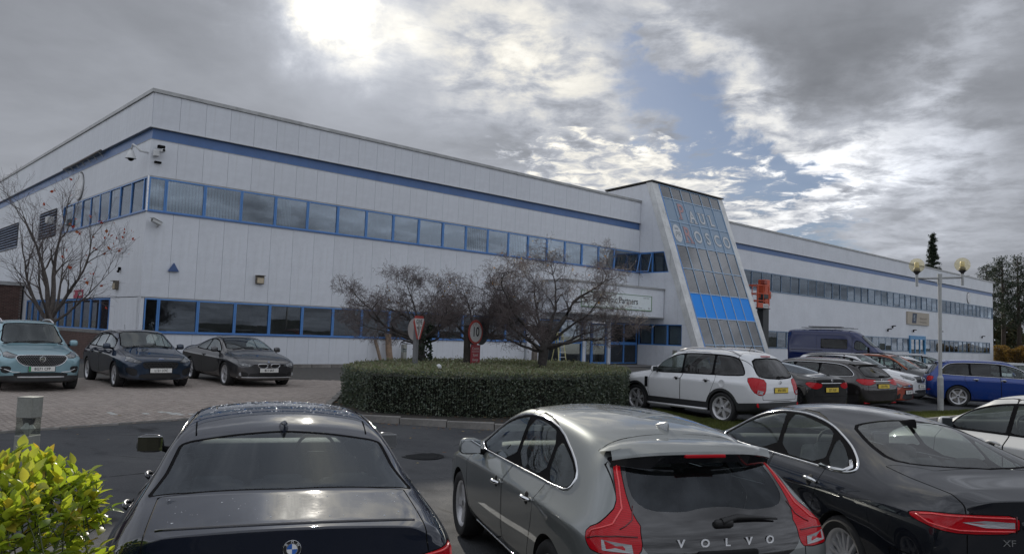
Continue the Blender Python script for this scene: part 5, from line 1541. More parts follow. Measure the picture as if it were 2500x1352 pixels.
    c.panel('bonnet', lambda V: np.maximum(np.maximum(np.abs(V[:, 1])-.74, 1.3-V[:, 0]), .72-V[:, 2]))
    for sg in (1, -1):
        c.panel('door', c.f_side(chaikin([(1.0, .30), (1.08, .62), (1.05, .98), (.6, 1.2), (.3, 1.385), (-.10, 1.41), (-.22, .98), (-.20, .62), (-.19, .30)], 1), sg))
        c.panel('door', c.f_side(chaikin([(-.21, .30), (-.22, .62), (-.24, .98), (-.12, 1.41), (-.5, 1.40), (-1.0, 1.28), (-1.12, 1.02), (-1.09, .78), (-.97, .50), (-.90, .30)], 1), sg))
        for x in (-.06, -1.0): c.handle(x, .885, sg, chrome(), c.root, .2, .017)
        c.mirror(.80, .98, sg, pm, size=(.16, .22, .15), out=.08)
    c.panel('bumper', lambda V: np.maximum(V[:, 0]+2.08, V[:, 2]-.62))
    c.plate('', tuple(c.rear(0, .72)[0]+Vector((-.012, 0, 0))), (0, -1, 0), (0, 0, 1), (.75, .55, .06))
    fin(c, -1.03, c.black, .20, .07)
    c.wheels('thin', satin(), .245, .245, spokes=15)
    c.seats(col=(.11, .11, .11), dash=(1.0, .90), zt=1.18, zf=.38)
    c.finish()
    return t
# ------------------------------------------------------------------ the other parked cars
def gen_rows(xr, xf, hw, H, belt, cowl, wst, top_in, hood, zb=.2, roof=.67, tailw=.9, nose=.0, sq=0.0):
    """cross-sections of a hatchback, estate or off-roader from its main measures"""
    yt = hw*roof; b = belt
    d = {(0, 6): .08+sq, (0, 7): top_in, (0, 8): top_in, (0, 9): top_in, (1, 6): .07+sq, (1, 7): top_in*.92, (1, 8): top_in*.92, (1, 9): top_in*.92,
         (2, 7): top_in*.42, (2, 8): top_in*.42, (2, 9): top_in*.42, (8, 9): .13, (8, 8): .10, (7, 9): .06, (7, 8): .045}
    mid = (wst+xr)/2+.1; wm = (wst+cowl)/2
    rows = [
     (xr+.05, zb+.16, hw*.60, hw*.78, hw*.86, hw*.89, b-.16, hw*.78*tailw/.9, b+.03, yt*.92, H-.15, H-.115),
     (xr+.17, zb+.07, hw*.74, hw*.89, hw*.965, hw*.975, b-.13, hw*.85, b+.03, yt*.97, H-.11, H-.06),
     (xr+.52, zb, hw*.8, hw*.95, hw, hw, b-.11, hw*.88, b+.02, yt, H-.085, H-.025),
     (xr+1.05, zb, hw*.8, hw*.95, hw*.995, hw, b-.11, hw*.885, b+.015, yt, H-.055, H+.005),
     (mid, zb, hw*.8, hw*.95, hw*.985, hw*.99, b-.11, hw*.885, b, yt*1.01, H-.035, H+.018),
     (wst+.28-.42, zb, hw*.8, hw*.95, hw*.985, hw*.99, b-.12, hw*.885, b-.01, yt*1.02, H-.05, H+.01),
     (wst, zb, hw*.8, hw*.95, hw*.99, hw*.99, b-.13, hw*.885, b-.02, yt*1.03, H-.105, H-.04),
     (wm, zb, hw*.8, hw*.95, hw*.995, hw*.995, b-.14, hw*.89, b-.03, yt*1.10, (H+b)/2-.055, (H+b)/2),
     (cowl, zb, hw*.8, hw*.95, hw, hw*.995, b-.15, hw*.89, b-.05, hw*.77, b+.02, b+.06),
     ((cowl+xf)/2-.02, zb, hw*.8, hw*.94, hw*.985, hw*.98, (b+hood)/2-.17, hw*.87, (b+hood)/2-.055, hw*.71, (b+hood)/2-.005, (b+hood)/2+.03),
     (xf-.26, zb+.01, hw*.76, hw*.88, hw*.93, hw*.92, hood-.16, hw*.80, hood-.05, hw*.62, hood-.01, hood+.02),
     (xf-.07, zb+.03, hw*.62, hw*.74, hw*.79, hw*.79, hood-.24, hw*.64, hood-.14, hw*.5, hood-.11, hood-.09)]
    return rows, d

def grid_lines(car, poly, m, nu, nv, size, front=True, dots=True):
    """pattern of studs or bars in a grille"""
    mb = MB(); ys = [p[0] for p in poly]; zs = [p[1] for p in poly]
    for i in range(nu):
        for j in range(nv):
            y = min(ys)+(max(ys)-min(ys))*(i+.5+.5*(j % 2))/nu; z = min(zs)+(max(zs)-min(zs))*(j+.5)/nv
            if sdf_poly(np.array([y]), np.array([z]), poly)[0] > -size: continue
            p, n = car.front(y, z)
            mb.cbox(tuple(p+n*.006), (.008, size*(1 if dots else 5), size*.5), 0)
    return mb.build('grille_studs', m, car.root, fix=False)

def gen_car(name_label, loc, yaw, hw, H, L, wb, fo, pm, belt, cowl, wst, top_in, hood, R=.33, rim='fat', spokes=5, rimr=None, zb=.2, roof=.67,
            dlo=None, pillars=(), gm=None, gm_front=None, moulding=None, clad=None, rails=None, rear=None, front=None, mirrors=True, cat='car', rows=None, dxs=None,
            handles=(.0, -.85), handle_m=None, doors=2, level=3, spoiler=None, fin_at=None, tone=(.04, .04, .042), creases=None, tyre_w=.225, roof_m=None, sq=0.0, tailw=.9, seat_rows=None):
    t = thing('car', name_label, cat, loc, yaw)
    xf = wb/2+fo; xr = xf-L
    if rows is None: rows, dxs = gen_rows(xr, xf, hw, H, belt, cowl, wst, top_in, hood, zb, roof, tailw, sq=sq)
    n = len(rows)
    sh = body_shell(rows, zs=zb+.09, zm=max(.5, R+.2), bulge=(.07, .12), level=level, dx=dxs,
                    crease_long=creases or [(5, 1, n-1, .6), (6, 3, n-4, .55), (7, 2, n-4, .35), (7, n-4, n-1, .5), (3, 1, n-1, .5)], crease_x=[(n-4, 6, 9, .5), (0, 6, 9, .3)])
    c = Car(t, sh, pm, xr, xf, wb, R)
    c.zfloor = zb; c.cut_arches()
    gm = gm or car_glass(); ar = R+.032
    front = front or {}; rear = rear or {}
    # windscreen
    wy = hw*.74; c.glazed('windscreen', c.f_top(chaikin(mirror_poly([(cowl+.12, 0), (cowl+.06, hw*.38), (cowl-.08, wy), ((cowl+wst)/2-.05, hw*.66), (wst-.03, hw*roof*.90), (wst, .25), (wst+.015, 0)]), 1), belt-.02), car_glass(), .03)
    # rear window
    if 'win' in rear:
        w0 = rear['win']; xm = rear.get('xmax', xr+.75)
        if rear.get('top'): c.glazed('rear_window', c.f_top(chaikin(mirror_poly(w0), 1), belt), gm, .025)
        else: c.glazed('rear_window', c.f_rear(chaikin(mirror_y(w0), 1), xm), gm, .03)
    # side glass
    if dlo is None:
        dlo = [(cowl-.2, belt-.02), ((cowl+wst)/2-.02, (belt+H)/2-.02), (wst-.10, H-.145), (wst-.55, H-.095), (xr+top_in+.60, H-.105), (xr+top_in+.22, H-.17), (xr+.38, belt+.10), (xr+.48, belt+.03), (0, belt+.005)]
    D = chaikin(dlo, 2); xs = [max(p[0] for p in dlo)+.1]+list(pillars)+[min(p[0] for p in dlo)-.1]
    for sg in (1, -1):
        base = c.f_side(D, sg)
        for k in range(len(xs)-1):
            a, b = xs[k], xs[k+1]
            f = lambda V, a=a, b=b: np.maximum(base(V)+.028, np.maximum(V[:, 0]-a+(.035 if k else 0), b+(.035 if k < len(xs)-2 else 0)-V[:, 0]))
            c.emit('side_window', c.take(f), (gm_front or car_glass()) if k == 0 else gm, push=-.002)
        c.emit('window_frame', c.take(base), c.black)
        if moulding: c.strip('window_moulding', c.side_line(refine(D, .08), sg), moulding, .011)
        # lamps
        if 'lamp' in rear: 
            x0 = rear.get('x0', xr-.03); c.panel('tail_light', c.f_rwrap(chaikin(rear['lamp'], 1), sg, x0), red_lens(), .004)
        if 'lamp' in front: c.panel('head_light', c.f_fwrap(chaikin(front['lamp'], 1), sg, xf+.03), mat('lamp bowl', (.10, .105, .11), .12, .2, var=.5, vscale=14, coat=1), .004)
        if 'lamp' in front:
            LP = front['lamp']; w0 = min(p[0] for p in LP); w1 = max(p[0] for p in LP); lm_ = [o for o in t.children if o.name.startswith('head_light')]
            for q_ in (.22, .46):
                w_ = w0+(w1-w0)*q_; zz = [p[1]+(b_[1]-p[1])*(w_-p[0])/(b_[0]-p[0]+1e-9) for p, b_ in zip(LP, LP[1:]+LP[:1]) if (p[0]-w_)*(b_[0]-w_) <= 0]
                p, nn = c.front(sg*w_*.95, sum(zz)/max(1, len(zz)))
                r_ = .30*(max(zz)-min(zz)); d = MB().lathe([(0, .0), (r_*.7, .004), (r_, .012), (r_*1.1, .004), (r_*1.15, -.01)], 16).build('reflector', clear_lens(), lm_[-1], smooth=40)
                d.matrix_local = Matrix.Translation(p+nn*.004) @ nn.to_track_quat('Z', 'Y').to_matrix().to_4x4()
        for nm, P, m_ in front.get('corner', []): c.panel(nm, c.f_fwrap(chaikin(P, 1), sg, xf+.03), m_, .003)
        for nm, P, m_ in rear.get('corner', []): c.panel(nm, c.f_rwrap(chaikin(P, 1), sg, xr-.03), m_, .003)
    for nm, P, m_ in front.get('panels', []): c.panel(nm, c.f_front(chaikin(P, 1), xf-.5), m_, .003)
    for nm, P, m_ in rear.get('panels', []): c.panel(nm, c.f_rear(chaikin(P, 1), xr+.6), m_, .003)
    if clad:
        cm = mat('grey plastic cladding', (.026, .027, .028), .6, var=.15)
        def fc(V):
            a = np.minimum(np.hypot(V[:, 0]+wb/2, V[:, 2]-R), np.hypot(V[:, 0]-wb/2, V[:, 2]-R))-(ar+.06)
            z = V[:, 2]-np.interp(V[:, 0], [xr, xr+.35, -wb/2, wb/2, xf-.35, xf], [clad[1], clad[1]-.03, clad[0], clad[0], clad[2]-.04, clad[2]])
            return np.minimum(z, np.maximum(a, .5-np.abs(V[:, 1])))
        c.emit('cladding', c.take(fc), cm, push=.004)
    # doors, lids
    if handle_m is None: handle_m = pm
    zt = H-.06
    xb = pillars[0] if pillars else 0
    for sg in (1, -1):
        c.panel('door', c.f_side([(cowl-.22, zb+.1), (cowl-.12, .6), (cowl-.16, belt-.03), (wst+.1, zt-.05), (wst-.3, zt), (xb, zt), (xb-.02, belt), (xb, zb+.1)], sg), gap=.005)
        if doors > 1:
            xe = -wb/2
            c.panel('door', c.f_side([(xb-.01, zb+.1), (xb-.03, belt), (xb-.01, zt), (xe+.5, zt-.02), (xe+.28, belt+.12), (xe+.2, belt-.1), (xe+.42, .5), (xe+.52, zb+.1)], sg), gap=.005)
        for x in handles[:doors]: c.handle(x, belt-.11, sg, handle_m, c.root, .19, .016)
        if mirrors: c.mirror(cowl-.36, belt+.04, sg, mirrors if not isinstance(mirrors, bool) else pm, size=(.14, .20, .15), out=.08)
        if rails:
            P = []
            for i in range(9):
                q = i/8; x = (wst-.1)+(xr+top_in+.25-(wst-.1))*q
                p, nn = c.top(x, sg*hw*roof*.90); P.append(tuple(p+Vector((0, 0, .015+.05*min(1, 4*q, 4*(1-q))))))
            MB().tube(P, .017, 8).build('roof_rail', rails, t, smooth=True)
    c.panel('bonnet', lambda V: np.maximum(np.maximum(np.abs(V[:, 1])-hw*.80, cowl-.02-V[:, 0]), hood-.12-V[:, 2]), gap=.005)
    if rear: c.panel('tailgate', lambda V: np.maximum(np.maximum(np.abs(V[:, 1])-hw*.70, V[:, 0]-(rear.get('lid_x', xr+.7))), rear.get('lid_z', .62)-V[:, 2]), gap=.005)
    if roof_m: c.emit('roof', c.take(lambda V: np.maximum(H-.125-V[:, 2], np.maximum(V[:, 0]-wst-.3, xr+.1-V[:, 0]))), roof_m)
    if spoiler:
        x0, x1, z, w = spoiler; ys = np.linspace(-w, w, 11); V = []; F = []
        for y in ys:
            e = (y/w)**2; a, _ = c.top(x0, y*.96)
            V += [(x0, y, a.z+.004), (x1+.06*e, y, z-.02*e), (x1+.06*e, y, z-.03-.02*e), (x0, y, z-.06)]
        for i in range(10):
            for k in range(3): F.append((i*4+k, i*4+k+1, i*4+5+k, i*4+4+k))
        MB().add(V, F).build('spoiler', pm, t, smooth=50)
    if fin_at is not None: fin(c, fin_at, c.black, .16, .06)
    c.wheels(rim, satin(), tyre_w, rimr or R*.74, spokes=spokes)
    c.seats(col=tone, dash=(cowl-.16, belt-.03), zt=belt+.20, zf=belt-.58, rows=seat_rows or ((.05, 2), (-.82, 3)))
    c.finish()
    return t, c

def fplate(c, txt, z, y=0.0, **k):
    p, n = c.front(y, z); return c.plate(txt, tuple(p+Vector((.012, 0, 0))), (0, 1, 0), (0, 0, 1), **k)
def rplate(c, txt, z, y=0.0, col=(.72, .50, .05), **k):
    p, n = c.rear(y, z); return c.plate(txt, tuple(p+Vector((-.012, 0, 0))), (0, -1, 0), (0, 0, 1), col=col, **k)
def at(x, y): return (x, y, ground(x, y)+.004)


def wiper_pair(c, cowl, hw):
    P = [c.top(cowl+.02-.02*abs(y), y) for y in np.linspace(.5, -.05, 6)]; Q = [c.top(cowl+.03, y) for y in np.linspace(-.05, -.55, 6)]
    for L in (P, Q): MB().tube([tuple(p+n*.015) for p, n in L], .010, 6).build('wiper', mat('wiper black', (.012, .012, .012), .5), c.root)

def build_mid_cars():
    dark = mat('black gloss', (.01, .01, .011), .08, coat=1)
    mesh_black = mat('grille black', (.010, .010, .011), .5)
    silver = satin()
    # ---- pale blue crossover, nose on
    t, c = gen_car('pale blue crossover with a studded black grille, parked nose out beside the brick wall', at(-12.05, 19.35), rad(-49), .905, 1.625, 4.31, 2.585, .88,
        paint('pale blue paint', (.26, .41, .46), .5, .38), 1.02, .98, .22, .30, .93, R=.345, rim='thin', spokes=10, rails=silver, moulding=None, clad=(.36, .50, .40), pillars=(-.14, -1.0), fin_at=-1.3,
        front=dict(lamp=[(.54, .84), (.82, .885), (1.10, .925), (1.14, .89), (.98, .815), (.74, .775), (.56, .79)],
                   panels=[('grille', [(-.52, .80), (-.44, .855), (.44, .855), (.52, .80), (.45, .68), (.30, .60), (-.30, .60), (-.45, .68)], mesh_black),
                           ('lower_grille', [(-.56, .46), (.56, .46), (.50, .36), (-.50, .36)], mesh_black)],
                   corner=[('fog_recess', [(.64, .60), (.98, .60), (.96, .46), (.70, .44)], mesh_black)]))
    G = [(-.52, .80), (-.44, .855), (.44, .855), (.52, .80), (.45, .68), (.30, .60), (-.30, .60), (-.45, .68)]
    grid_lines(c, G, silver, 22, 8, .012)
    c.strip('grille_surround', [c.front(y, z) for y, z in refine(chaikin(G, 1), .05)], chrome(), .010)
    p, n = c.front(0, .765); d = MB().lathe([(0, .012), (.062, .012), (.068, 0)], 8).build('emblem', mat('badge black', (.012, .012, .014), .25), t); frame_mat(d, tuple(p+n*.004), (0, 1, 0), (0, 0, 1))
    MB().lathe([(.056, .012), (.06, .016), (.066, .012)], 8).build('emblem_rim', chrome(), d)
    text('MG', .07, chrome(), d, (0, -.002, .014), (1, 0, 0), (0, 1, 0), offset=.002)
    fplate(c, 'BG71 CFP', .545, band=(.02, .28, .09))
    for sg in (1, -1):
        c.strip('bumper_moulding', [c.front(sg*y, z) for y, z in ((.40, .465), (.56, .475), (.66, .52), (.78, .56))], chrome(), .012, False)
    c.strip('skid_bar', [(p+Vector((.006, 0, 0)), n) for p, n in (c.front(y, .36) for y in np.linspace(-.46, .46, 9))], silver, .018, False)
    wiper_pair(c, .98, .9)
    # ---- dark blue hatchback, nose on
    G = [(-.40, .69), (.40, .69), (.44, .62), (.36, .50), (-.36, .50), (-.44, .62)]
    t, c = gen_car('dark blue hatchback parked nose out between the pale blue crossover and the grey coupe', at(-10.25, 21.35), rad(-49), .912, 1.465, 4.38, 2.70, .86,
        paint('dark slate blue paint', (.028, .045, .075), .6, .36), .955, 1.08, .28, .46, .84, R=.325, rim='fat', clad=None, pillars=(-.12, -.95), roof_m=dark, moulding=None, doors=2,
        front=dict(lamp=[(.48, .70), (.72, .755), (1.08, .825), (1.16, .80), (1.0, .705), (.72, .66), (.50, .66)],
                   panels=[('grille', G, mesh_black), ('lower_grille', [(-.46, .40), (.46, .40), (.52, .27), (-.52, .27)], mesh_black)],
                   corner=[('fog_recess', [(.60, .50), (.98, .56), (.98, .44), (.72, .34), (.60, .36)], mesh_black)]))
    grid_lines(c, G, dark, 12, 5, .03)
    p, n = c.front(0, .755); d = MB().lathe([(0, .006), (.032, .006), (.036, 0)], 24).build('emblem', mat('badge silver', (.5, .52, .55), .3, .6), t); frame_mat(d, tuple(p+n*.002), (0, 1, 0), (0, 0, 1)); d.scale = (1.9, .8, 1)
    text('Ford', .03, badge_blue(), d, (0, 0, .008), (1, 0, 0), (0, 1, 0), offset=.001)
    fplate(c, 'L121 LOC', .475)
    for sg in (1, -1): c.strip('sill_moulding', [c.side(x, .25, sg) for x in np.linspace(-.9, .9, 10)], dark, .014, False)
    wiper_pair(c, 1.08, .9)
    MB().tube([tuple(c.top(-1.25, 0)[0]), tuple(c.top(-1.25, 0)[0]+Vector((-.06, 0, .13)))], .005, 5).build('aerial', c.black, t)
    # ---- grey coupe, nose on
    hw = .928; H = 1.375; xf = 1.39+.93; xr = xf-4.82
    rows = [
     (xr+.04, .34, .56, .72, .80, .82, .80, .70, .93, .54, .985, 1.0),
     (xr+.15, .26, .70, .82, .89, .90, .82, .79, .955, .62, 1.02, 1.035),
     (xr+.55, .18, .74, .87, .92, .93, .82, .82, .96, .65, 1.03, 1.045),
     (xr+.92, .17, .75, .88, .925, .935, .82, .82, .95, .63, 1.06, 1.085),
     (xr+1.35, .17, .75, .88, .92, .93, .81, .80, .935, .59, 1.19, 1.225),
     (xr+1.85, .17, .75, .88, .91, .92, .80, .795, .92, .565, 1.285, 1.335),
     (-.25, .17, .75, .88, .905, .915, .79, .795, .905, .57, 1.325, 1.385),
     (.20, .17, .75, .88, .91, .915, .78, .80, .895, .59, 1.285, 1.345),
     (.68, .17, .75, .88, .915, .92, .77, .81, .88, .655, 1.10, 1.15),
     (1.12, .17, .75, .88, .92, .92, .76, .81, .865, .69, .925, .96),
     (1.62, .17, .74, .87, .91, .905, .74, .79, .835, .64, .86, .89),
     (2.05, .18, .70, .81, .86, .85, .66, .73, .75, .56, .775, .80),
     (2.24, .20, .58, .68, .72, .72, .56, .58, .63, .46, .66, .68)]
    t, c = gen_car('dark grey two door coupe parked nose out, nearest the clipped hedge', at(-8.05, 23.05), rad(-50), hw, H, 4.82, 2.78, .93,
        paint('grey metallic paint', (.085, .085, .090), .7, .38), .91, 1.0, .20, .4, .75, R=.335, rim='twin', clad=None, rows=rows, dxs={(9, 9): .14, (9, 8): .11, (8, 9): .07, (8, 8): .05}, pillars=(-.42,), doors=1, handles=(-.25,),
        dlo=[(.86, .90), (.55, 1.07), (.2, 1.225), (-.15, 1.285), (-.6, 1.27), (-1.05, 1.16), (-1.28, 1.03), (-1.25, .955), (-.3, .92)],
        front=dict(lamp=[(.42, .62), (.62, .66), (.98, .70), (1.06, .68), (.94, .61), (.70, .565), (.47, .57)],
                   panels=[('grille', [(.035, .645), (.30, .645), (.31, .60), (.25, .535), (.06, .535)], mesh_black), ('grille', [(-.035, .645), (-.30, .645), (-.31, .60), (-.25, .535), (-.06, .535)], mesh_black),
                           ('lower_grille', [(-.50, .40), (.50, .40), (.56, .30), (-.56, .30)], mesh_black)],
                   corner=[('fog_recess', [(.62, .41), (.92, .44), (.90, .33), (.64, .30)], mesh_black)]), mirrors=True)
    for sg in (1, -1):
        K = [(sg*a, b) for a, b in [(.035, .645), (.30, .645), (.31, .60), (.25, .535), (.06, .535)]]
        c.strip('grille_surround', [c.front(y, z) for y, z in refine(chaikin(K, 2), .04)], chrome(), .012)
        MB().lathe([(0, .01), (.045, .008), (.05, 0)], 14).build('fog_light', clear_lens(), t).matrix_local = Matrix.Translation(c.front(sg*.72, .37)[0]) @ Matrix.Rotation(math.pi/2, 4, 'Y')
    p, n = c.front(0, .70); roundel(c, tuple(p+n*.002), (0, 1, 0), (-.4, 0, 1), .036)
    fplate(c, 'B11 SAT', .475)
    c.strip('bumper_moulding', [c.front(y, .285) for y in np.linspace(-.78, .78, 15)], silver, .012, False)
    wiper_pair(c, 1.0, .9)
    # ---- white off-roader, tail on
    wt = paint('white paint', (.68, .69, .70), .0, .35, .02)
    t, c = gen_car('white off-roader with black cladding and roof rails parked beside the clipped hedge', at(4.86, 19.75), rad(127.5), .925, 1.705, 4.575, 2.707, .90,
        wt, 1.085, 1.04, .25, .42, .97, R=.365, rim='fat', spokes=6, rails=silver, clad=(.47, .56, .5), pillars=(-.10, -1.02), gm=dark_glass(), gm_front=car_glass(), roof=.70, handle_m=silver, handles=(-.02, -.92), zb=.24,
        rear=dict(win=[(0, 1.56), (.56, 1.53), (.66, 1.30), (.68, 1.14), (.5, 1.09), (0, 1.07)], lamp=[(.56, 1.06), (.98, 1.12), (1.22, 1.09), (1.06, .80), (.78, .70), (.60, .76)], xmax=-1.5,
                  panels=[('bumper_moulding', [(-.5, .60), (.5, .60), (.5, .575), (-.5, .575)], chrome())]))
    for sg in (1, -1):
        P = [c.rear(sg*y, z)[0]+Vector((-.004, 0, 0)) for y, z in refine([(.62, .81), (.78, .84), (.80, .76), (.66, .735)], .03)]; cen = sum(P, Vector())/len(P)
        MB().add([q[:] for q in P]+[cen[:]], [(i, (i+1) % len(P), len(P)) for i in range(len(P))]).build('reversing_light', clear_lens(), t)
        d = MB().lathe([(0, .012), (.05, .01), (.055, 0)], 18).build('rear_reflector', red_lens(), t); d.matrix_local = Matrix.Translation(c.rear(sg*.76, .50)[0]) @ Matrix.Rotation(-math.pi/2, 4, 'Y')
        p, n = c.side(.98, .82, sg); MB().cbox(tuple(p), (.10, .03, .26), .012).build('side_vent', c.black, t)
        MB().tube([(-.95, sg*.90, .30), (-.85, sg*.95, .30), (.80, sg*.95, .30), (.92, sg*.90, .30)], .035, 8).build('side_step', silver, t, smooth=True)
        p, n = c.side(-1.36, .93, sg); 
        if sg == 1:
            q = MB().lathe([(.0, .0015), (.082, .0015), (.085, .003), (.088, .0015)], 28).build('fuel_flap', wt, t, smooth=40); q.matrix_local = Matrix.Translation(p+n*.001) @ n.to_track_quat('Z', 'Y').to_matrix().to_4x4()
    rplate(c, 'BF61 BVB', .83); p, n = c.rear(0, .985)
    d = MB().lathe([(.048, .0), (.052, .006), (.058, .006), (.062, 0)], 24).build('emblem', chrome(), t); frame_mat(d, tuple(p+n*.002), (0, -1, 0), (0, 0, 1))
    MB().prism([(-.03, .02), (.03, .03), (.0, .0), (.03, -.03), (-.03, -.02), (.0, .005)], 0, .006).build('emblem_mark', chrome(), d)
    P = [c.rear(y, z) for y, z in [(.0, 1.125), (-.18, 1.135), (-.36, 1.125)]]; MB().tube([tuple(p+n*.02) for p, n in P], [.02, .013, .006], 8).build('wiper', mat('wiper black', (.012, .012, .012), .5), t)
    MB().cbox(tuple(c.rear(0, 1.585)[0]), (.05, .34, .025), .008).build('brake_light', red_lens(), t)
    MB().tube([tuple(c.top(-1.45, 0)[0]), tuple(c.top(-1.45, 0)[0]+Vector((-.12, 0, .17)))], .006, 5).build('aerial', c.black, t)
    # ---- black saloon, tail on
    hw = .932; xf = 1.42+.92; xr = xf-4.87
    rows = [
     (xr+.05, .34, .58, .76, .82, .84, .88, .73, 1.0, .57, 1.055, 1.075),
     (xr+.16, .26, .70, .85, .90, .91, .89, .80, 1.02, .64, 1.085, 1.105),
     (xr+.42, .19, .74, .87, .925, .93, .89, .83, 1.03, .67, 1.10, 1.12),
     (xr+.62, .19, .75, .88, .93, .932, .89, .83, 1.03, .66, 1.13, 1.15),
     (xr+1.15, .19, .75, .88, .925, .93, .88, .815, 1.02, .62, 1.29, 1.325),
     (xr+1.75, .19, .75, .88, .92, .925, .87, .81, 1.01, .59, 1.39, 1.445),
     (-.2, .19, .75, .88, .915, .92, .87, .81, 1.0, .60, 1.425, 1.485),
     (.32, .19, .75, .88, .915, .92, .86, .81, .98, .61, 1.375, 1.435),
     (.80, .19, .75, .88, .92, .92, .85, .82, .965, .665, 1.185, 1.235),
     (1.24, .19, .75, .88, .925, .92, .84, .82, .945, .70, .99, 1.03),
     (1.70, .19, .74, .87, .915, .91, .82, .80, .90, .65, .93, .96),
     (2.06, .20, .70, .82, .86, .85, .73, .74, .80, .58, .83, .86),
     (2.26, .22, .58, .69, .73, .72, .63, .60, .68, .48, .71, .73)]
    bk = paint('black paint', (.010, .0105, .012), .3, .32)
    t, c = gen_car('black saloon with a bright bar across its boot, parked beside the white off-roader', at(6.75, 21.75), rad(124), hw, 1.47, 4.87, 2.84, .92,
        bk, 1.0, 1.14, .42, .5, .86, R=.34, rows=rows, dxs={(9, 9): .14, (9, 8): .11}, pillars=(-.12, -1.05), moulding=chrome(), gm=dark_glass_light(),
        dlo=[(1.0, .985), (.70, 1.14), (.32, 1.32), (-.1, 1.375), (-.6, 1.37), (-1.05, 1.30), (-1.42, 1.15), (-1.40, 1.06), (-.3, 1.01)],
        rear=dict(win=[(xr+1.66, 0), (xr+1.62, .50), (xr+1.2, .575), (xr+.72, .60), (xr+.60, .3), (xr+.58, 0)], top=True, lamp=[(.40, .93), (.62, .965), (.98, .98), (1.06, .93), (.92, .85), (.66, .79), (.42, .845)], lid_x=xr+.55,
                  panels=[('lower_grille', [(-.45, .44), (.45, .44), (.45, .40), (-.45, .40)], mesh_black)]), fin_at=xr+1.72)
    c.strip('boot_bar', [(p+n*.004, n) for p, n in (c.rear(y, .945) for y in np.linspace(-.42, .42, 13))], chrome(), .013, False)
    lip = [c.top(xr+.09+.06*(y/.6)**2, y) for y in np.linspace(-.56, .56, 13)]; c.strip('spoiler_lip', lip, dark, .014, False)
    p, n = c.rear(0, 1.01); d = MB().lathe([(0, .008), (.035, .008), (.04, 0)], 18).build('emblem', chrome(), t); frame_mat(d, tuple(p+n*.002), (0, -1, 0), (0, 0, 1))
    rplate(c, 'SE71 XUF', .78)
    # ---- dark brown-grey estate, tail on
    t, c = gen_car('dark brown-grey estate car with a chrome window line, tail towards the grass verge', at(9.25, 24.2), rad(122), .928, 1.50, 4.91, 2.737, .96,
        paint('brown grey paint', (.035, .031, .031), .7, .36), 1.0, 1.10, .36, .50, .86, R=.34, pillars=(-.14, -1.02), moulding=chrome(), gm=dark_glass(), spoiler=(-1.85, -2.12, 1.40, .56), fin_at=-1.55,
        rear=dict(win=[(0, 1.36), (.52, 1.34), (.60, 1.18), (.62, 1.06), (.4, 1.03), (0, 1.02)], xmax=-1.6, lamp=[(.36, .98), (.70, 1.0), (1.10, 1.0), (1.2, .95), (.98, .84), (.60, .82), (.36, .90)],
                  panels=[('lower_grille', [(-.6, .34), (.6, .34), (.6, .28), (-.6, .28)], mesh_black)]))
    c.strip('boot_bar', [(p+n*.006, n) for p, n in (c.rear(y, .93) for y in np.linspace(-.40, .40, 11))], chrome(), .018, False)
    rplate(c, 'CE16 PVR', .80)
    p, n = c.rear(0, .96); d = MB().lathe([(.034, .0), (.038, .008), (.044, .008), (.048, 0)], 18).build('emblem', chrome(), t); frame_mat(d, tuple(p+n*.01), (0, -1, 0), (0, 0, 1))
    for sg in (1, -1): MB().cbox(tuple(c.rear(sg*.62, .33)[0]), (.03, .26, .03), .008).build('rear_reflector', red_lens(), t)
    P = [c.rear(y, z) for y, z in [(.0, 1.065), (-.2, 1.075), (-.4, 1.065)]]; MB().tube([tuple(p+n*.02) for p, n in P], [.02, .013, .006], 8).build('wiper', mat('wiper black', (.012, .012, .012), .5), t)
    # ---- orange-red hatchback nose on
    G = [(-.36, .47), (.36, .47), (.46, .27), (-.46, .27)]
    t, c = gen_car('orange-red hatchback nosing out from behind the dark estate car', at(11.2, 26.4), rad(-47), .91, 1.47, 4.36, 2.65, .90,
        paint('orange red paint', (.38, .075, .045), .35, .36), .97, 1.06, .26, .46, .84, R=.32, pillars=(-.12, -.95),
        front=dict(lamp=[(.42, .72), (.66, .79), (1.06, .87), (1.16, .84), (.98, .72), (.66, .65), (.46, .66)],
                   panels=[('grille', [(-.42, .70), (.42, .70), (.38, .63), (-.38, .63)], mesh_black), ('lower_grille', G, mesh_black)],
                   corner=[('fog_recess', [(.56, .46), (.62, .47), (.98, .33), (.62, .29)], mesh_black)]))
    c.strip('grille_bar', [c.front(y, .668) for y in np.linspace(-.38, .38, 9)], chrome(), .012, False)
    p, n = c.front(0, .70); d = MB().lathe([(0, .01), (.032, .008), (.036, 0)], 20).build('emblem', badge_blue(), t); frame_mat(d, tuple(p+n*.004), (0, 1, 0), (0, 0, 1)); d.scale = (1.8, .8, 1)
    fplate(c, 'DT61 UMF', .50)
    # ---- white crossover with dark roof, nose on
    G = [(-.40, .90), (.40, .90), (.44, .82), (.34, .70), (-.34, .70), (-.44, .82)]
    t, c = gen_car('white crossover with dark roof and chrome window line, behind the orange-red hatchback', at(12.75, 28.6), rad(-47), .92, 1.62, 4.48, 2.675, .92,
        wt, 1.05, 1.02, .25, .40, .94, R=.35, pillars=(-.12, -1.0), roof_m=paint('brown grey paint', (.035, .031, .031), .7, .36), moulding=chrome(), clad=(.36, .45, .36),
        front=dict(lamp=[(.46, .84), (.72, .90), (1.10, .955), (1.16, .92), (.92, .82), (.60, .775)], panels=[('grille', G, mesh_black), ('lower_grille', [(-.5, .46), (.5, .46), (.5, .36), (-.5, .36)], mesh_black)]))
    c.strip('grille_surround', [c.front(y, z) for y, z in refine(chaikin(G, 1), .06)], chrome(), .013)
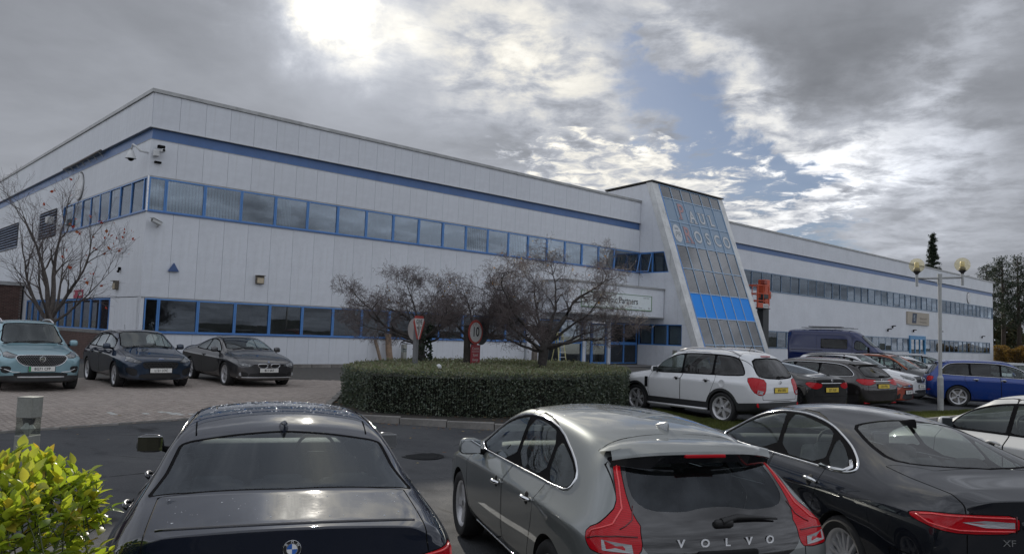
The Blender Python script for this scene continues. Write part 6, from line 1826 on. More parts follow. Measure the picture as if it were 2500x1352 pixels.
    p, n = c.front(0, .82); d = MB().lathe([(.058, .0), (.062, .01), (.075, .01), (.08, 0)], 24).build('emblem', chrome(), t); frame_mat(d, tuple(p+n*.006), (0, 1, 0), (0, 0, 1))
    MB().prism([(-.05, .03), (.05, .045), (.0, .0), (.05, -.045), (-.05, -.03), (.0, .008)], 0, .01).build('emblem_mark', chrome(), d)
    fplate(c, 'YN67 UJX', .58)
    wiper_pair(c, 1.02, .9)
    # ---- dark grey crossover with orange roof pillars
    t, c = gen_car('dark grey crossover with orange roof and pillars, nose out beside the blue off-roader', at(15.3, 31.2), rad(-47), .90, 1.60, 4.25, 2.60, .86,
        paint('storm grey paint', (.06, .062, .065), .5, .38), 1.03, 1.0, .24, .34, .92, R=.345, rim='vee', clad=(.40, .5, .42), pillars=(-.12, -.98), rails=mat('car black trim', (.018, .018, .019), .45, var=.1),
        front=dict(lamp=[(.50, .80), (.80, .87), (1.10, .91), (1.14, .86), (.92, .78), (.60, .74)], panels=[('grille', [(-.42, .78), (.42, .78), (.38, .64), (-.38, .64)], mesh_black)]), roof_m=paint('burnt orange paint', (.33, .075, .02), .35, .36))
    c2 = paint('burnt orange paint', (.33, .075, .02), .35, .36)
    for sg in (1, -1):
        P = [c.side(x, z, sg) for x, z in [(.92, 1.05), (.70, 1.20), (.45, 1.36), (.22, 1.48), (-.1, 1.535), (-.6, 1.55), (-1.2, 1.52)]]
        c.strip('roof_pillar', P, c2, .04, False, n=8)
    # ---- white estate and silver estate seen over the others, and a silver car behind the blue one
    t, c = gen_car('white estate car standing behind the grey and orange crossover', at(17.6, 34.6), rad(-12), .91, 1.49, 4.6, 2.68, .9,
        wt, 1.0, 1.06, .30, .42, .86, R=.33, pillars=(-.12, -1.0), rear=dict(win=[(0, 1.36), (.5, 1.34), (.6, 1.08), (0, 1.05)], xmax=-1.5))
    t, c = gen_car('silver estate car with a long roof parked by the glazed blue door', at(22.0, 41.5), rad(-12), .92, 1.52, 4.85, 2.8, .95,
        paint('silver paint', (.38, .40, .42), .6, .35), 1.0, 1.06, .30, .42, .86, R=.33, pillars=(-.12, -1.0), rear=dict(win=[(0, 1.38), (.5, 1.36), (.6, 1.08), (0, 1.05)], xmax=-1.5))
    t, c = gen_car('pale silver car showing its roof behind the blue off-roader', at(24.0, 36.0), rad(-14), .90, 1.46, 4.4, 2.65, .9,
        paint('silver paint', (.38, .40, .42), .6, .35), .97, 1.06, .30, .42, .84, R=.33, pillars=(-.12, -1.0))
    # ---- blue off-roader, tail and left... right flank
    bl = paint('royal blue paint', (.007, .04, .22), .25, .4)
    t, c = gen_car('royal blue off-roader with tinted glass behind the lamp post', at(17.5, 27.8), rad(-20), .945, 1.655, 4.66, 2.82, .88,
        bl, 1.08, 1.04, .26, .42, .96, R=.375, rim='twin', moulding=chrome(), pillars=(-.08, -1.02), gm=dark_glass(), roof=.68, handle_m=chrome(), handles=(-.02, -.86), rails=None,
        rear=dict(win=[(0, 1.50), (.54, 1.48), (.64, 1.20), (.4, 1.10), (0, 1.09)], xmax=-1.5, lamp=[(.50, 1.03), (.95, 1.06), (1.10, 1.02), (1.04, .88), (.62, .86)],
                  corner=[('rear_reflector', [(.62, .58), (.96, .60), (.96, .55), (.62, .53)], red_lens())]), spoiler=(-1.75, -2.0, 1.565, .58))
    # ---- near white saloon at the right edge
    t, c = gen_car('white hatchback cut off by the right edge of the photo, nearest car on the right', at(6.95, 10.0), rad(104), .90, 1.50, 4.4, 2.65, .90,
        paint('pearl white paint', (.60, .60, .58), .1, .34, .03), .985, 1.08, .28, .36, .86, R=.325, pillars=(-.12, -.98), level=4, moulding=None, rear=dict(win=[(0, 1.34), (.5, 1.32), (.6, 1.08), (0, 1.05)], xmax=-1.5, lamp=[(.5, .95), (.9, .98), (1.05, .95), (1.0, .82), (.6, .80)]))
# ------------------------------------------------------------------ trees, hedges, leaves
def tubes_np(polys, sides):
    """many tapering polylines -> arrays; polys: list of (pts (n,3), radii (n,))"""
    Vs, Qs, base = [], [], 0
    byn = {}
    for p, r in polys: byn.setdefault(len(p), []).append((p, r))
    ang = np.arange(sides)*2*np.pi/sides
    for n, L in byn.items():
        P = np.array([p for p, _ in L], float); R = np.array([r for _, r in L], float)
        T = np.gradient(P, axis=1); T /= np.linalg.norm(T, axis=2, keepdims=True)+1e-9
        ref = np.where(np.abs(T[..., 2:3]) < .9, np.array([0, 0, 1.0]), np.array([1.0, 0, 0]))
        U = np.cross(T, ref); U /= np.linalg.norm(U, axis=2, keepdims=True)+1e-9; W = np.cross(T, U)
        ring = P[:, :, None]+(U[:, :, None]*np.cos(ang)[:, None]+W[:, :, None]*np.sin(ang)[:, None])*R[:, :, None, None]
        m = len(L); Vs.append(ring.reshape(-1, 3))
        i = (np.arange(m)[:, None, None]*n+np.arange(n-1)[None, :, None])*sides; k = np.arange(sides); k2 = (k+1) % sides
        q = np.stack([i+k, i+k2, i+sides+k2, i+sides+k], -1).reshape(-1, 4)+base
        Qs.append(q); base += m*n*sides
    return np.concatenate(Vs), np.concatenate(Qs)

def grow_tree(seed, limbs, P):
    """P: per level dict(len, seg, wig, up, kids, ang, r0). returns polylines by level and twig tips"""
    rg = random.Random(seed); out = {}; tips = []
    stack = [(Vector(p), Vector(d).normalized(), L, r, 0) for p, d, L, r in limbs]
    env = P.get('env')
    while stack:
        p, d, L, r, lv = stack.pop()
        q = P['lv'][lv]; n = max(3, int(L/q['seg'])); n = min(n, 14); seg = L/n
        pts = [p.copy()]; rad = [r]; last = lv == len(P['lv'])-1
        for i in range(n):
            j = Vector((rg.gauss(0, 1), rg.gauss(0, 1), rg.gauss(0, 1)))*q['wig']
            d = (d+j+Vector((0, 0, q['up']))).normalized(); p = p+d*seg; t = (i+1)/n
            pts.append(p.copy()); rad.append(max(r*(1-t*q.get('taper', .72)), .0030))
            if env and i > 1 and env(p) > 1: break
            if not last and t > q.get('from', .2):
                kk = q['kids']/n; c = int(kk)+(rg.random() < kk-int(kk))
                for _ in range(c):
                    a = math.radians(rg.gauss(q['ang'], 12)); o = d.orthogonal().normalized(); o = Matrix.Rotation(rg.uniform(0, 6.283), 3, d) @ o
                    nd = (d*math.cos(a)+o*math.sin(a)); nl = P['lv'][lv+1]['len']*rg.uniform(.55, 1.25)*(1-.35*t)
                    if env and env(p+nd*nl*.6) > 1.15 and rg.random() < .7: continue
                    stack.append((p.copy(), nd, nl, rad[-1]*q.get('kr', .6), lv+1))
        m_ = len(rad)-1; rad = [v*(1-.86*(i/m_)**1.6) if lv < 2 else v for i, v in enumerate(rad)]
        out.setdefault(lv, []).append((np.array([v[:] for v in pts]), np.array(rad)))
        if last or lv >= len(P['lv'])-2: tips.append((pts[-1].copy(), d.copy()))
    return out, tips

def leaf_cards(centres, dirs, size, rg, verts, quads, tones, droop=.3):
    for c, d in zip(centres, dirs):
        s = size*rg.uniform(.6, 1.25); d = (Vector(d)+Vector((rg.gauss(0, .5), rg.gauss(0, .5), rg.gauss(-droop, .4)))).normalized()
        w = d.orthogonal().normalized(); w = Matrix.Rotation(rg.uniform(0, 6.28), 3, d) @ w; b = len(verts); t = rg.random()
        n = d.cross(w)
        for u, v, h in ((0, 0, 0), (.5, -.38, .10), (1, 0, 0), (.5, .38, .10)):
            verts.append((Vector(c)+d*(u*s)+w*(v*s)+n*(h*s))[:]); tones.append(t)
        quads.append((b, b+1, b+2, b+3))

def leaves_obj(name, V, Q, T, m, parent, kind='stuff'):
    me = np_mesh(name, V, Q, m)
    me.attributes.new('leaf_tone', 'FLOAT', 'POINT').data.foreach_set('value', np.array(T, np.float32))
    o = mesh_obj(name, me, parent)
    return tag(o, kind=kind) if kind else o

def bark(name='dark bark', col=(.052, .046, .042)):
    return mat(name, col, .85, var=.3, vscale=12, bump=.8, bscale=35)

def bare_tree(label, loc, trunk_pts, trunk_r, limbs, P, seed, group, leafspec, sides=(8, 6, 5, 3, 3, 3), ivy=False, nest=None, barkm=None):
    t = thing('bare_tree', label, 'tree', loc, 0, group)
    bk = barkm or bark()
    tr = MB(); tr.tube(trunk_pts, trunk_r, 12); tr.build('trunk', bk, t, smooth=True)
    L, tips = grow_tree(seed, limbs, P)
    nl = len(P['lv']); big, tw = [], []
    for lv in L: (big if lv <= 1 else tw).extend([(lv, x) for x in L[lv]])
    V, Q = tubes_np([x for lv, x in big], 6); me = np_mesh('branches', V, Q, bk); me.shade_smooth(); mesh_obj('branches', me, t)
    V, Q = tubes_np([x for lv, x in tw], 3); me = np_mesh('twigs', V, Q, mat('twig bark', (.125, .10, .096), .6, var=.25, vscale=4)); me.shade_smooth(); tag(mesh_obj('twigs', me, t), kind='stuff')
    rg = random.Random(seed+5); V, Q, T = [], [], []
    n, size, m, pick = leafspec
    cand = [x for x in tips if pick(x[0])]; rg.shuffle(cand)
    for c, d in cand[:n]:
        k = rg.choice((1, 1, 2, 3))
        leaf_cards([c+Vector((rg.gauss(0, .02), rg.gauss(0, .02), rg.gauss(0, .02))) for _ in range(k)], [d]*k, size, rg, V, Q, T)
    if V: leaves_obj('leaves', V, Q, T, m, t)
    return t

def build_trees():
    small = leaf_mat('autumn leaf', [(.42, .20, .03), (.55, .36, .05), (.40, .10, .03), (.50, .42, .16)], .5, .5, .3)
    redl = leaf_mat('red leaf', [(.40, .035, .03), (.50, .08, .04), (.42, .14, .05)], .5, .5, .3)
    grp = 'low spreading bare trees growing out of the clipped hedge'
    def params(env, sc=1.0, kids=(14, 9.5, 6.5, 2.6)):
        return dict(env=env, lv=[dict(len=1.8*sc, seg=.2, wig=.17, up=.004, kids=kids[0], ang=52, kr=.5, taper=.7, **{'from': .25}), dict(len=1.0*sc, seg=.12, wig=.26, up=.02, kids=kids[1], ang=58, kr=.42, **{'from': .12}),
                    dict(len=.55*sc, seg=.08, wig=.32, up=.02, kids=kids[2], ang=60, kr=.52, **{'from': .1}), dict(len=.26*sc, seg=.055, wig=.36, up=.03, kids=kids[3], ang=60, kr=.55), dict(len=.10*sc, seg=.04, wig=.3, up=.0, kids=0, ang=50)])
    def ell(cx, cy, cz, rx, ry, rz): return lambda p: ((p.x-cx)/rx)**2+((p.y-cy)/ry)**2+((p.z-cz)/(rz if p.z > cz else rz*.75))**2
    # largest, right
    x, y = .88, 20.7; g0 = ground(x, y)
    lim = [((.10, 0, 1.55), (.60, -.1, .85), 3.1, .085), ((.02, 0, 1.5), (-.75, .1, .55), 2.7, .065), ((-.03, .02, 1.42), (-.9, .5, .36), 2.3, .05), ((.04, .05, 1.5), (.15, .9, .5), 2.0, .05), ((.1, 0, 1.7), (.25, .1, 1), 2.7, .055),
           ((.0, -.05, 1.4), (-.45, -.8, .42), 2.0, .05), ((.08, -.04, 1.45), (.85, -.5, .32), 2.5, .055), ((0, 0, 1.6), (-.35, .0, 1), 2.2, .05), ((.06, .03, 1.4), (.9, .3, .30), 2.5, .05), ((.08, .03, 1.5), (.8, .1, .62), 2.7, .05), ((0, 0, 1.35), (-.95, -.15, .22), 2.2, .045)]
    t = bare_tree('largest bare spreading tree, standing in the right half of the clipped hedge', (x, y, g0), [(-.02, 0, -.05), (0, 0, .5), (.0, .0, 1.0), (.03, 0, 1.35), (.08, 0, 1.7)], [.16, .13, .12, .135, .10],
              lim, params(ell(.3, 0, 2.75, 2.65, 2.2, 1.95)), 21, grp, (48, .055, small, lambda p: p.z > 2.6))
    rg = random.Random(2); nest = MB(); pl = []
    for k in range(90):
        a = rg.uniform(0, 6.28); r = rg.uniform(.10, .24); c = Vector((-.12+r*math.cos(a)*1.2, .02+r*math.sin(a), 1.92+rg.uniform(-.10, .10))); d = Vector((-math.sin(a), math.cos(a), rg.uniform(-.3, .3)))*rg.uniform(.10, .2)
        pl.append((np.array([(c-d)[:], c[:], (c+d)[:]]), np.array([.006, .009, .005])))
    V, Q = tubes_np(pl, 4); n = thing('bird_nest', 'dark twiggy bird nest lodged low in the largest bare tree', 'nest', (x, y, g0)); mesh_obj('nest_twigs', np_mesh('nest_twigs', V, Q, mat('nest twig', (.022, .019, .017), .9)), n)
    # middle
    x, y = -1.02, 22.2; g0 = ground(x, y)
    lim = [((0, 0, 1.5), (.6, .1, .75), 1.9, .055), ((0, 0, 1.45), (-.75, -.1, .6), 1.9, .055), ((0, 0, 1.6), (.05, .3, 1), 1.7, .05), ((0, 0, 1.4), (.9, -.4, .38), 1.8, .05), ((0, 0, 1.4), (-.9, .4, .3), 1.8, .05), ((0, 0, 1.35), (.1, -.9, .4), 1.5, .045), ((0, 0, 1.5), (-.35, .2, .9), 1.7, .045), ((0, 0, 1.5), (.95, .4, .3), 1.7, .04)]
    bare_tree('middle bare tree behind the round ten sign, smallest of the three in the clipped hedge', (x, y, g0), [(0, 0, -.05), (.02, 0, .6), (-.02, 0, 1.1), (.02, 0, 1.65)], [.13, .11, .10, .08], lim, params(ell(.1, 0, 2.45, 1.75, 1.5, 1.3), .9, (14, 9.5, 6.5, 2.6)), 33, grp, (22, .055, small, lambda p: p.z > 2.9))
    # left, ivy on its trunk
    x, y = -2.35, 20.6; g0 = ground(x, y)
    lim = [((0, 0, 1.45), (.7, .1, .55), 1.9, .055), ((-.02, 0, 1.4), (-.95, -.1, .36), 2.6, .06), ((0, 0, 1.55), (-.55, .2, .62), 2.3, .05), ((0, 0, 1.4), (-.7, -.6, .34), 2.1, .05), ((0, 0, 1.35), (.85, .5, .3), 1.7, .045), ((0, 0, 1.3), (-.8, .6, .25), 2.1, .045), ((0, 0, 1.55), (.1, 0, 1), 1.5, .045), ((0, 0, 1.5), (-.25, -.2, .8), 1.8, .045), ((0, 0, 1.4), (.5, -.6, .4), 1.6, .045)]
    t = bare_tree('left bare tree with an ivy covered trunk beside the triangular give way sign', (x, y, g0), [(.05, 0, -.05), (.05, 0, .6), (.02, 0, 1.1), (-.02, 0, 1.6)], [.12, .10, .095, .075], lim, params(ell(-.75, 0, 2.2, 2.2, 1.7, 1.2), .92, (14, 9.5, 6.5, 2.6)), 45, grp, (24, .055, small, lambda p: p.z > 2.4))
    rg = random.Random(8); V, Q, T = [], [], []; C, D = [], []
    for k in range(900):
        z = rg.uniform(.5, 1.95); a = rg.uniform(0, 6.28); r = .13+rg.uniform(0, .07)+.04*math.sin(z*7); C.append(Vector((.06+r*math.cos(a), r*math.sin(a), z))); D.append((math.cos(a), math.sin(a), -.4))
    leaf_cards(C, D, .075, rg, V, Q, T); leaves_obj('ivy', V, Q, T, leaf_mat('ivy leaf', [(.012, .028, .014), (.022, .045, .018), (.035, .06, .025)], .2, .35, .5), t)
    # tall vase-shaped tree at the far left
    x, y = -15.0, 25.2; g0 = .33
    P = dict(env=lambda p: ((p.x)/2.3)**2+((p.y)/2.2)**2+((p.z-4.0)/(3.6 if p.z > 4 else 3.2))**2,
             lv=[dict(len=3.6, seg=.3, wig=.075, up=.05, kids=9, ang=34, kr=.55, taper=.8, **{'from': .15}), dict(len=1.7, seg=.16, wig=.13, up=.055, kids=7, ang=36, kr=.6, **{'from': .15}), dict(len=.85, seg=.11, wig=.16, up=.06, kids=4.5, ang=38, kr=.65), dict(len=.4, seg=.09, wig=.18, up=.03, kids=0, ang=40)])
    lim = [((0, 0, 1.75), (-.22, .05, 1), 4.3, .085), ((.04, 0, 1.8), (.10, .1, 1), 4.6, .09), ((.06, 0, 1.7), (.62, -.1, .9), 3.8, .07), ((-.05, 0, 1.6), (-.75, 0, .85), 3.6, .065), ((0, .05, 1.6), (.1, .7, .9), 3.4, .06), ((0, -.05, 1.6), (.2, -.65, .8), 3.2, .055), ((.05, -.02, 1.5), (.95, .2, .62), 3.0, .05)]
    bare_tree('tall vase shaped bare tree with a few red leaves before the left flank', (x, y, g0), [(0, 0, -.1), (0, 0, .6), (.02, 0, 1.2), (0, 0, 1.85)], [.19, .16, .15, .14], lim, P, 57, None,
              (46, .13, redl, lambda p: (p.x > 1.0 and p.z < 5.2) or (p.z > 2.5 and hash((round(p.x, 2), round(p.z, 2))) % 23 == 0)), barkm=bark('grey bark', (.085, .072, .064)))

def hedge_volume(name, n, sampler, size, m, parent, seed, flat=.5):
    """leaves scattered over a clipped surface. sampler -> (point, normal)"""
    rg = np.random.default_rng(seed)
    P, N = sampler(rg, n)
    D = N*rg.uniform(.2, .9, (n, 1))+rg.normal(0, .65, (n, 3))+np.array([0, 0, .25]); D /= np.linalg.norm(D, axis=1, keepdims=True)
    A = np.cross(D, rg.normal(0, 1, (n, 3))); A /= np.linalg.norm(A, axis=1, keepdims=True); C = np.cross(D, A)
    s = size*rg.uniform(.65, 1.25, (n, 1)); w = s*.27
    V = np.stack([P-D*s*.3, P+D*s*.2-A*w+C*s*.07, P+D*s*.75, P+D*s*.2+A*w+C*s*.07], 1)
    T = np.repeat(rg.random(n), 4)
    return leaves_obj(name, V.reshape(-1, 3), np.arange(4*n).reshape(-1, 4), T, m, parent)

def build_hedges():
    # big clipped hedge on the island
    plan = chaikin([(-3.58, 16.2), (-.75, 16.1), (1.6, 17.4), (3.2, 19.7), (3.4, 24.3), (-.9, 25.3), (-4.0, 20.8)], 1)
    t = thing('clipped_hedge', 'large flat topped dark green clipped hedge on the kerbed island', 'hedge', (0, 0, 0))
    ztop = 1.20
    Pp = np.array(refine(plan, .05)); Q = np.roll(Pp, -1, 0); nn = np.stack([(Q-Pp)[:, 1], -(Q-Pp)[:, 0]], 1); nn /= np.linalg.norm(nn, axis=1, keepdims=True)
    bump = lambda x, y, z: .018*np.sin(x*3.1+z*2)+.015*np.sin(y*4.3+x)+.014*np.sin(x*9+y*7+z*8)
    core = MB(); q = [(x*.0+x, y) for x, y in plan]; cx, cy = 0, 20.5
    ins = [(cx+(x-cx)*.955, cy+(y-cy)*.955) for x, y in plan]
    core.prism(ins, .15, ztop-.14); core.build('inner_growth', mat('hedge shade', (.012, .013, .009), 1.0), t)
    front = np.array([p[1] < 21.5 for p in Pp])
    def side_s(rg, n):
        idx = rg.choice(np.where(front)[0], n); z = rg.uniform(.16, ztop, n); p = Pp[idx]; m_ = nn[idx]
        o = bump(p[:, 0], p[:, 1], z)-rg.uniform(-.02, .16, n)
        r = np.clip((z-(ztop-.05))/.05, 0, 1)**2*.03
        P = np.stack([p[:, 0]+m_[:, 0]*(o-r), p[:, 1]+m_[:, 1]*(o-r), z], 1); return P, np.concatenate([m_, np.full((n, 1), .15)], 1)
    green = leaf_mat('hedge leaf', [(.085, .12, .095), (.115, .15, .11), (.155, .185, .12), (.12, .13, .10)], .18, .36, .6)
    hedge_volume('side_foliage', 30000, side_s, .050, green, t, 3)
    def top_s(rg, n):
        x = rg.uniform(-4, 3.4, n*3); y = rg.uniform(16.1, 25.4, n*3); k = sdf_poly(x, y, plan) < .0; x, y = x[k][:n], y[k][:n]
        while len(x) < n: x = np.concatenate([x, x[:n-len(x)]]); y = np.concatenate([y, y[:n-len(y)]])
        z = ztop+bump(x, y, 1)*.6+.03*np.sin(x*1.3)*np.sin(y*.9)-rg.uniform(-.03, .10, n); e = rg.random(n) < .04; z[e] += rg.uniform(.02, .10, e.sum())
        return np.stack([x, y, z], 1), np.tile([0, 0, 1.0], (n, 1))
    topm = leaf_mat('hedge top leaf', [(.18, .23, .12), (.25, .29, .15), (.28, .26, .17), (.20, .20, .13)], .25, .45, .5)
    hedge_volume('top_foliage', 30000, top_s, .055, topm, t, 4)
    # bright bush at the photographer's feet
    build_near_bush()

def leaf_mesh(name, m, L=.07, W=.033, fold=.25, curl=.3):
    n = 5; V, F = [], []
    for i in range(n+1):
        t = i/n; w = W*math.sin(math.pi*(t**.8)*.98+.02)*(1 if t < 1 else 0); x = L*t; z = -curl*L*t*t
        V += [(x, -w, z+fold*w), (x, 0, z), (x, w, z+fold*w)]
    for i in range(n):
        for k in (0, 1): F.append((3*i+k, 3*i+k+1, 3*i+4+k, 3*i+3+k))
    me = bpy.data.meshes.new(name); me.from_pydata(V, [], F); me.shade_smooth(); me.materials.append(m); return me

def build_near_bush():
    t = thing('laurel_bush', 'bright yellow-green bush with pointed sunlit leaves at the lower left', 'bush', (-3.0, 2.9, 0))
    rg = random.Random(77)
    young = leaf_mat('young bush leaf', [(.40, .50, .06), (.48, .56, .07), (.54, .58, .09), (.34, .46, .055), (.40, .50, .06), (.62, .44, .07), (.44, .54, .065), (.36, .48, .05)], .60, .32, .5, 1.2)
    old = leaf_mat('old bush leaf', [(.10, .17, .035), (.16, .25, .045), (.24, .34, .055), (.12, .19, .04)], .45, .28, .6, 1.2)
    ms = [leaf_mesh('leaf', young, .066, .0205, .35, .2), leaf_mesh('leaf', young, .058, .019, .5, .05), leaf_mesh('leaf', young, .074, .024, .25, .3)]
    mo = [leaf_mesh('leaf', old, .07, .018, .3, .35), leaf_mesh('leaf', old, .062, .017, .2, .5)]
    def top_z(x, y):       # the bush in its own frame (origin on the ground)
        e = max(0, (x-.86)/.28); return 1.50-.10*max(0, (x+.2))-.16*e*e+.04*math.sin(x*5.3+y*3)+.03*math.sin(x*11+y*8)
    items = []; stems = []
    def shoot(p, d, n, tipyoung):
        stems.append((np.array([(p-d*.22)[:], (p-d*.1)[:], p[:]]), np.array([.0035, .003, .002])))
        for k in range(n):
            h = -.13*k/n; a = 2.4*k+rg.uniform(-.3, .3); o = d.orthogonal().normalized(); o = Matrix.Rotation(a, 3, d) @ o
            lean = .18+.68*k/n+rg.uniform(-.1, .15); dr = (d*math.cos(lean)+o*math.sin(lean)).normalized()
            items.append((p+d*h, dr, o, rg.choice((.55, .75, .9, 1.0, 1.1)), tipyoung and k < 7))
    for _ in range(1300):
        x, y = rg.uniform(-1.5, 1.12), rg.uniform(-.75, .85); z = top_z(x, y)-abs(rg.gauss(0, .05))
        shoot(Vector((x, y, z)), Vector((rg.gauss(.05, .3), rg.gauss(-.05, .3), 1)).normalized(), rg.randint(6, 9), True)
    for _ in range(1300):   # the face towards the camera and the right-hand face
        if rg.random() < .6: x, y, o = rg.uniform(-1.3, 1.1), -.8+rg.uniform(-.05, .12), Vector((rg.gauss(0, .4), -.8, .5))
        else: x, y, o = 1.05+rg.uniform(-.10, .09), rg.uniform(-.8, .9), Vector((.8, rg.gauss(-.2, .4), .5))
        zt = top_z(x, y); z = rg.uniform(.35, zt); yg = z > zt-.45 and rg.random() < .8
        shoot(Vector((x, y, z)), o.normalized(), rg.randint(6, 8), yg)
    cam_l = Vector((3.0, -2.9, CAM_Z))
    def seen(it):
        p = it[0]; w = Vector((p.x-3.0, p.y+2.9, p.z)); dp = w.y*math.cos(PITCH)+(w.z-CAM_Z)*math.sin(PITCH)
        u = w.x/max(dp, .1); v = (w.z-CAM_Z-math.tan(PITCH)*w.y)/max(dp, .1)
        return -.67 < u < .0 and v > -.37
    items.sort(key=lambda it: (0 if seen(it) and it[0].z > top_z(it[0].x, it[0].y)-.30 else 1, (it[0]-cam_l).length))
    def place(it):
        p, d, o, s, yg = it; side = d.cross(Vector((0, 0, 1)))
        side = side.normalized() if side.length > .1 else d.orthogonal().normalized(); nrm = side.cross(d)
        return Matrix(((d.x*s, side.x*s, nrm.x*s, p.x), (d.y*s, side.y*s, nrm.y*s, p.y), (d.z*s, side.z*s, nrm.z*s, p.z), (0, 0, 0, 1)))
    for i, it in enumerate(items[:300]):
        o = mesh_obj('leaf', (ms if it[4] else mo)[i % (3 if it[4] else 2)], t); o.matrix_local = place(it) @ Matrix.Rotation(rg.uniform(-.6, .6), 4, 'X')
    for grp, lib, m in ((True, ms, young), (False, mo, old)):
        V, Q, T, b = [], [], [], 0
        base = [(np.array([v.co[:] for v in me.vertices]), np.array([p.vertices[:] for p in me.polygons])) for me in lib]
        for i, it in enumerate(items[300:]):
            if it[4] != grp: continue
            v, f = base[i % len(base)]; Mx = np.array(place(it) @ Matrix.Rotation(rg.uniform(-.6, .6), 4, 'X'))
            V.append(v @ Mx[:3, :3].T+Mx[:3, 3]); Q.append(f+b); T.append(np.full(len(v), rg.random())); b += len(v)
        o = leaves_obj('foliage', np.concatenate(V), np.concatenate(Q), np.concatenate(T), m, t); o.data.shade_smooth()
    V, Q = tubes_np(stems, 4); mesh_obj('stems', np_mesh('stems', V, Q, mat('green stem', (.06, .075, .03), .6)), t)
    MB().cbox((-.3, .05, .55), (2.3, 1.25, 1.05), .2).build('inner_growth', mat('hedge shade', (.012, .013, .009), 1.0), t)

def conifer(label, loc, h, r, seed, group=None, pine=False, lean=0):
    t = thing('pine_tree' if pine else 'spruce_tree', label, 'tree', loc, 0, group)
    rg = random.Random(seed); nr = np.random.default_rng(seed)
    bk = bark('pine bark', (.05, .038, .030)); tr = MB()
    tp = [(0, 0, -.5), (.1*rg.random(), 0, h*.35), (lean*.5, .1, h*.7), (lean, 0, h*.97)]; tr.tube(tp, [h*.022, h*.018, h*.011, .03], 8).build('trunk', bk, t, smooth=True)
    polys = []; C = []; D = []
    nb = int(h*(7 if pine else 15)); z0 = .30 if pine else .06
    for k in range(nb):
        q = z0+(1-z0)*(k+rg.random())/nb; z = h*q
        L = r*((1-q)**.85*1.15+.05 if not pine else (.16+1.0*(1-(q-z0)/(1-z0))**.7)*rg.choice((.6, .8, 1.0, 1.15)))*rg.uniform(.85, 1.1)
        a = rg.uniform(0, 6.283); up = rg.uniform(-.05, .35) if pine else rg.uniform(-.35, .05)
        p0 = Vector((lean*q, 0, z)); d = Vector((math.cos(a), math.sin(a), up)); pts = [p0]
        for i in range(4): d = (d+Vector((rg.gauss(0, .12), rg.gauss(0, .12), .10 if not pine else .12))).normalized(); pts.append(pts[-1]+d*L/4)
        polys.append((np.array([p[:] for p in pts]), np.array([.05, .04, .03, .02, .01])*h/14))
        n = int((10 if pine else 12)*L/r*2.2)+4
        for _ in range(n):
            u = rg.uniform(.45 if pine else .1, 1.02)*4; i = min(3, int(u)); c = pts[i].lerp(pts[i+1], u-i)
            s = (.20 if pine else .10)*r*.5; C.append((c+Vector((rg.gauss(0, s), rg.gauss(0, s), rg.gauss(0, s*.6))))[:]); D.append((d+Vector((0, 0, .5 if pine else -.1)))[:])
    V, Q = tubes_np(polys, 4); me = np_mesh('branches', V, Q, bk); mesh_obj('branches', me, t)
    kc = 5 if pine else 16; C = np.repeat(np.array(C), kc, 0); D = np.repeat(np.array(D), kc, 0); n = len(C)
    C = C+nr.normal(0, (.05 if pine else .055)*r*.55, (n, 3)); D = D/np.linalg.norm(D, axis=1, keepdims=True)*.8+nr.normal(0, .6, (n, 3)); D /= np.linalg.norm(D, axis=1, keepdims=True)
    A = np.cross(D, nr.normal(0, 1, (n, 3))); A /= np.linalg.norm(A, axis=1, keepdims=True); s = nr.uniform(.15, .32, (n, 1))*r*.34; w = s*.16
    V = np.stack([C, C+D*s*.5-A*w, C+D*s, C+D*s*.5+A*w], 1)
    leaves_obj('crown', V.reshape(-1, 3), np.arange(4*n).reshape(-1, 4), np.repeat(nr.random(n), 4), leaf_mat('needles', [(.020, .034, .022), (.032, .05, .03), (.05, .068, .038)], .12, .6, .3), t)
    return t

def at_px(px, D):      # bearing of a far thing as seen from the car park
    return ((px-1250)/1886.35*D, D)

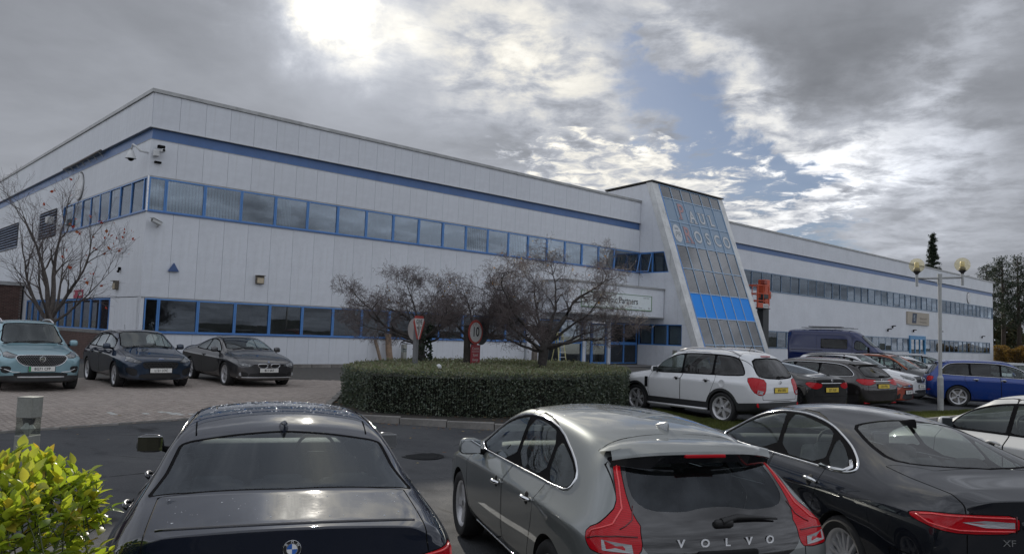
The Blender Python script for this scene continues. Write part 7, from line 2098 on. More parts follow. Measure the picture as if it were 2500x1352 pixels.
def build_far_plants():
    for label, px, D, h, r, seed, pine, g in (('tall dark spruce rising over the roof behind the lamp post', 2281, 128, 20.6, 2.5, 3, False, None),
            ('small spruce tip showing above the long roof', 2091, 128, 16.2, 2.2, 4, False, None),
            ('tall pine with bare lower trunk just beyond the far end of the building', 2452, 112, 15.0, 3.0, 5, True, 'pines beyond the far end of the building'),
            ('tall pine at the right edge of the photo beyond the building', 2490, 114, 15.4, 3.2, 6, True, 'pines beyond the far end of the building'),
            ('broad pine with its top just showing over the far roof end', 2413, 121, 14.8, 3.0, 7, True, 'pines beyond the far end of the building'),
            ('low pine peeping over the roof left of the far end', 2365, 126, 13.2, 2.6, 8, True, 'pines beyond the far end of the building'),
            ('dark pine half out of the frame at the right edge', 2530, 116, 13.5, 3.3, 9, True, 'pines beyond the far end of the building')):
        x, y = at_px(px, D); conifer(label, (x, y, .33), h, r, seed, g, pine)
    # russet beech hedge past the building
    t = thing('beech_hedge', 'russet autumn beech hedge below the pines at the far right', 'hedge', (0, 0, 0))
    x0, y0 = at_px(2427, 104); x1, y1 = at_px(2560, 96)
    d = Vector((x1-x0, y1-y0, 0)); L = d.length; d.normalize(); n_ = Vector((d.y, -d.x, 0))
    def samp(rg, n):
        u = rg.uniform(0, L, n); z = rg.uniform(.3, 2.45, n)+.25*np.sin(u*1.7); o = rg.uniform(-.9, .35, n)+.2*np.sin(u*2.3+z)
        P = np.stack([x0+d.x*u+n_.x*o, y0+d.y*u+n_.y*o, z], 1); return P, np.tile([n_.x, n_.y, .4], (n, 1))
    hedge_volume('foliage', 9000, samp, .20, leaf_mat('russet leaf', [(.20, .10, .03), (.30, .18, .05), (.24, .17, .06), (.14, .08, .035)], .35, .6, .3), t, 6)
    polys = []; rg = random.Random(1)
    for k in range(120):
        u = rg.uniform(0, L); p = Vector((x0, y0, .3))+d*u+n_*rg.uniform(-.8, .1); polys.append((np.array([p[:], (p+Vector((rg.gauss(0, .2), 0, 1))) [:], (p+Vector((rg.gauss(0, .4), rg.gauss(0, .3), 2))) [:]]), np.array([.03, .02, .01])))
    V, Q = tubes_np(polys, 4); mesh_obj('stems', np_mesh('stems', V, Q, bark()), t)
    # distant trees closing the view under the pines
    xa, ya = at_px(2405, 175); xb, yb_ = at_px(2640, 165); d2 = Vector((xb-xa, yb_-ya, 0)); L2 = d2.length; d2.normalize(); n2 = Vector((d2.y, -d2.x, 0))
    def samp2(rg, n):
        u = rg.uniform(0, L2, n); h = 7+1.6*np.sin(u*.5)+1.2*np.sin(u*1.3); z = rg.uniform(0, 1, n)**.8*h; o = rg.uniform(-3, 1.2, n)
        P = np.stack([xa+d2.x*u+n2.x*o, ya+d2.y*u+n2.y*o, z], 1); return P, np.tile([n2.x, n2.y, .4], (n, 1))
    hedge_volume('distant_trees', 5000, samp2, 1.0, leaf_mat('distant leaf', [(.07, .09, .06), (.11, .12, .07), (.14, .11, .06)], .3, .7, .2), None, 16)
    # wood on the far side of the road, behind the photographer: what the windows and the paint reflect
    nr = np.random.default_rng(9); rg = random.Random(9); V = []; polys = []
    n = 0; Cs = []
    for k in range(34):
        a = rg.uniform(-1.35, 1.35); R = rg.uniform(30, 44); cx, cy = R*math.sin(a), -R*math.cos(a)
        if cy > -14: continue
        h = rg.uniform(2.6, 5.0); polys.append((np.array([(cx, cy, -.2), (cx, cy, h*.4), (cx, cy, h*.8)]), np.array([.2, .16, .05])))
        m = 420; p = nr.normal(0, 1, (m, 3)); p /= np.linalg.norm(p, axis=1, keepdims=True); p *= nr.uniform(.55, 1, (m, 1))**.5
        Cs.append(np.stack([cx+p[:, 0]*h*.34, cy+p[:, 1]*h*.34, h*.58+p[:, 2]*h*.42], 1))
    C = np.concatenate(Cs); n = len(C); D = nr.normal(0, 1, (n, 3)); D /= np.linalg.norm(D, axis=1, keepdims=True); A = np.cross(D, nr.normal(0, 1, (n, 3))); A /= np.linalg.norm(A, axis=1, keepdims=True); s = nr.uniform(.35, .75, (n, 1))
    Vv = np.stack([C, C+D*s*.5-A*s*.35, C+D*s, C+D*s*.5+A*s*.35], 1)
    o = leaves_obj('woodland', Vv.reshape(-1, 3), np.arange(4*n).reshape(-1, 4), np.repeat(nr.random(n), 4), leaf_mat('wood leaf', [(.03, .04, .015), (.07, .055, .02), (.12, .075, .025), (.04, .045, .02)], .25, .6, .3), None)
    V, Q = tubes_np(polys, 5); mesh_obj('woodland_trunks', np_mesh('woodland_trunks', V, Q, bark()), o)
# ------------------------------------------------------------------ signs, lamps, bollards, fittings on the walls
def on_front(name, label, cat, s, z, group=None, out=0.0):
    """thing fixed to the long front; local x along the wall, -y outwards"""
    return thing(name, label, cat, bl(s, out, z), BANG, group)
def on_flank(name, label, cat, t_, z, group=None, out=0.0):
    p = CORNER+DL*t_-DF*out; return thing(name, label, cat, (p.x, p.y, z), BANG-math.pi/2, group)

def light_bollard(label, loc, yaw, group, w=.24, h=1.08, rusty=False):
    t = thing('light_bollard', label, 'bollard', loc, yaw, group)
    m = mat('galvanised bollard', (.30, .305, .275), .5, .35, var=.14, vscale=4, streak=.4, dirt=(.20, .19, .15), bump=.05)
    a = w/2
    MB().cbox((0, 0, h*.32), (w, w, h*.64), .006).build('post', m, t)
    MB().cbox((0, 0, h*.905), (w, w, h*.19), .006).cbox((0, 0, h+.004), (w*1.03, w*1.03, .012), .004).build('cap', m, t)
    lens = glass('bollard lens', (.80, .82, .80), 1.5, .05)
    q = MB()
    for x0, x1, y0, y1 in ((-a+.004, -a+.01, -a+.004, a-.004), (a-.01, a-.004, -a+.004, a-.004), (-a+.011, a-.011, -a+.004, -a+.01), (-a+.011, a-.011, a-.01, a-.004)): q.box(x0, x1, y0, y1, h*.642, h*.808)
    q.build('lens', lens, t)
    MB().lathe([(.012, h*.64), (.03, h*.66), (a*.80, h*.70), (a*.84, h*.705), (a*.5, h*.74), (.03, h*.76), (0, h*.76)], 20).build('reflector', mat('reflector white', (.75, .75, .74), .25), t, smooth=40)
    MB().prism([(-a*.7, h*.80), (a*.7, h*.80), (a*.42, h*.735), (-a*.42, h*.735)], -a*.3, a*.3, 'xz').build('baffle', mat('dark fitting', (.03, .03, .032), .5), t)
    MB().lathe([(0, .004), (.010, .004), (.012, 0)], 10, 'y', (0.01, -a-.003, h*.57)).build('lock', mat('dark fitting', (.03, .03, .032), .5), t)
    return t

def build_furniture():
    galv = mat('galvanised steel', (.36, .37, .37), .45, .5, var=.1, vscale=3, streak=.3)
    black = mat('car black trim', (.018, .018, .019), .45)
    whitep = mat('white painted fitting', (.62, .63, .63), .4, var=.04)
    # --- bollards
    light_bollard('square light bollard with a clear lamp band standing behind the bright yellow-green bush', (-5.06, 8.28, ground(-5.06, 8.28)), rad(-8), 'square light bollards', .17, 1.09)
    for s, o, lb in ((11.85, .35, 'square light bollard against the white wall left of the give way sign'), (30.0, 3.0, 'square light bollard outside the entrance, right of the glass door')):
        p = bl(s, o, .33); light_bollard(lb, p, BANG+.1, 'square light bollards', .2, 1.02)
    # --- lamp post with two globes
    x, y = 13.86, 24.95; z = ground(x, y)+.10
    t = thing('lamp_post', 'grey lamp post with two clear globe lamps on a cross arm in the grass verge', 'lamp post', (x, y, z), rad(7))
    H = 4.22
    MB().tube([(0, 0, -.2), (0, 0, .98)], .092, 16).tube([(0, 0, .98), (0, 0, 1.06)], [.092, .058], 16).tube([(0, 0, 1.06), (0, 0, H)], .056, 14).tube([(0, 0, H-.22), (0, 0, H+.10)], .072, 14).build('pole', mat('lamp post paint', (.40, .41, .40), .5, .2, var=.1, vscale=3, streak=.4), t, smooth=40)
    MB().cbox((0, -.09, .55), (.10, .012, .42), .004).build('access_door', galv, t)
    MB().tube([(-.80, 0, H-.08), (.80, 0, H+.02)], .032, 10).build('cross_arm', galv, t, smooth=True)
    gm = glass('smoked globe', (.95, .90, .74), 1.0, .03)
    for sx, dz in ((-.80, -.08), (.80, .02)):
        b = MB().tube([(sx, 0, H+dz-.26), (sx, 0, H+dz+.13)], .042, 12).build('bracket', galv, t, smooth=40)
        zc = H+dz+.42
        MB().lathe([(.045, H+dz+.12), (.05, H+dz+.15), (.13, H+dz+.235), (.125, H+dz+.24), (0, H+dz+.24)], 20, 'z', (sx, 0, 0)).build('gallery', mat('dark fitting', (.03, .03, .032), .5), b, smooth=40)
        MB().lathe([(.085, H+dz+.245), (.10, H+dz+.30), (.075, H+dz+.34), (.0, H+dz+.345)], 18, 'z', (sx, 0, 0)).build('lamp_base', mat('lamp base grey', (.25, .24, .22), .5), b, smooth=40)
        MB().lathe([(.068, H+dz+.35), (.07, H+dz+.50), (.05, H+dz+.53), (0, H+dz+.535)], 18, 'z', (sx, 0, 0)).build('lamp_tube', mat('frosted tube', (.70, .64, .42), .4), b, smooth=40)
        bm = bmesh.new(); bmesh.ops.create_uvsphere(bm, u_segments=28, v_segments=18, radius=.235)
        MB().add([(v.co.x+sx, v.co.y, v.co.z+zc) for v in bm.verts], [[v.index for v in f.verts] for f in bm.faces if True]).build('globe', gm, b, smooth=True); bm.free()
    # --- give way sign and its neighbour seen edge on
    red = mat('sign red', (.40, .06, .05), .5, var=.08); wsg = mat('sign white', (.58, .58, .57), .5, var=.05); blk = mat('sign black', (.015, .015, .016), .5); gback = mat('sign back grey', (.30, .30, .30), .6, var=.1)
    x, y = -2.28, 19.3; z = ground(x, y)
    t = thing('give_way_sign', 'triangular red and white give way sign on a grey post in the hedge', 'road sign', (x, y, z), rad(64))
    MB().box(-.055, .055, .02, .11, -.2, 2.05).build('post', mat('grey post', (.16, .165, .17), .6, var=.1), t)
    tri = chaikin([(-.33, 2.12), (.33, 2.12), (0, 1.38)], 1)
    MB().prism(tri, -.006, .0, 'xz').build('plate', red, t)
    MB().prism([(-.225, 2.055), (.225, 2.055), (0, 1.52)], -.009, -.0062, 'xz').build('field', wsg, t)
    text('GIVE', .155, blk, t, (0, -.0102, 1.965), (1, 0, 0), (0, 0, 1), offset=.003, sx=.85)
    text('WAY', .105, blk, t, (0, -.0102, 1.815), (1, 0, 0), (0, 0, 1), offset=.003, sx=.85)
    t = thing('round_sign', 'pale round sign seen almost edge on behind the give way sign', 'road sign', (x-.11, y+.15, z), rad(-50))
    MB().lathe([(0, -.004), (.27, -.004), (.275, 0), (.27, .004), (0, .004)], 28, 'y', (0, -.03, 1.78)).build('plate', mat('sign pinkish back', (.36, .33, .32), .6), t)
    MB().box(-.03, .03, -.02, .04, -.2, 2.0).build('post', mat('grey post', (.16, .165, .17), .6), t)
    # --- ten mile an hour sign with a caution plate
    x, y = -.93, 20.9; z = ground(x, y)
    t = thing('speed_limit_sign', 'round red rimmed sign reading 10 over a red caution plate', 'road sign', (x, y, z), rad(56))
    MB().box(-.31, -.17, .03, .15, -.2, 1.95).build('post', mat('dark timber post', (.05, .043, .037), .9, var=.2, bump=.4), t)
    rim = MB().lathe([(0, -.006), (.325, -.006), (.33, 0), (.325, .006), (0, .006)], 36, 'y', (0, 0, 1.76)).build('plate', red, t, smooth=40)
    MB().lathe([(0, -.0085), (.262, -.0085), (.262, -.0064)], 36, 'y', (0, 0, 1.76)).build('field', wsg, t)
    text('10', .36, blk, t, (0, -.0095, 1.76), (1, 0, 0), (0, 0, 1), offset=.006, sx=.9)
    MB().lathe([(0, -.004), (.32, -.004), (.325, 0), (.32, .004), (0, .004)], 32, 'y', (.42, .11, 1.74)).build('back_plate', mat('dark sign back', (.03, .045, .05), .6), t)
    p = MB().cbox((.02, .0, 1.17), (.42, .012, .50), .004).build('caution_plate', mat('caution red', (.33, .035, .045), .5), t)
    text('Caution', .105, wsg, p, (.02, -.0075, 1.32), (1, 0, 0), (0, 0, 1), sx=.9)
    MB().box(-.14, .18, -.0078, -.0062, 1.235, 1.247).build('rule', wsg, p)
    text('Speed', .105, wsg, p, (.02, -.0075, 1.15), (1, 0, 0), (0, 0, 1), sx=.9); text('Ramps', .105, wsg, p, (.02, -.0075, 1.02), (1, 0, 0), (0, 0, 1), sx=.9)
    # --- small white ball lying on the hedge
    t = thing('ball_lamp', 'small white globe on the front edge of the clipped hedge', 'globe', (-1.58, 17.55, 1.14))
    bm = bmesh.new(); bmesh.ops.create_uvsphere(bm, u_segments=18, v_segments=12, radius=.062)
    MB().add([(v.co.x, v.co.y, v.co.z+.10) for v in bm.verts], [[v.index for v in f.verts] for f in bm.faces]).build('globe', whitep, t, smooth=True); bm.free()
    MB().lathe([(.03, -.25), (.03, .03), (.05, .055), (0, .06)], 12).build('stem', black, t, smooth=40)
    # --- timber offcuts against the wall, ladder
    wood = mat('old timber', (.22, .165, .12), .85, var=.25, vscale=6, streak=.5, dirt=(.10, .085, .06), bump=.4, bscale=50)
    t = on_front('timber_post', 'short mossy timber post leaning on the white wall left of the thick log', 'timber', 10.35, .33, out=.35)
    MB().tube([(.18, -.25, -.1), (.0, .2, 1.2)], .075, 10).build('post', wood, t, smooth=40)
    t = on_front('timber_log', 'thick pale log standing against the white wall behind the hedge', 'timber', 11.0, .33, out=.35)
    MB().tube([(.08, -.1, -.1), (.03, .05, .7), (0, .12, 1.5)], [.155, .15, .14], 14).build('log', mat('pale log', (.27, .19, .13), .85, var=.2, vscale=5, streak=.5, dirt=(.16, .11, .08), bump=.3), t, smooth=40)
    t = on_front('stone_trough', 'weathered leaning stone post with a flat cap beside the entrance pier', 'stone post', 20.35, .33, out=.6)
    MB().prism([(-.16, -.1), (.16, -.1), (.10, 1.02), (-.12, 1.02)], -.1, .1, 'xz').build('post', mat('weathered stone', (.17, .145, .125), .9, var=.2, bump=.5), t); MB().cbox((-.02, 0, 1.07), (.34, .26, .09), .01).build('cap', mat('weathered stone', (.17, .145, .125), .9), t)
    t = on_front('step_ladder', 'pale yellow step ladder standing open by the entrance glazing', 'ladder', 21.95, .33, out=.95); t.rotation_euler = (0, 0, BANG-.15)
    ym = mat('yellow fibreglass', (.50, .47, .22), .5, var=.1); al = mat('ladder alloy', (.58, .58, .56), .4, .6)
    for sx in (-1, 1):
        MB().tube([(sx*.27, -.35, -.02), (sx*.17, 0, 1.85)], .032, 6).build('rail', ym, t); MB().tube([(sx*.25, .45, -.02), (sx*.16, .03, 1.8)], .025, 6).build('rear_rail', ym, t)
    for k in range(6):
        q = (k+.7)/6.4; MB().cbox((0, -.35*(1-q), 1.85*q), (2*(.27-.10*q), .09, .03), .005).build('tread', al, t)
    MB().cbox((0, .015, 1.86), (.40, .16, .05), .01).build('top_step', al, t)
    # --- entrance sign on the canopy
    t = on_front('shop_sign', 'long white sign with green edge reading Electronic Partners over the entrance', 'sign', 0, 0)
    gsg = mat('sign green', (.10, .22, .09), .5)
    MB().box(22.4, 28.86, -2.05, -2.005, 3.66, 4.58).build('board', mat('sign board', (.74, .80, .80), .45, var=.03), t)
    fr = MB().box(22.4, 28.86, -2.07, -2.052, 4.55, 4.58).box(22.4, 28.86, -2.07, -2.052, 3.66, 3.71).box(22.4, 22.44, -2.07, -2.052, 3.71, 4.55).box(28.82, 28.86, -2.07, -2.052, 3.71, 4.55); fr.build('border', gsg, t)
    X, Z = (1, 0, 0), (0, 0, 1)
    ink = mat('sign ink', (.012, .014, .02), .5)
    text('Electronic Partners', .52, ink, t, (25.45, -2.053, 4.17), X, Z, offset=.007, sx=1.02)
    text('Service Centre', .115, ink, t, (28.3, -2.053, 4.44), X, Z, sx=.8)
    for s_, w_, x_, m_ in (('hp', .17, 28.6, ink), ('lenovo', .15, 25.95, ink), ('acer', .15, 26.65, gsg), ('brother', .12, 27.2, mat('sign grey blue', (.2, .25, .35), .5)), ('Canon', .12, 27.75, ink), ('EPSON', .11, 25.35, mat('sign grey blue', (.2, .25, .35), .5))): text(s_, w_, m_, t, (x_, -2.053, 3.83), X, Z)
    # --- sign on the right wing
    t = on_front('company_sign', 'beige sign with a navy panel above the bright blue door of the right wing', 'sign', 0, 0)
    MB().box(75.35, 81.55, -.14, -.01, 4.42, 5.74).build('board', mat('beige sign board', (.42, .37, .30), .6, var=.04), t)
    nv = MB().prism([(76.55, 4.56), (77.75, 4.56), (78.0, 5.62), (76.75, 5.62)], -.146, -.141, 'xz').build('logo_panel', mat('navy', (.02, .035, .075), .5), t)
    text('fS', .85, mat('logo pale', (.38, .47, .52), .5), nv, (77.25, -.148, 5.08), X, Z, sx=.75)
    bw = mat('sign brown ink', (.10, .085, .07), .6)
    text('rollinsonsmith', .40, bw, t, (79.75, -.143, 5.12), X, Z, sx=.93); text('financial planning', .28, bw, t, (79.75, -.143, 4.74), X, Z, sx=1.0)
    # --- red sign on the left flank
    t = on_flank('red_sign', 'small red and white notice above the glazed screen on the left flank', 'sign', 8.45, 0)
    MB().box(-.75, .75, -.03, -.006, 2.97, 3.34).build('board', mat('magenta red', (.36, .03, .07), .5), t); MB().box(.02, .66, -.0335, -.031, 3.08, 3.24).build('label_panel', wsg, t); MB().box(-.68, -.55, -.0335, -.031, 3.12, 3.26).build('mark', wsg, t)
    # --- lights, cameras, alarm box, discs
    def bulkhead(t, w=.34, h=.34):
        MB().cbox((0, -.07, 0), (w, .14, h), .015).build('housing', mat('bronze housing', (.13, .11, .085), .5, var=.1), t)
        MB().cbox((0, -.147, -.03), (w*.82, .02, h*.66), .006).build('lens', mat('yellowed lens', (.48, .40, .27), .35, coat=.5), t)
        MB().cbox((0, -.12, h*.52), (w*1.05, .24, .02), .004).build('hood', mat('bronze housing', (.13, .11, .085), .5), t)
    bulkhead(on_front('wall_light', 'square bronze bulkhead light on the long white front', 'wall light', 4.62, 3.9))
    bulkhead(on_flank('wall_light', 'square bronze bulkhead light on the left flank near the corner', 'wall light', 2.85, 3.42))
    t = on_front('alarm_box', 'blue triangular alarm box on the white wall', 'alarm box', 1.12, 4.13)
    MB().prism([(-.2, -.16), (.2, -.16), (0, .17)], -.10, -.003, 'xz', [(-.2, -.16), (.2, -.16), (0, .17)]).build('cover', mat('alarm blue', (.05, .10, .24), .45), t)
    cream = mat('camera cream', (.52, .53, .52), .4)
    t = on_front('bullet_camera', 'pale box camera on a bracket below the corner windows', 'camera', .30, 5.72)
    MB().tube([(.12, 0, -.10), (.12, -.12, -.10), (.05, -.22, -.02)], .03, 8).build('bracket', cream, t, smooth=True)
    c = MB().cbox((0, 0, 0), (.46, .15, .13), .02).cbox((0, 0, .078), (.52, .19, .015), .004).build('housing', cream, t); c.location = (.0, -.26, .05); c.rotation_euler = (0, .22, .55)
    MB().lathe([(0, .002), (.05, .002), (.05, 0)], 14, 'x', (-.232, 0, 0)).build('camera_lens', black, c)
    t = on_flank('dome_camera', 'white dome camera on a swan neck arm high on the left flank at the corner', 'camera', .55, 8.35)
    MB().tube([(.28, -.0, .1), (.28, -.28, .12), (.22, -.42, .28), (.10, -.5, .36), (.0, -.5, .28), (-.04, -.5, .12)], .035, 8).build('arm', whitep, t, smooth=True)
    MB().lathe([(.04, .16), (.08, .12), (.19, -.14), (.20, -.17), (0, -.17)], 18, 'z', (-.04, -.5, 0)).build('dome', whitep, t, smooth=40)
    MB().lathe([(.11, -.172), (.10, -.22), (.05, -.26), (0, -.27)], 16, 'z', (-.04, -.5, 0)).build('camera_lens', black, t, smooth=40)
    t = on_front('corner_camera', 'white camera and dark lamp clustered on the front just right of the corner', 'camera', .22, 8.40)
    MB().cbox((-.05, -.16, .0), (.2, .22, .26), .03).build('mount', whitep, t); h = MB().cbox((.12, -.30, .10), (.14, .3, .12), .02).build('housing', whitep, t); MB().lathe([(0, .001), (.045, .001), (.05, -.01)], 14, 'y', (.12, -.455, .10)).build('camera_lens', black, t)
    MB().cbox((.10, -.2, .26), (.26, .14, .12), .02).build('infrared_lamp', black, t); MB().cbox((.06, -.06, -.32), (.24, .1, .07), .01).build('junction_box', black, t)
    t = on_flank('sensor', 'tiny black movement sensor on the left flank above the bulkhead light', 'sensor', 2.6, 4.08); MB().cbox((0, -.05, 0), (.10, .1, .14), .02).build('housing', black, t); MB().lathe([(0, .0), (.05, -.02), (.06, -.07), (0, -.1)], 12, 'z', (0, -.09, -.06)).build('eye', black, t, smooth=40)
    t = on_flank('floodlight', 'pale floodlight bracket on the left flank beside the louvre', 'floodlight', 12.9, 6.75); MB().cbox((0, -.45, .1), (.5, .3, .34), .04).build('housing', cream, t); MB().tube([(0, 0, -.1), (0, -.4, 0)], .03, 8).build('bracket', cream, t)
    disc = mat('white disc', (.66, .67, .68), .45)
    t = on_flank('wall_disc', 'plain white round disc high on the left flank', 'wall disc', 9.6, 8.22); MB().lathe([(0, -.07), (.62, -.07), (.64, -.05), (.64, 0)], 40, 'y').build('face', disc, t, smooth=40)
    MB().lathe([(.60, -.01), (.70, -.01), (.70, -.001)], 40, 'y').build('rim', mat('sign black', (.015, .015, .016), .5), t)
    t = on_front('wall_disc', 'plain white round disc at the far right end of the right wing', 'wall disc', 95.3, 8.22); MB().lathe([(0, -.09), (.60, -.09), (.62, -.07), (.62, 0)], 32, 'y').build('face', disc, t, smooth=40)
    MB().lathe([(.58, -.01), (.70, -.01), (.70, -.001)], 32, 'y').build('rim', mat('sign black', (.015, .015, .016), .5), t)
    for s, z, nm, lb in ((70.4, 3.75, 'wall_light', 'dark wall light above the blue van on the right wing'), (85.1, 3.9, 'wall_light', 'dark wall light just left of the lamp post on the right wing'), (100.2, 3.7, 'wall_light', 'dark wall light at the far end of the right wing'), (71.5, 4.1, 'camera', 'tiny dark camera above the wall light over the van'), (77.1, 3.85, 'camera', 'dark hanging camera between the beige sign and the blue door')):
        t = on_front(nm, lb, 'wall light' if nm == 'wall_light' else 'camera', s, z); MB().cbox((0, -.25, 0), (.34 if nm == 'wall_light' else .2, .28, .09), .02).build('housing', black, t); MB().cbox((-.1 if nm == 'wall_light' else 0, -.10, -.12), (.09, .14, .24), .02).build('bracket', black, t)
    # --- loose cable tray under the eaves of the left flank
    t = on_flank('cable_tray', 'bent grey cable tray with brackets hanging along the blue band of the left flank', 'cable tray', 0, 0)
    MB().tube([(-6.0, -.16, 9.38), (-7.5, -.2, 9.33), (-9.5, -.22, 9.30), (-12.2, -.16, 9.36)], .05, 6).build('tray', mat('tray grey brown', (.17, .15, .14), .7), t, smooth=True)
    for k in range(7): MB().tube([(-6.2-.95*k, -.2, 9.33), (-6.05-.95*k, -.02, 9.12)], .016, 5).build('bracket', galv, t)
    # --- mast lift beside the tower
    om = mat('lift orange', (.55, .085, .03), .45, var=.08); dm = mat('mast dark', (.03, .034, .036), .5, var=.1)
    t = on_front('mast_lift', 'orange mast lift with a railed basket raised beside the sloping tower', 'access lift', 42.35, .33, out=2.0)
    MB().cbox((0, 0, .45), (1.5, 1.2, .5), .08).build('chassis', om, t, smooth=30)
    for sx in (-.55, .55):
        for sy in (-.5, .5): MB().lathe([(0, -.1), (.22, -.1), (.25, -.06), (.25, .06), (.22, .1), (0, .1)], 18, 'y', (sx, sy, .22)).build('wheel', black, t, smooth=40)
    MB().cbox((0, 0, 2.4), (.85, .5, 3.8), .03).cbox((.03, 0, 3.4), (.74, .42, 3.0), .03).build('mast', dm, t)
    MB().cbox((.12, -.0, 5.30), (.72, .55, 1.9), .03).cbox((.62, -.05, 5.15), (.22, .4, .55), .04).build('mast_head', om, t)
    MB().lathe([(0, -.02), (.11, -.02), (.12, 0)], 18, 'y', (.55, -.36, 5.15)).build('dial', cream, t)
    b = MB()
    B0, B1, zb, zt = -1.75, -.22, 4.15, 5.75
    for x_ in (B0, -.95, B1):
        for y_ in (-.55, .35): b.tube([(x_, y_, zb), (x_, y_, zt)], .045 if x_ != -.95 else .03, 8)
    for z_ in (zb+.5, zb+1.0, zt):
        b.tube([(B0, -.55, z_), (B1, -.55, z_)], .035, 8).tube([(B0, .35, z_), (B1, .35, z_)], .035, 8).tube([(B0, -.55, z_), (B0, .35, z_)], .035, 8)
    b.tube([(-.95, -.55, zb+1.0), (B1, -.55, zt)], .025, 6)
    k = b.build('basket', om, t, smooth=40); MB().box(B0, B1+.2, -.58, .38, zb-.06, zb).build('basket_floor', dm, k)
    MB().box(B0, -1.1, -.60, -.57, zb, zb+.35).build('toe_board', om, k); MB().box(-1.08, -.30, -.61, -.57, zb, zb+.30).build('name_plate', wsg, k); text('Kimberly', .16, ink, k, (-.66, -.612, zb+.14), X, Z)
    MB().cbox((-.6, -.45, zb+.85), (.7, .25, .35), .03).build('control_box', dm, k)
    MB().cbox((-.25, -.2, 6.05), (.45, .3, .3), .03).build('warning_box', mat('lift dark red', (.30, .05, .03), .5), t)

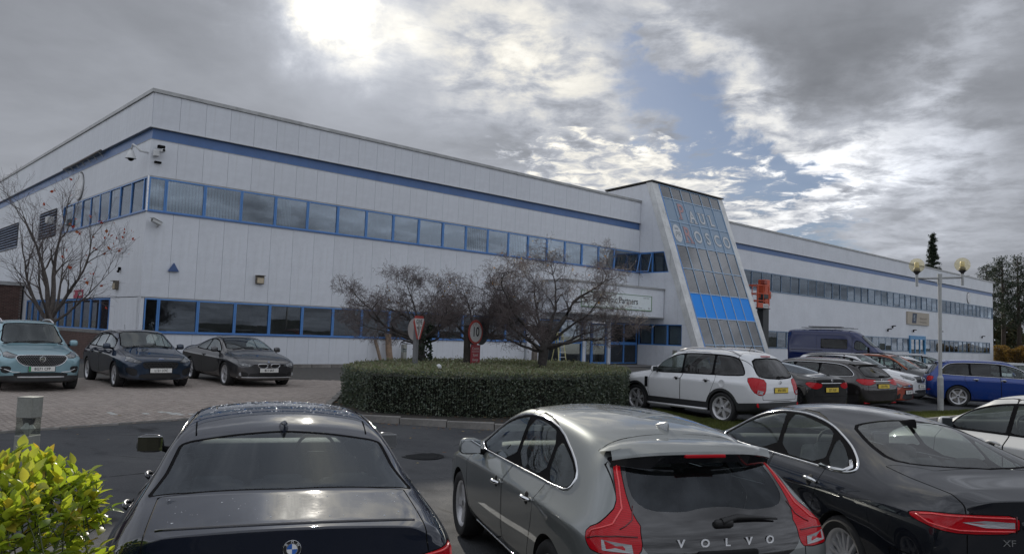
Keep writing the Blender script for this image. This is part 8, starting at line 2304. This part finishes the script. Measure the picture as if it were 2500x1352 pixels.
def build_van():
    """long blue panel van behind the parked cars, nose to the right"""
    t = thing('panel_van', 'dark blue high roof panel van with roof bars, parked by the right wing', 'van', (20.75, 48.6, .334), rad(-33))
    rows = [
     (-3.0, .40, .72, .90, .95, .96, 1.20, .95, 1.50, .84, 2.42, 2.50), (-2.94, .34, .80, .96, .99, 1.0, 1.20, .975, 1.50, .87, 2.48, 2.58), (-2.6, .30, .84, .98, 1.0, 1.0, 1.20, .98, 1.50, .88, 2.52, 2.64), (-1.2, .30, .84, .98, 1.0, 1.0, 1.20, .98, 1.50, .88, 2.53, 2.66), (.4, .30, .84, .98, 1.0, 1.0, 1.2, .98, 1.50, .88, 2.53, 2.66),
     (1.05, .30, .84, .98, 1.0, 1.0, 1.2, .98, 1.48, .86, 2.44, 2.58), (1.45, .30, .84, .98, 1.0, 1.0, 1.15, .98, 1.42, .80, 2.10, 2.24), (1.95, .30, .84, .98, 1.0, 1.0, 1.10, .97, 1.32, .80, 1.62, 1.70), (2.35, .30, .84, .97, .99, .98, 1.0, .93, 1.18, .78, 1.28, 1.34), (2.75, .32, .80, .92, .95, .94, .90, .86, 1.05, .70, 1.10, 1.14), (2.95, .36, .68, .80, .82, .82, .80, .70, .92, .56, .96, .99)]
    sh = body_shell(rows, zs=.40, zm=.75, bulge=(.04, .16), level=3, crease_long=[(5, 1, 9, .5), (6, 1, 7, .4), (7, 1, 5, .5)], crease_x=[(0, 5, 9, .8), (7, 6, 9, .3)], dx={(7, 9): .12, (7, 8): .09, (8, 9): .1, (8, 8): .08})
    pm = paint('deep blue van paint', (.004, .014, .085), .0, .4)
    c = Car(t, sh, pm, -3.04, 3.1, 3.75, .35); c.zfloor = .3; c.ax = (-1.65, 2.1)
    c.glazed('windscreen', lambda V: np.maximum(sdf_poly(V[:, 0], V[:, 1], chaikin(mirror_poly([(2.18, 0), (2.08, .5), (1.95, .76), (1.30, .74), (1.34, .3), (1.36, 0)]), 1)), 1.4-V[:, 2]), car_glass(), .03)
    for sg in (1, -1):
        c.glazed('side_window', c.f_side(chaikin([(1.85, 1.42), (1.35, 1.95), (.95, 2.0), (.92, 1.38)], 1), sg), car_glass(), .03)
        c.glazed('side_window', c.f_side([(.55, 1.45), (.55, 2.05), (-1.0, 2.05), (-1.0, 1.45)], sg), dark_glass(), .03)
        c.panel('door', c.f_side([(1.95, .5), (1.98, 1.3), (1.3, 2.1), (.85, 2.15), (.83, .5)], sg)); c.panel('sliding_door', c.f_side([(.80, .5), (.80, 2.3), (-.75-.5, 2.3), (-1.25, .5)], sg))
        c.panel('tail_light', c.f_rwrap([(.80, .85), (.80, 1.45), (1.02, 1.45), (1.02, .85)], sg, -3.05), red_lens(), .003); c.panel('head_light', c.f_fwrap(chaikin([(.55, .86), (1.0, 1.06), (1.2, 1.02), (1.0, .84), (.6, .76)], 1), sg, 3.1), clear_lens(), .003)
        c.mirror(1.75, 1.42, sg, c.black, size=(.16, .24, .34), out=.12); c.handle(.95, 1.15, sg, c.black, t)
        c.strip('side_rail', [c.side(x, 1.32, sg) for x in np.linspace(-2.8, -.9, 10)], c.black, .015, False)
    bm_ = mat('roof bar alloy', (.34, .35, .36), .5, .4)
    for y in (-.72, .72): MB().tube([(-2.2, y, 2.72), (.9, y, 2.74)], .022, 8).build('roof_rail', bm_, t)
    for x in (-2.1, -1.3, -.4, .6): MB().cbox((x, 0, 2.715), (.06, 1.6, .04), .01).build('roof_bar', bm_, t)
    MB().cbox((-.9, .2, 2.80), (2.0, .8, .05), .01).build('solar_panel', mat('dark fitting', (.03, .03, .032), .5), t)
    c.wheels('fat', mat('steel wheel', (.12, .12, .125), .5, .5), .225, .22); c.seats(dash=(1.9, 1.3), zt=1.95, zf=.95, rows=((1.0, 2),)); c.finish(floor=False)
    MB().box(-2.7, 2.2, -.8, .8, .42, .46).build('cabin_floor', mat('cabin carpet', (.015, .015, .016), .95), t)
# ------------------------------------------------------------------ build the place
build_world()
build_ground()
build_building()
build_annexe()
saloon_dark((-1.80, 6.15, .004), rad(108.5), 'midnight blue saloon with rain beads on its roof, leftmost of the near row')
hatch_grey((.77, 6.92, .004), rad(107), 'steel grey hatchback with tall red corner lamps in the middle of the near row')
saloon_sport((3.35, 7.85, .004), rad(99), 'graphite grey four door saloon with chrome window surround, third in the near row')
build_mid_cars()
build_van()
build_warehouse()
build_trees()
build_hedges()
build_far_plants()
build_furniture()
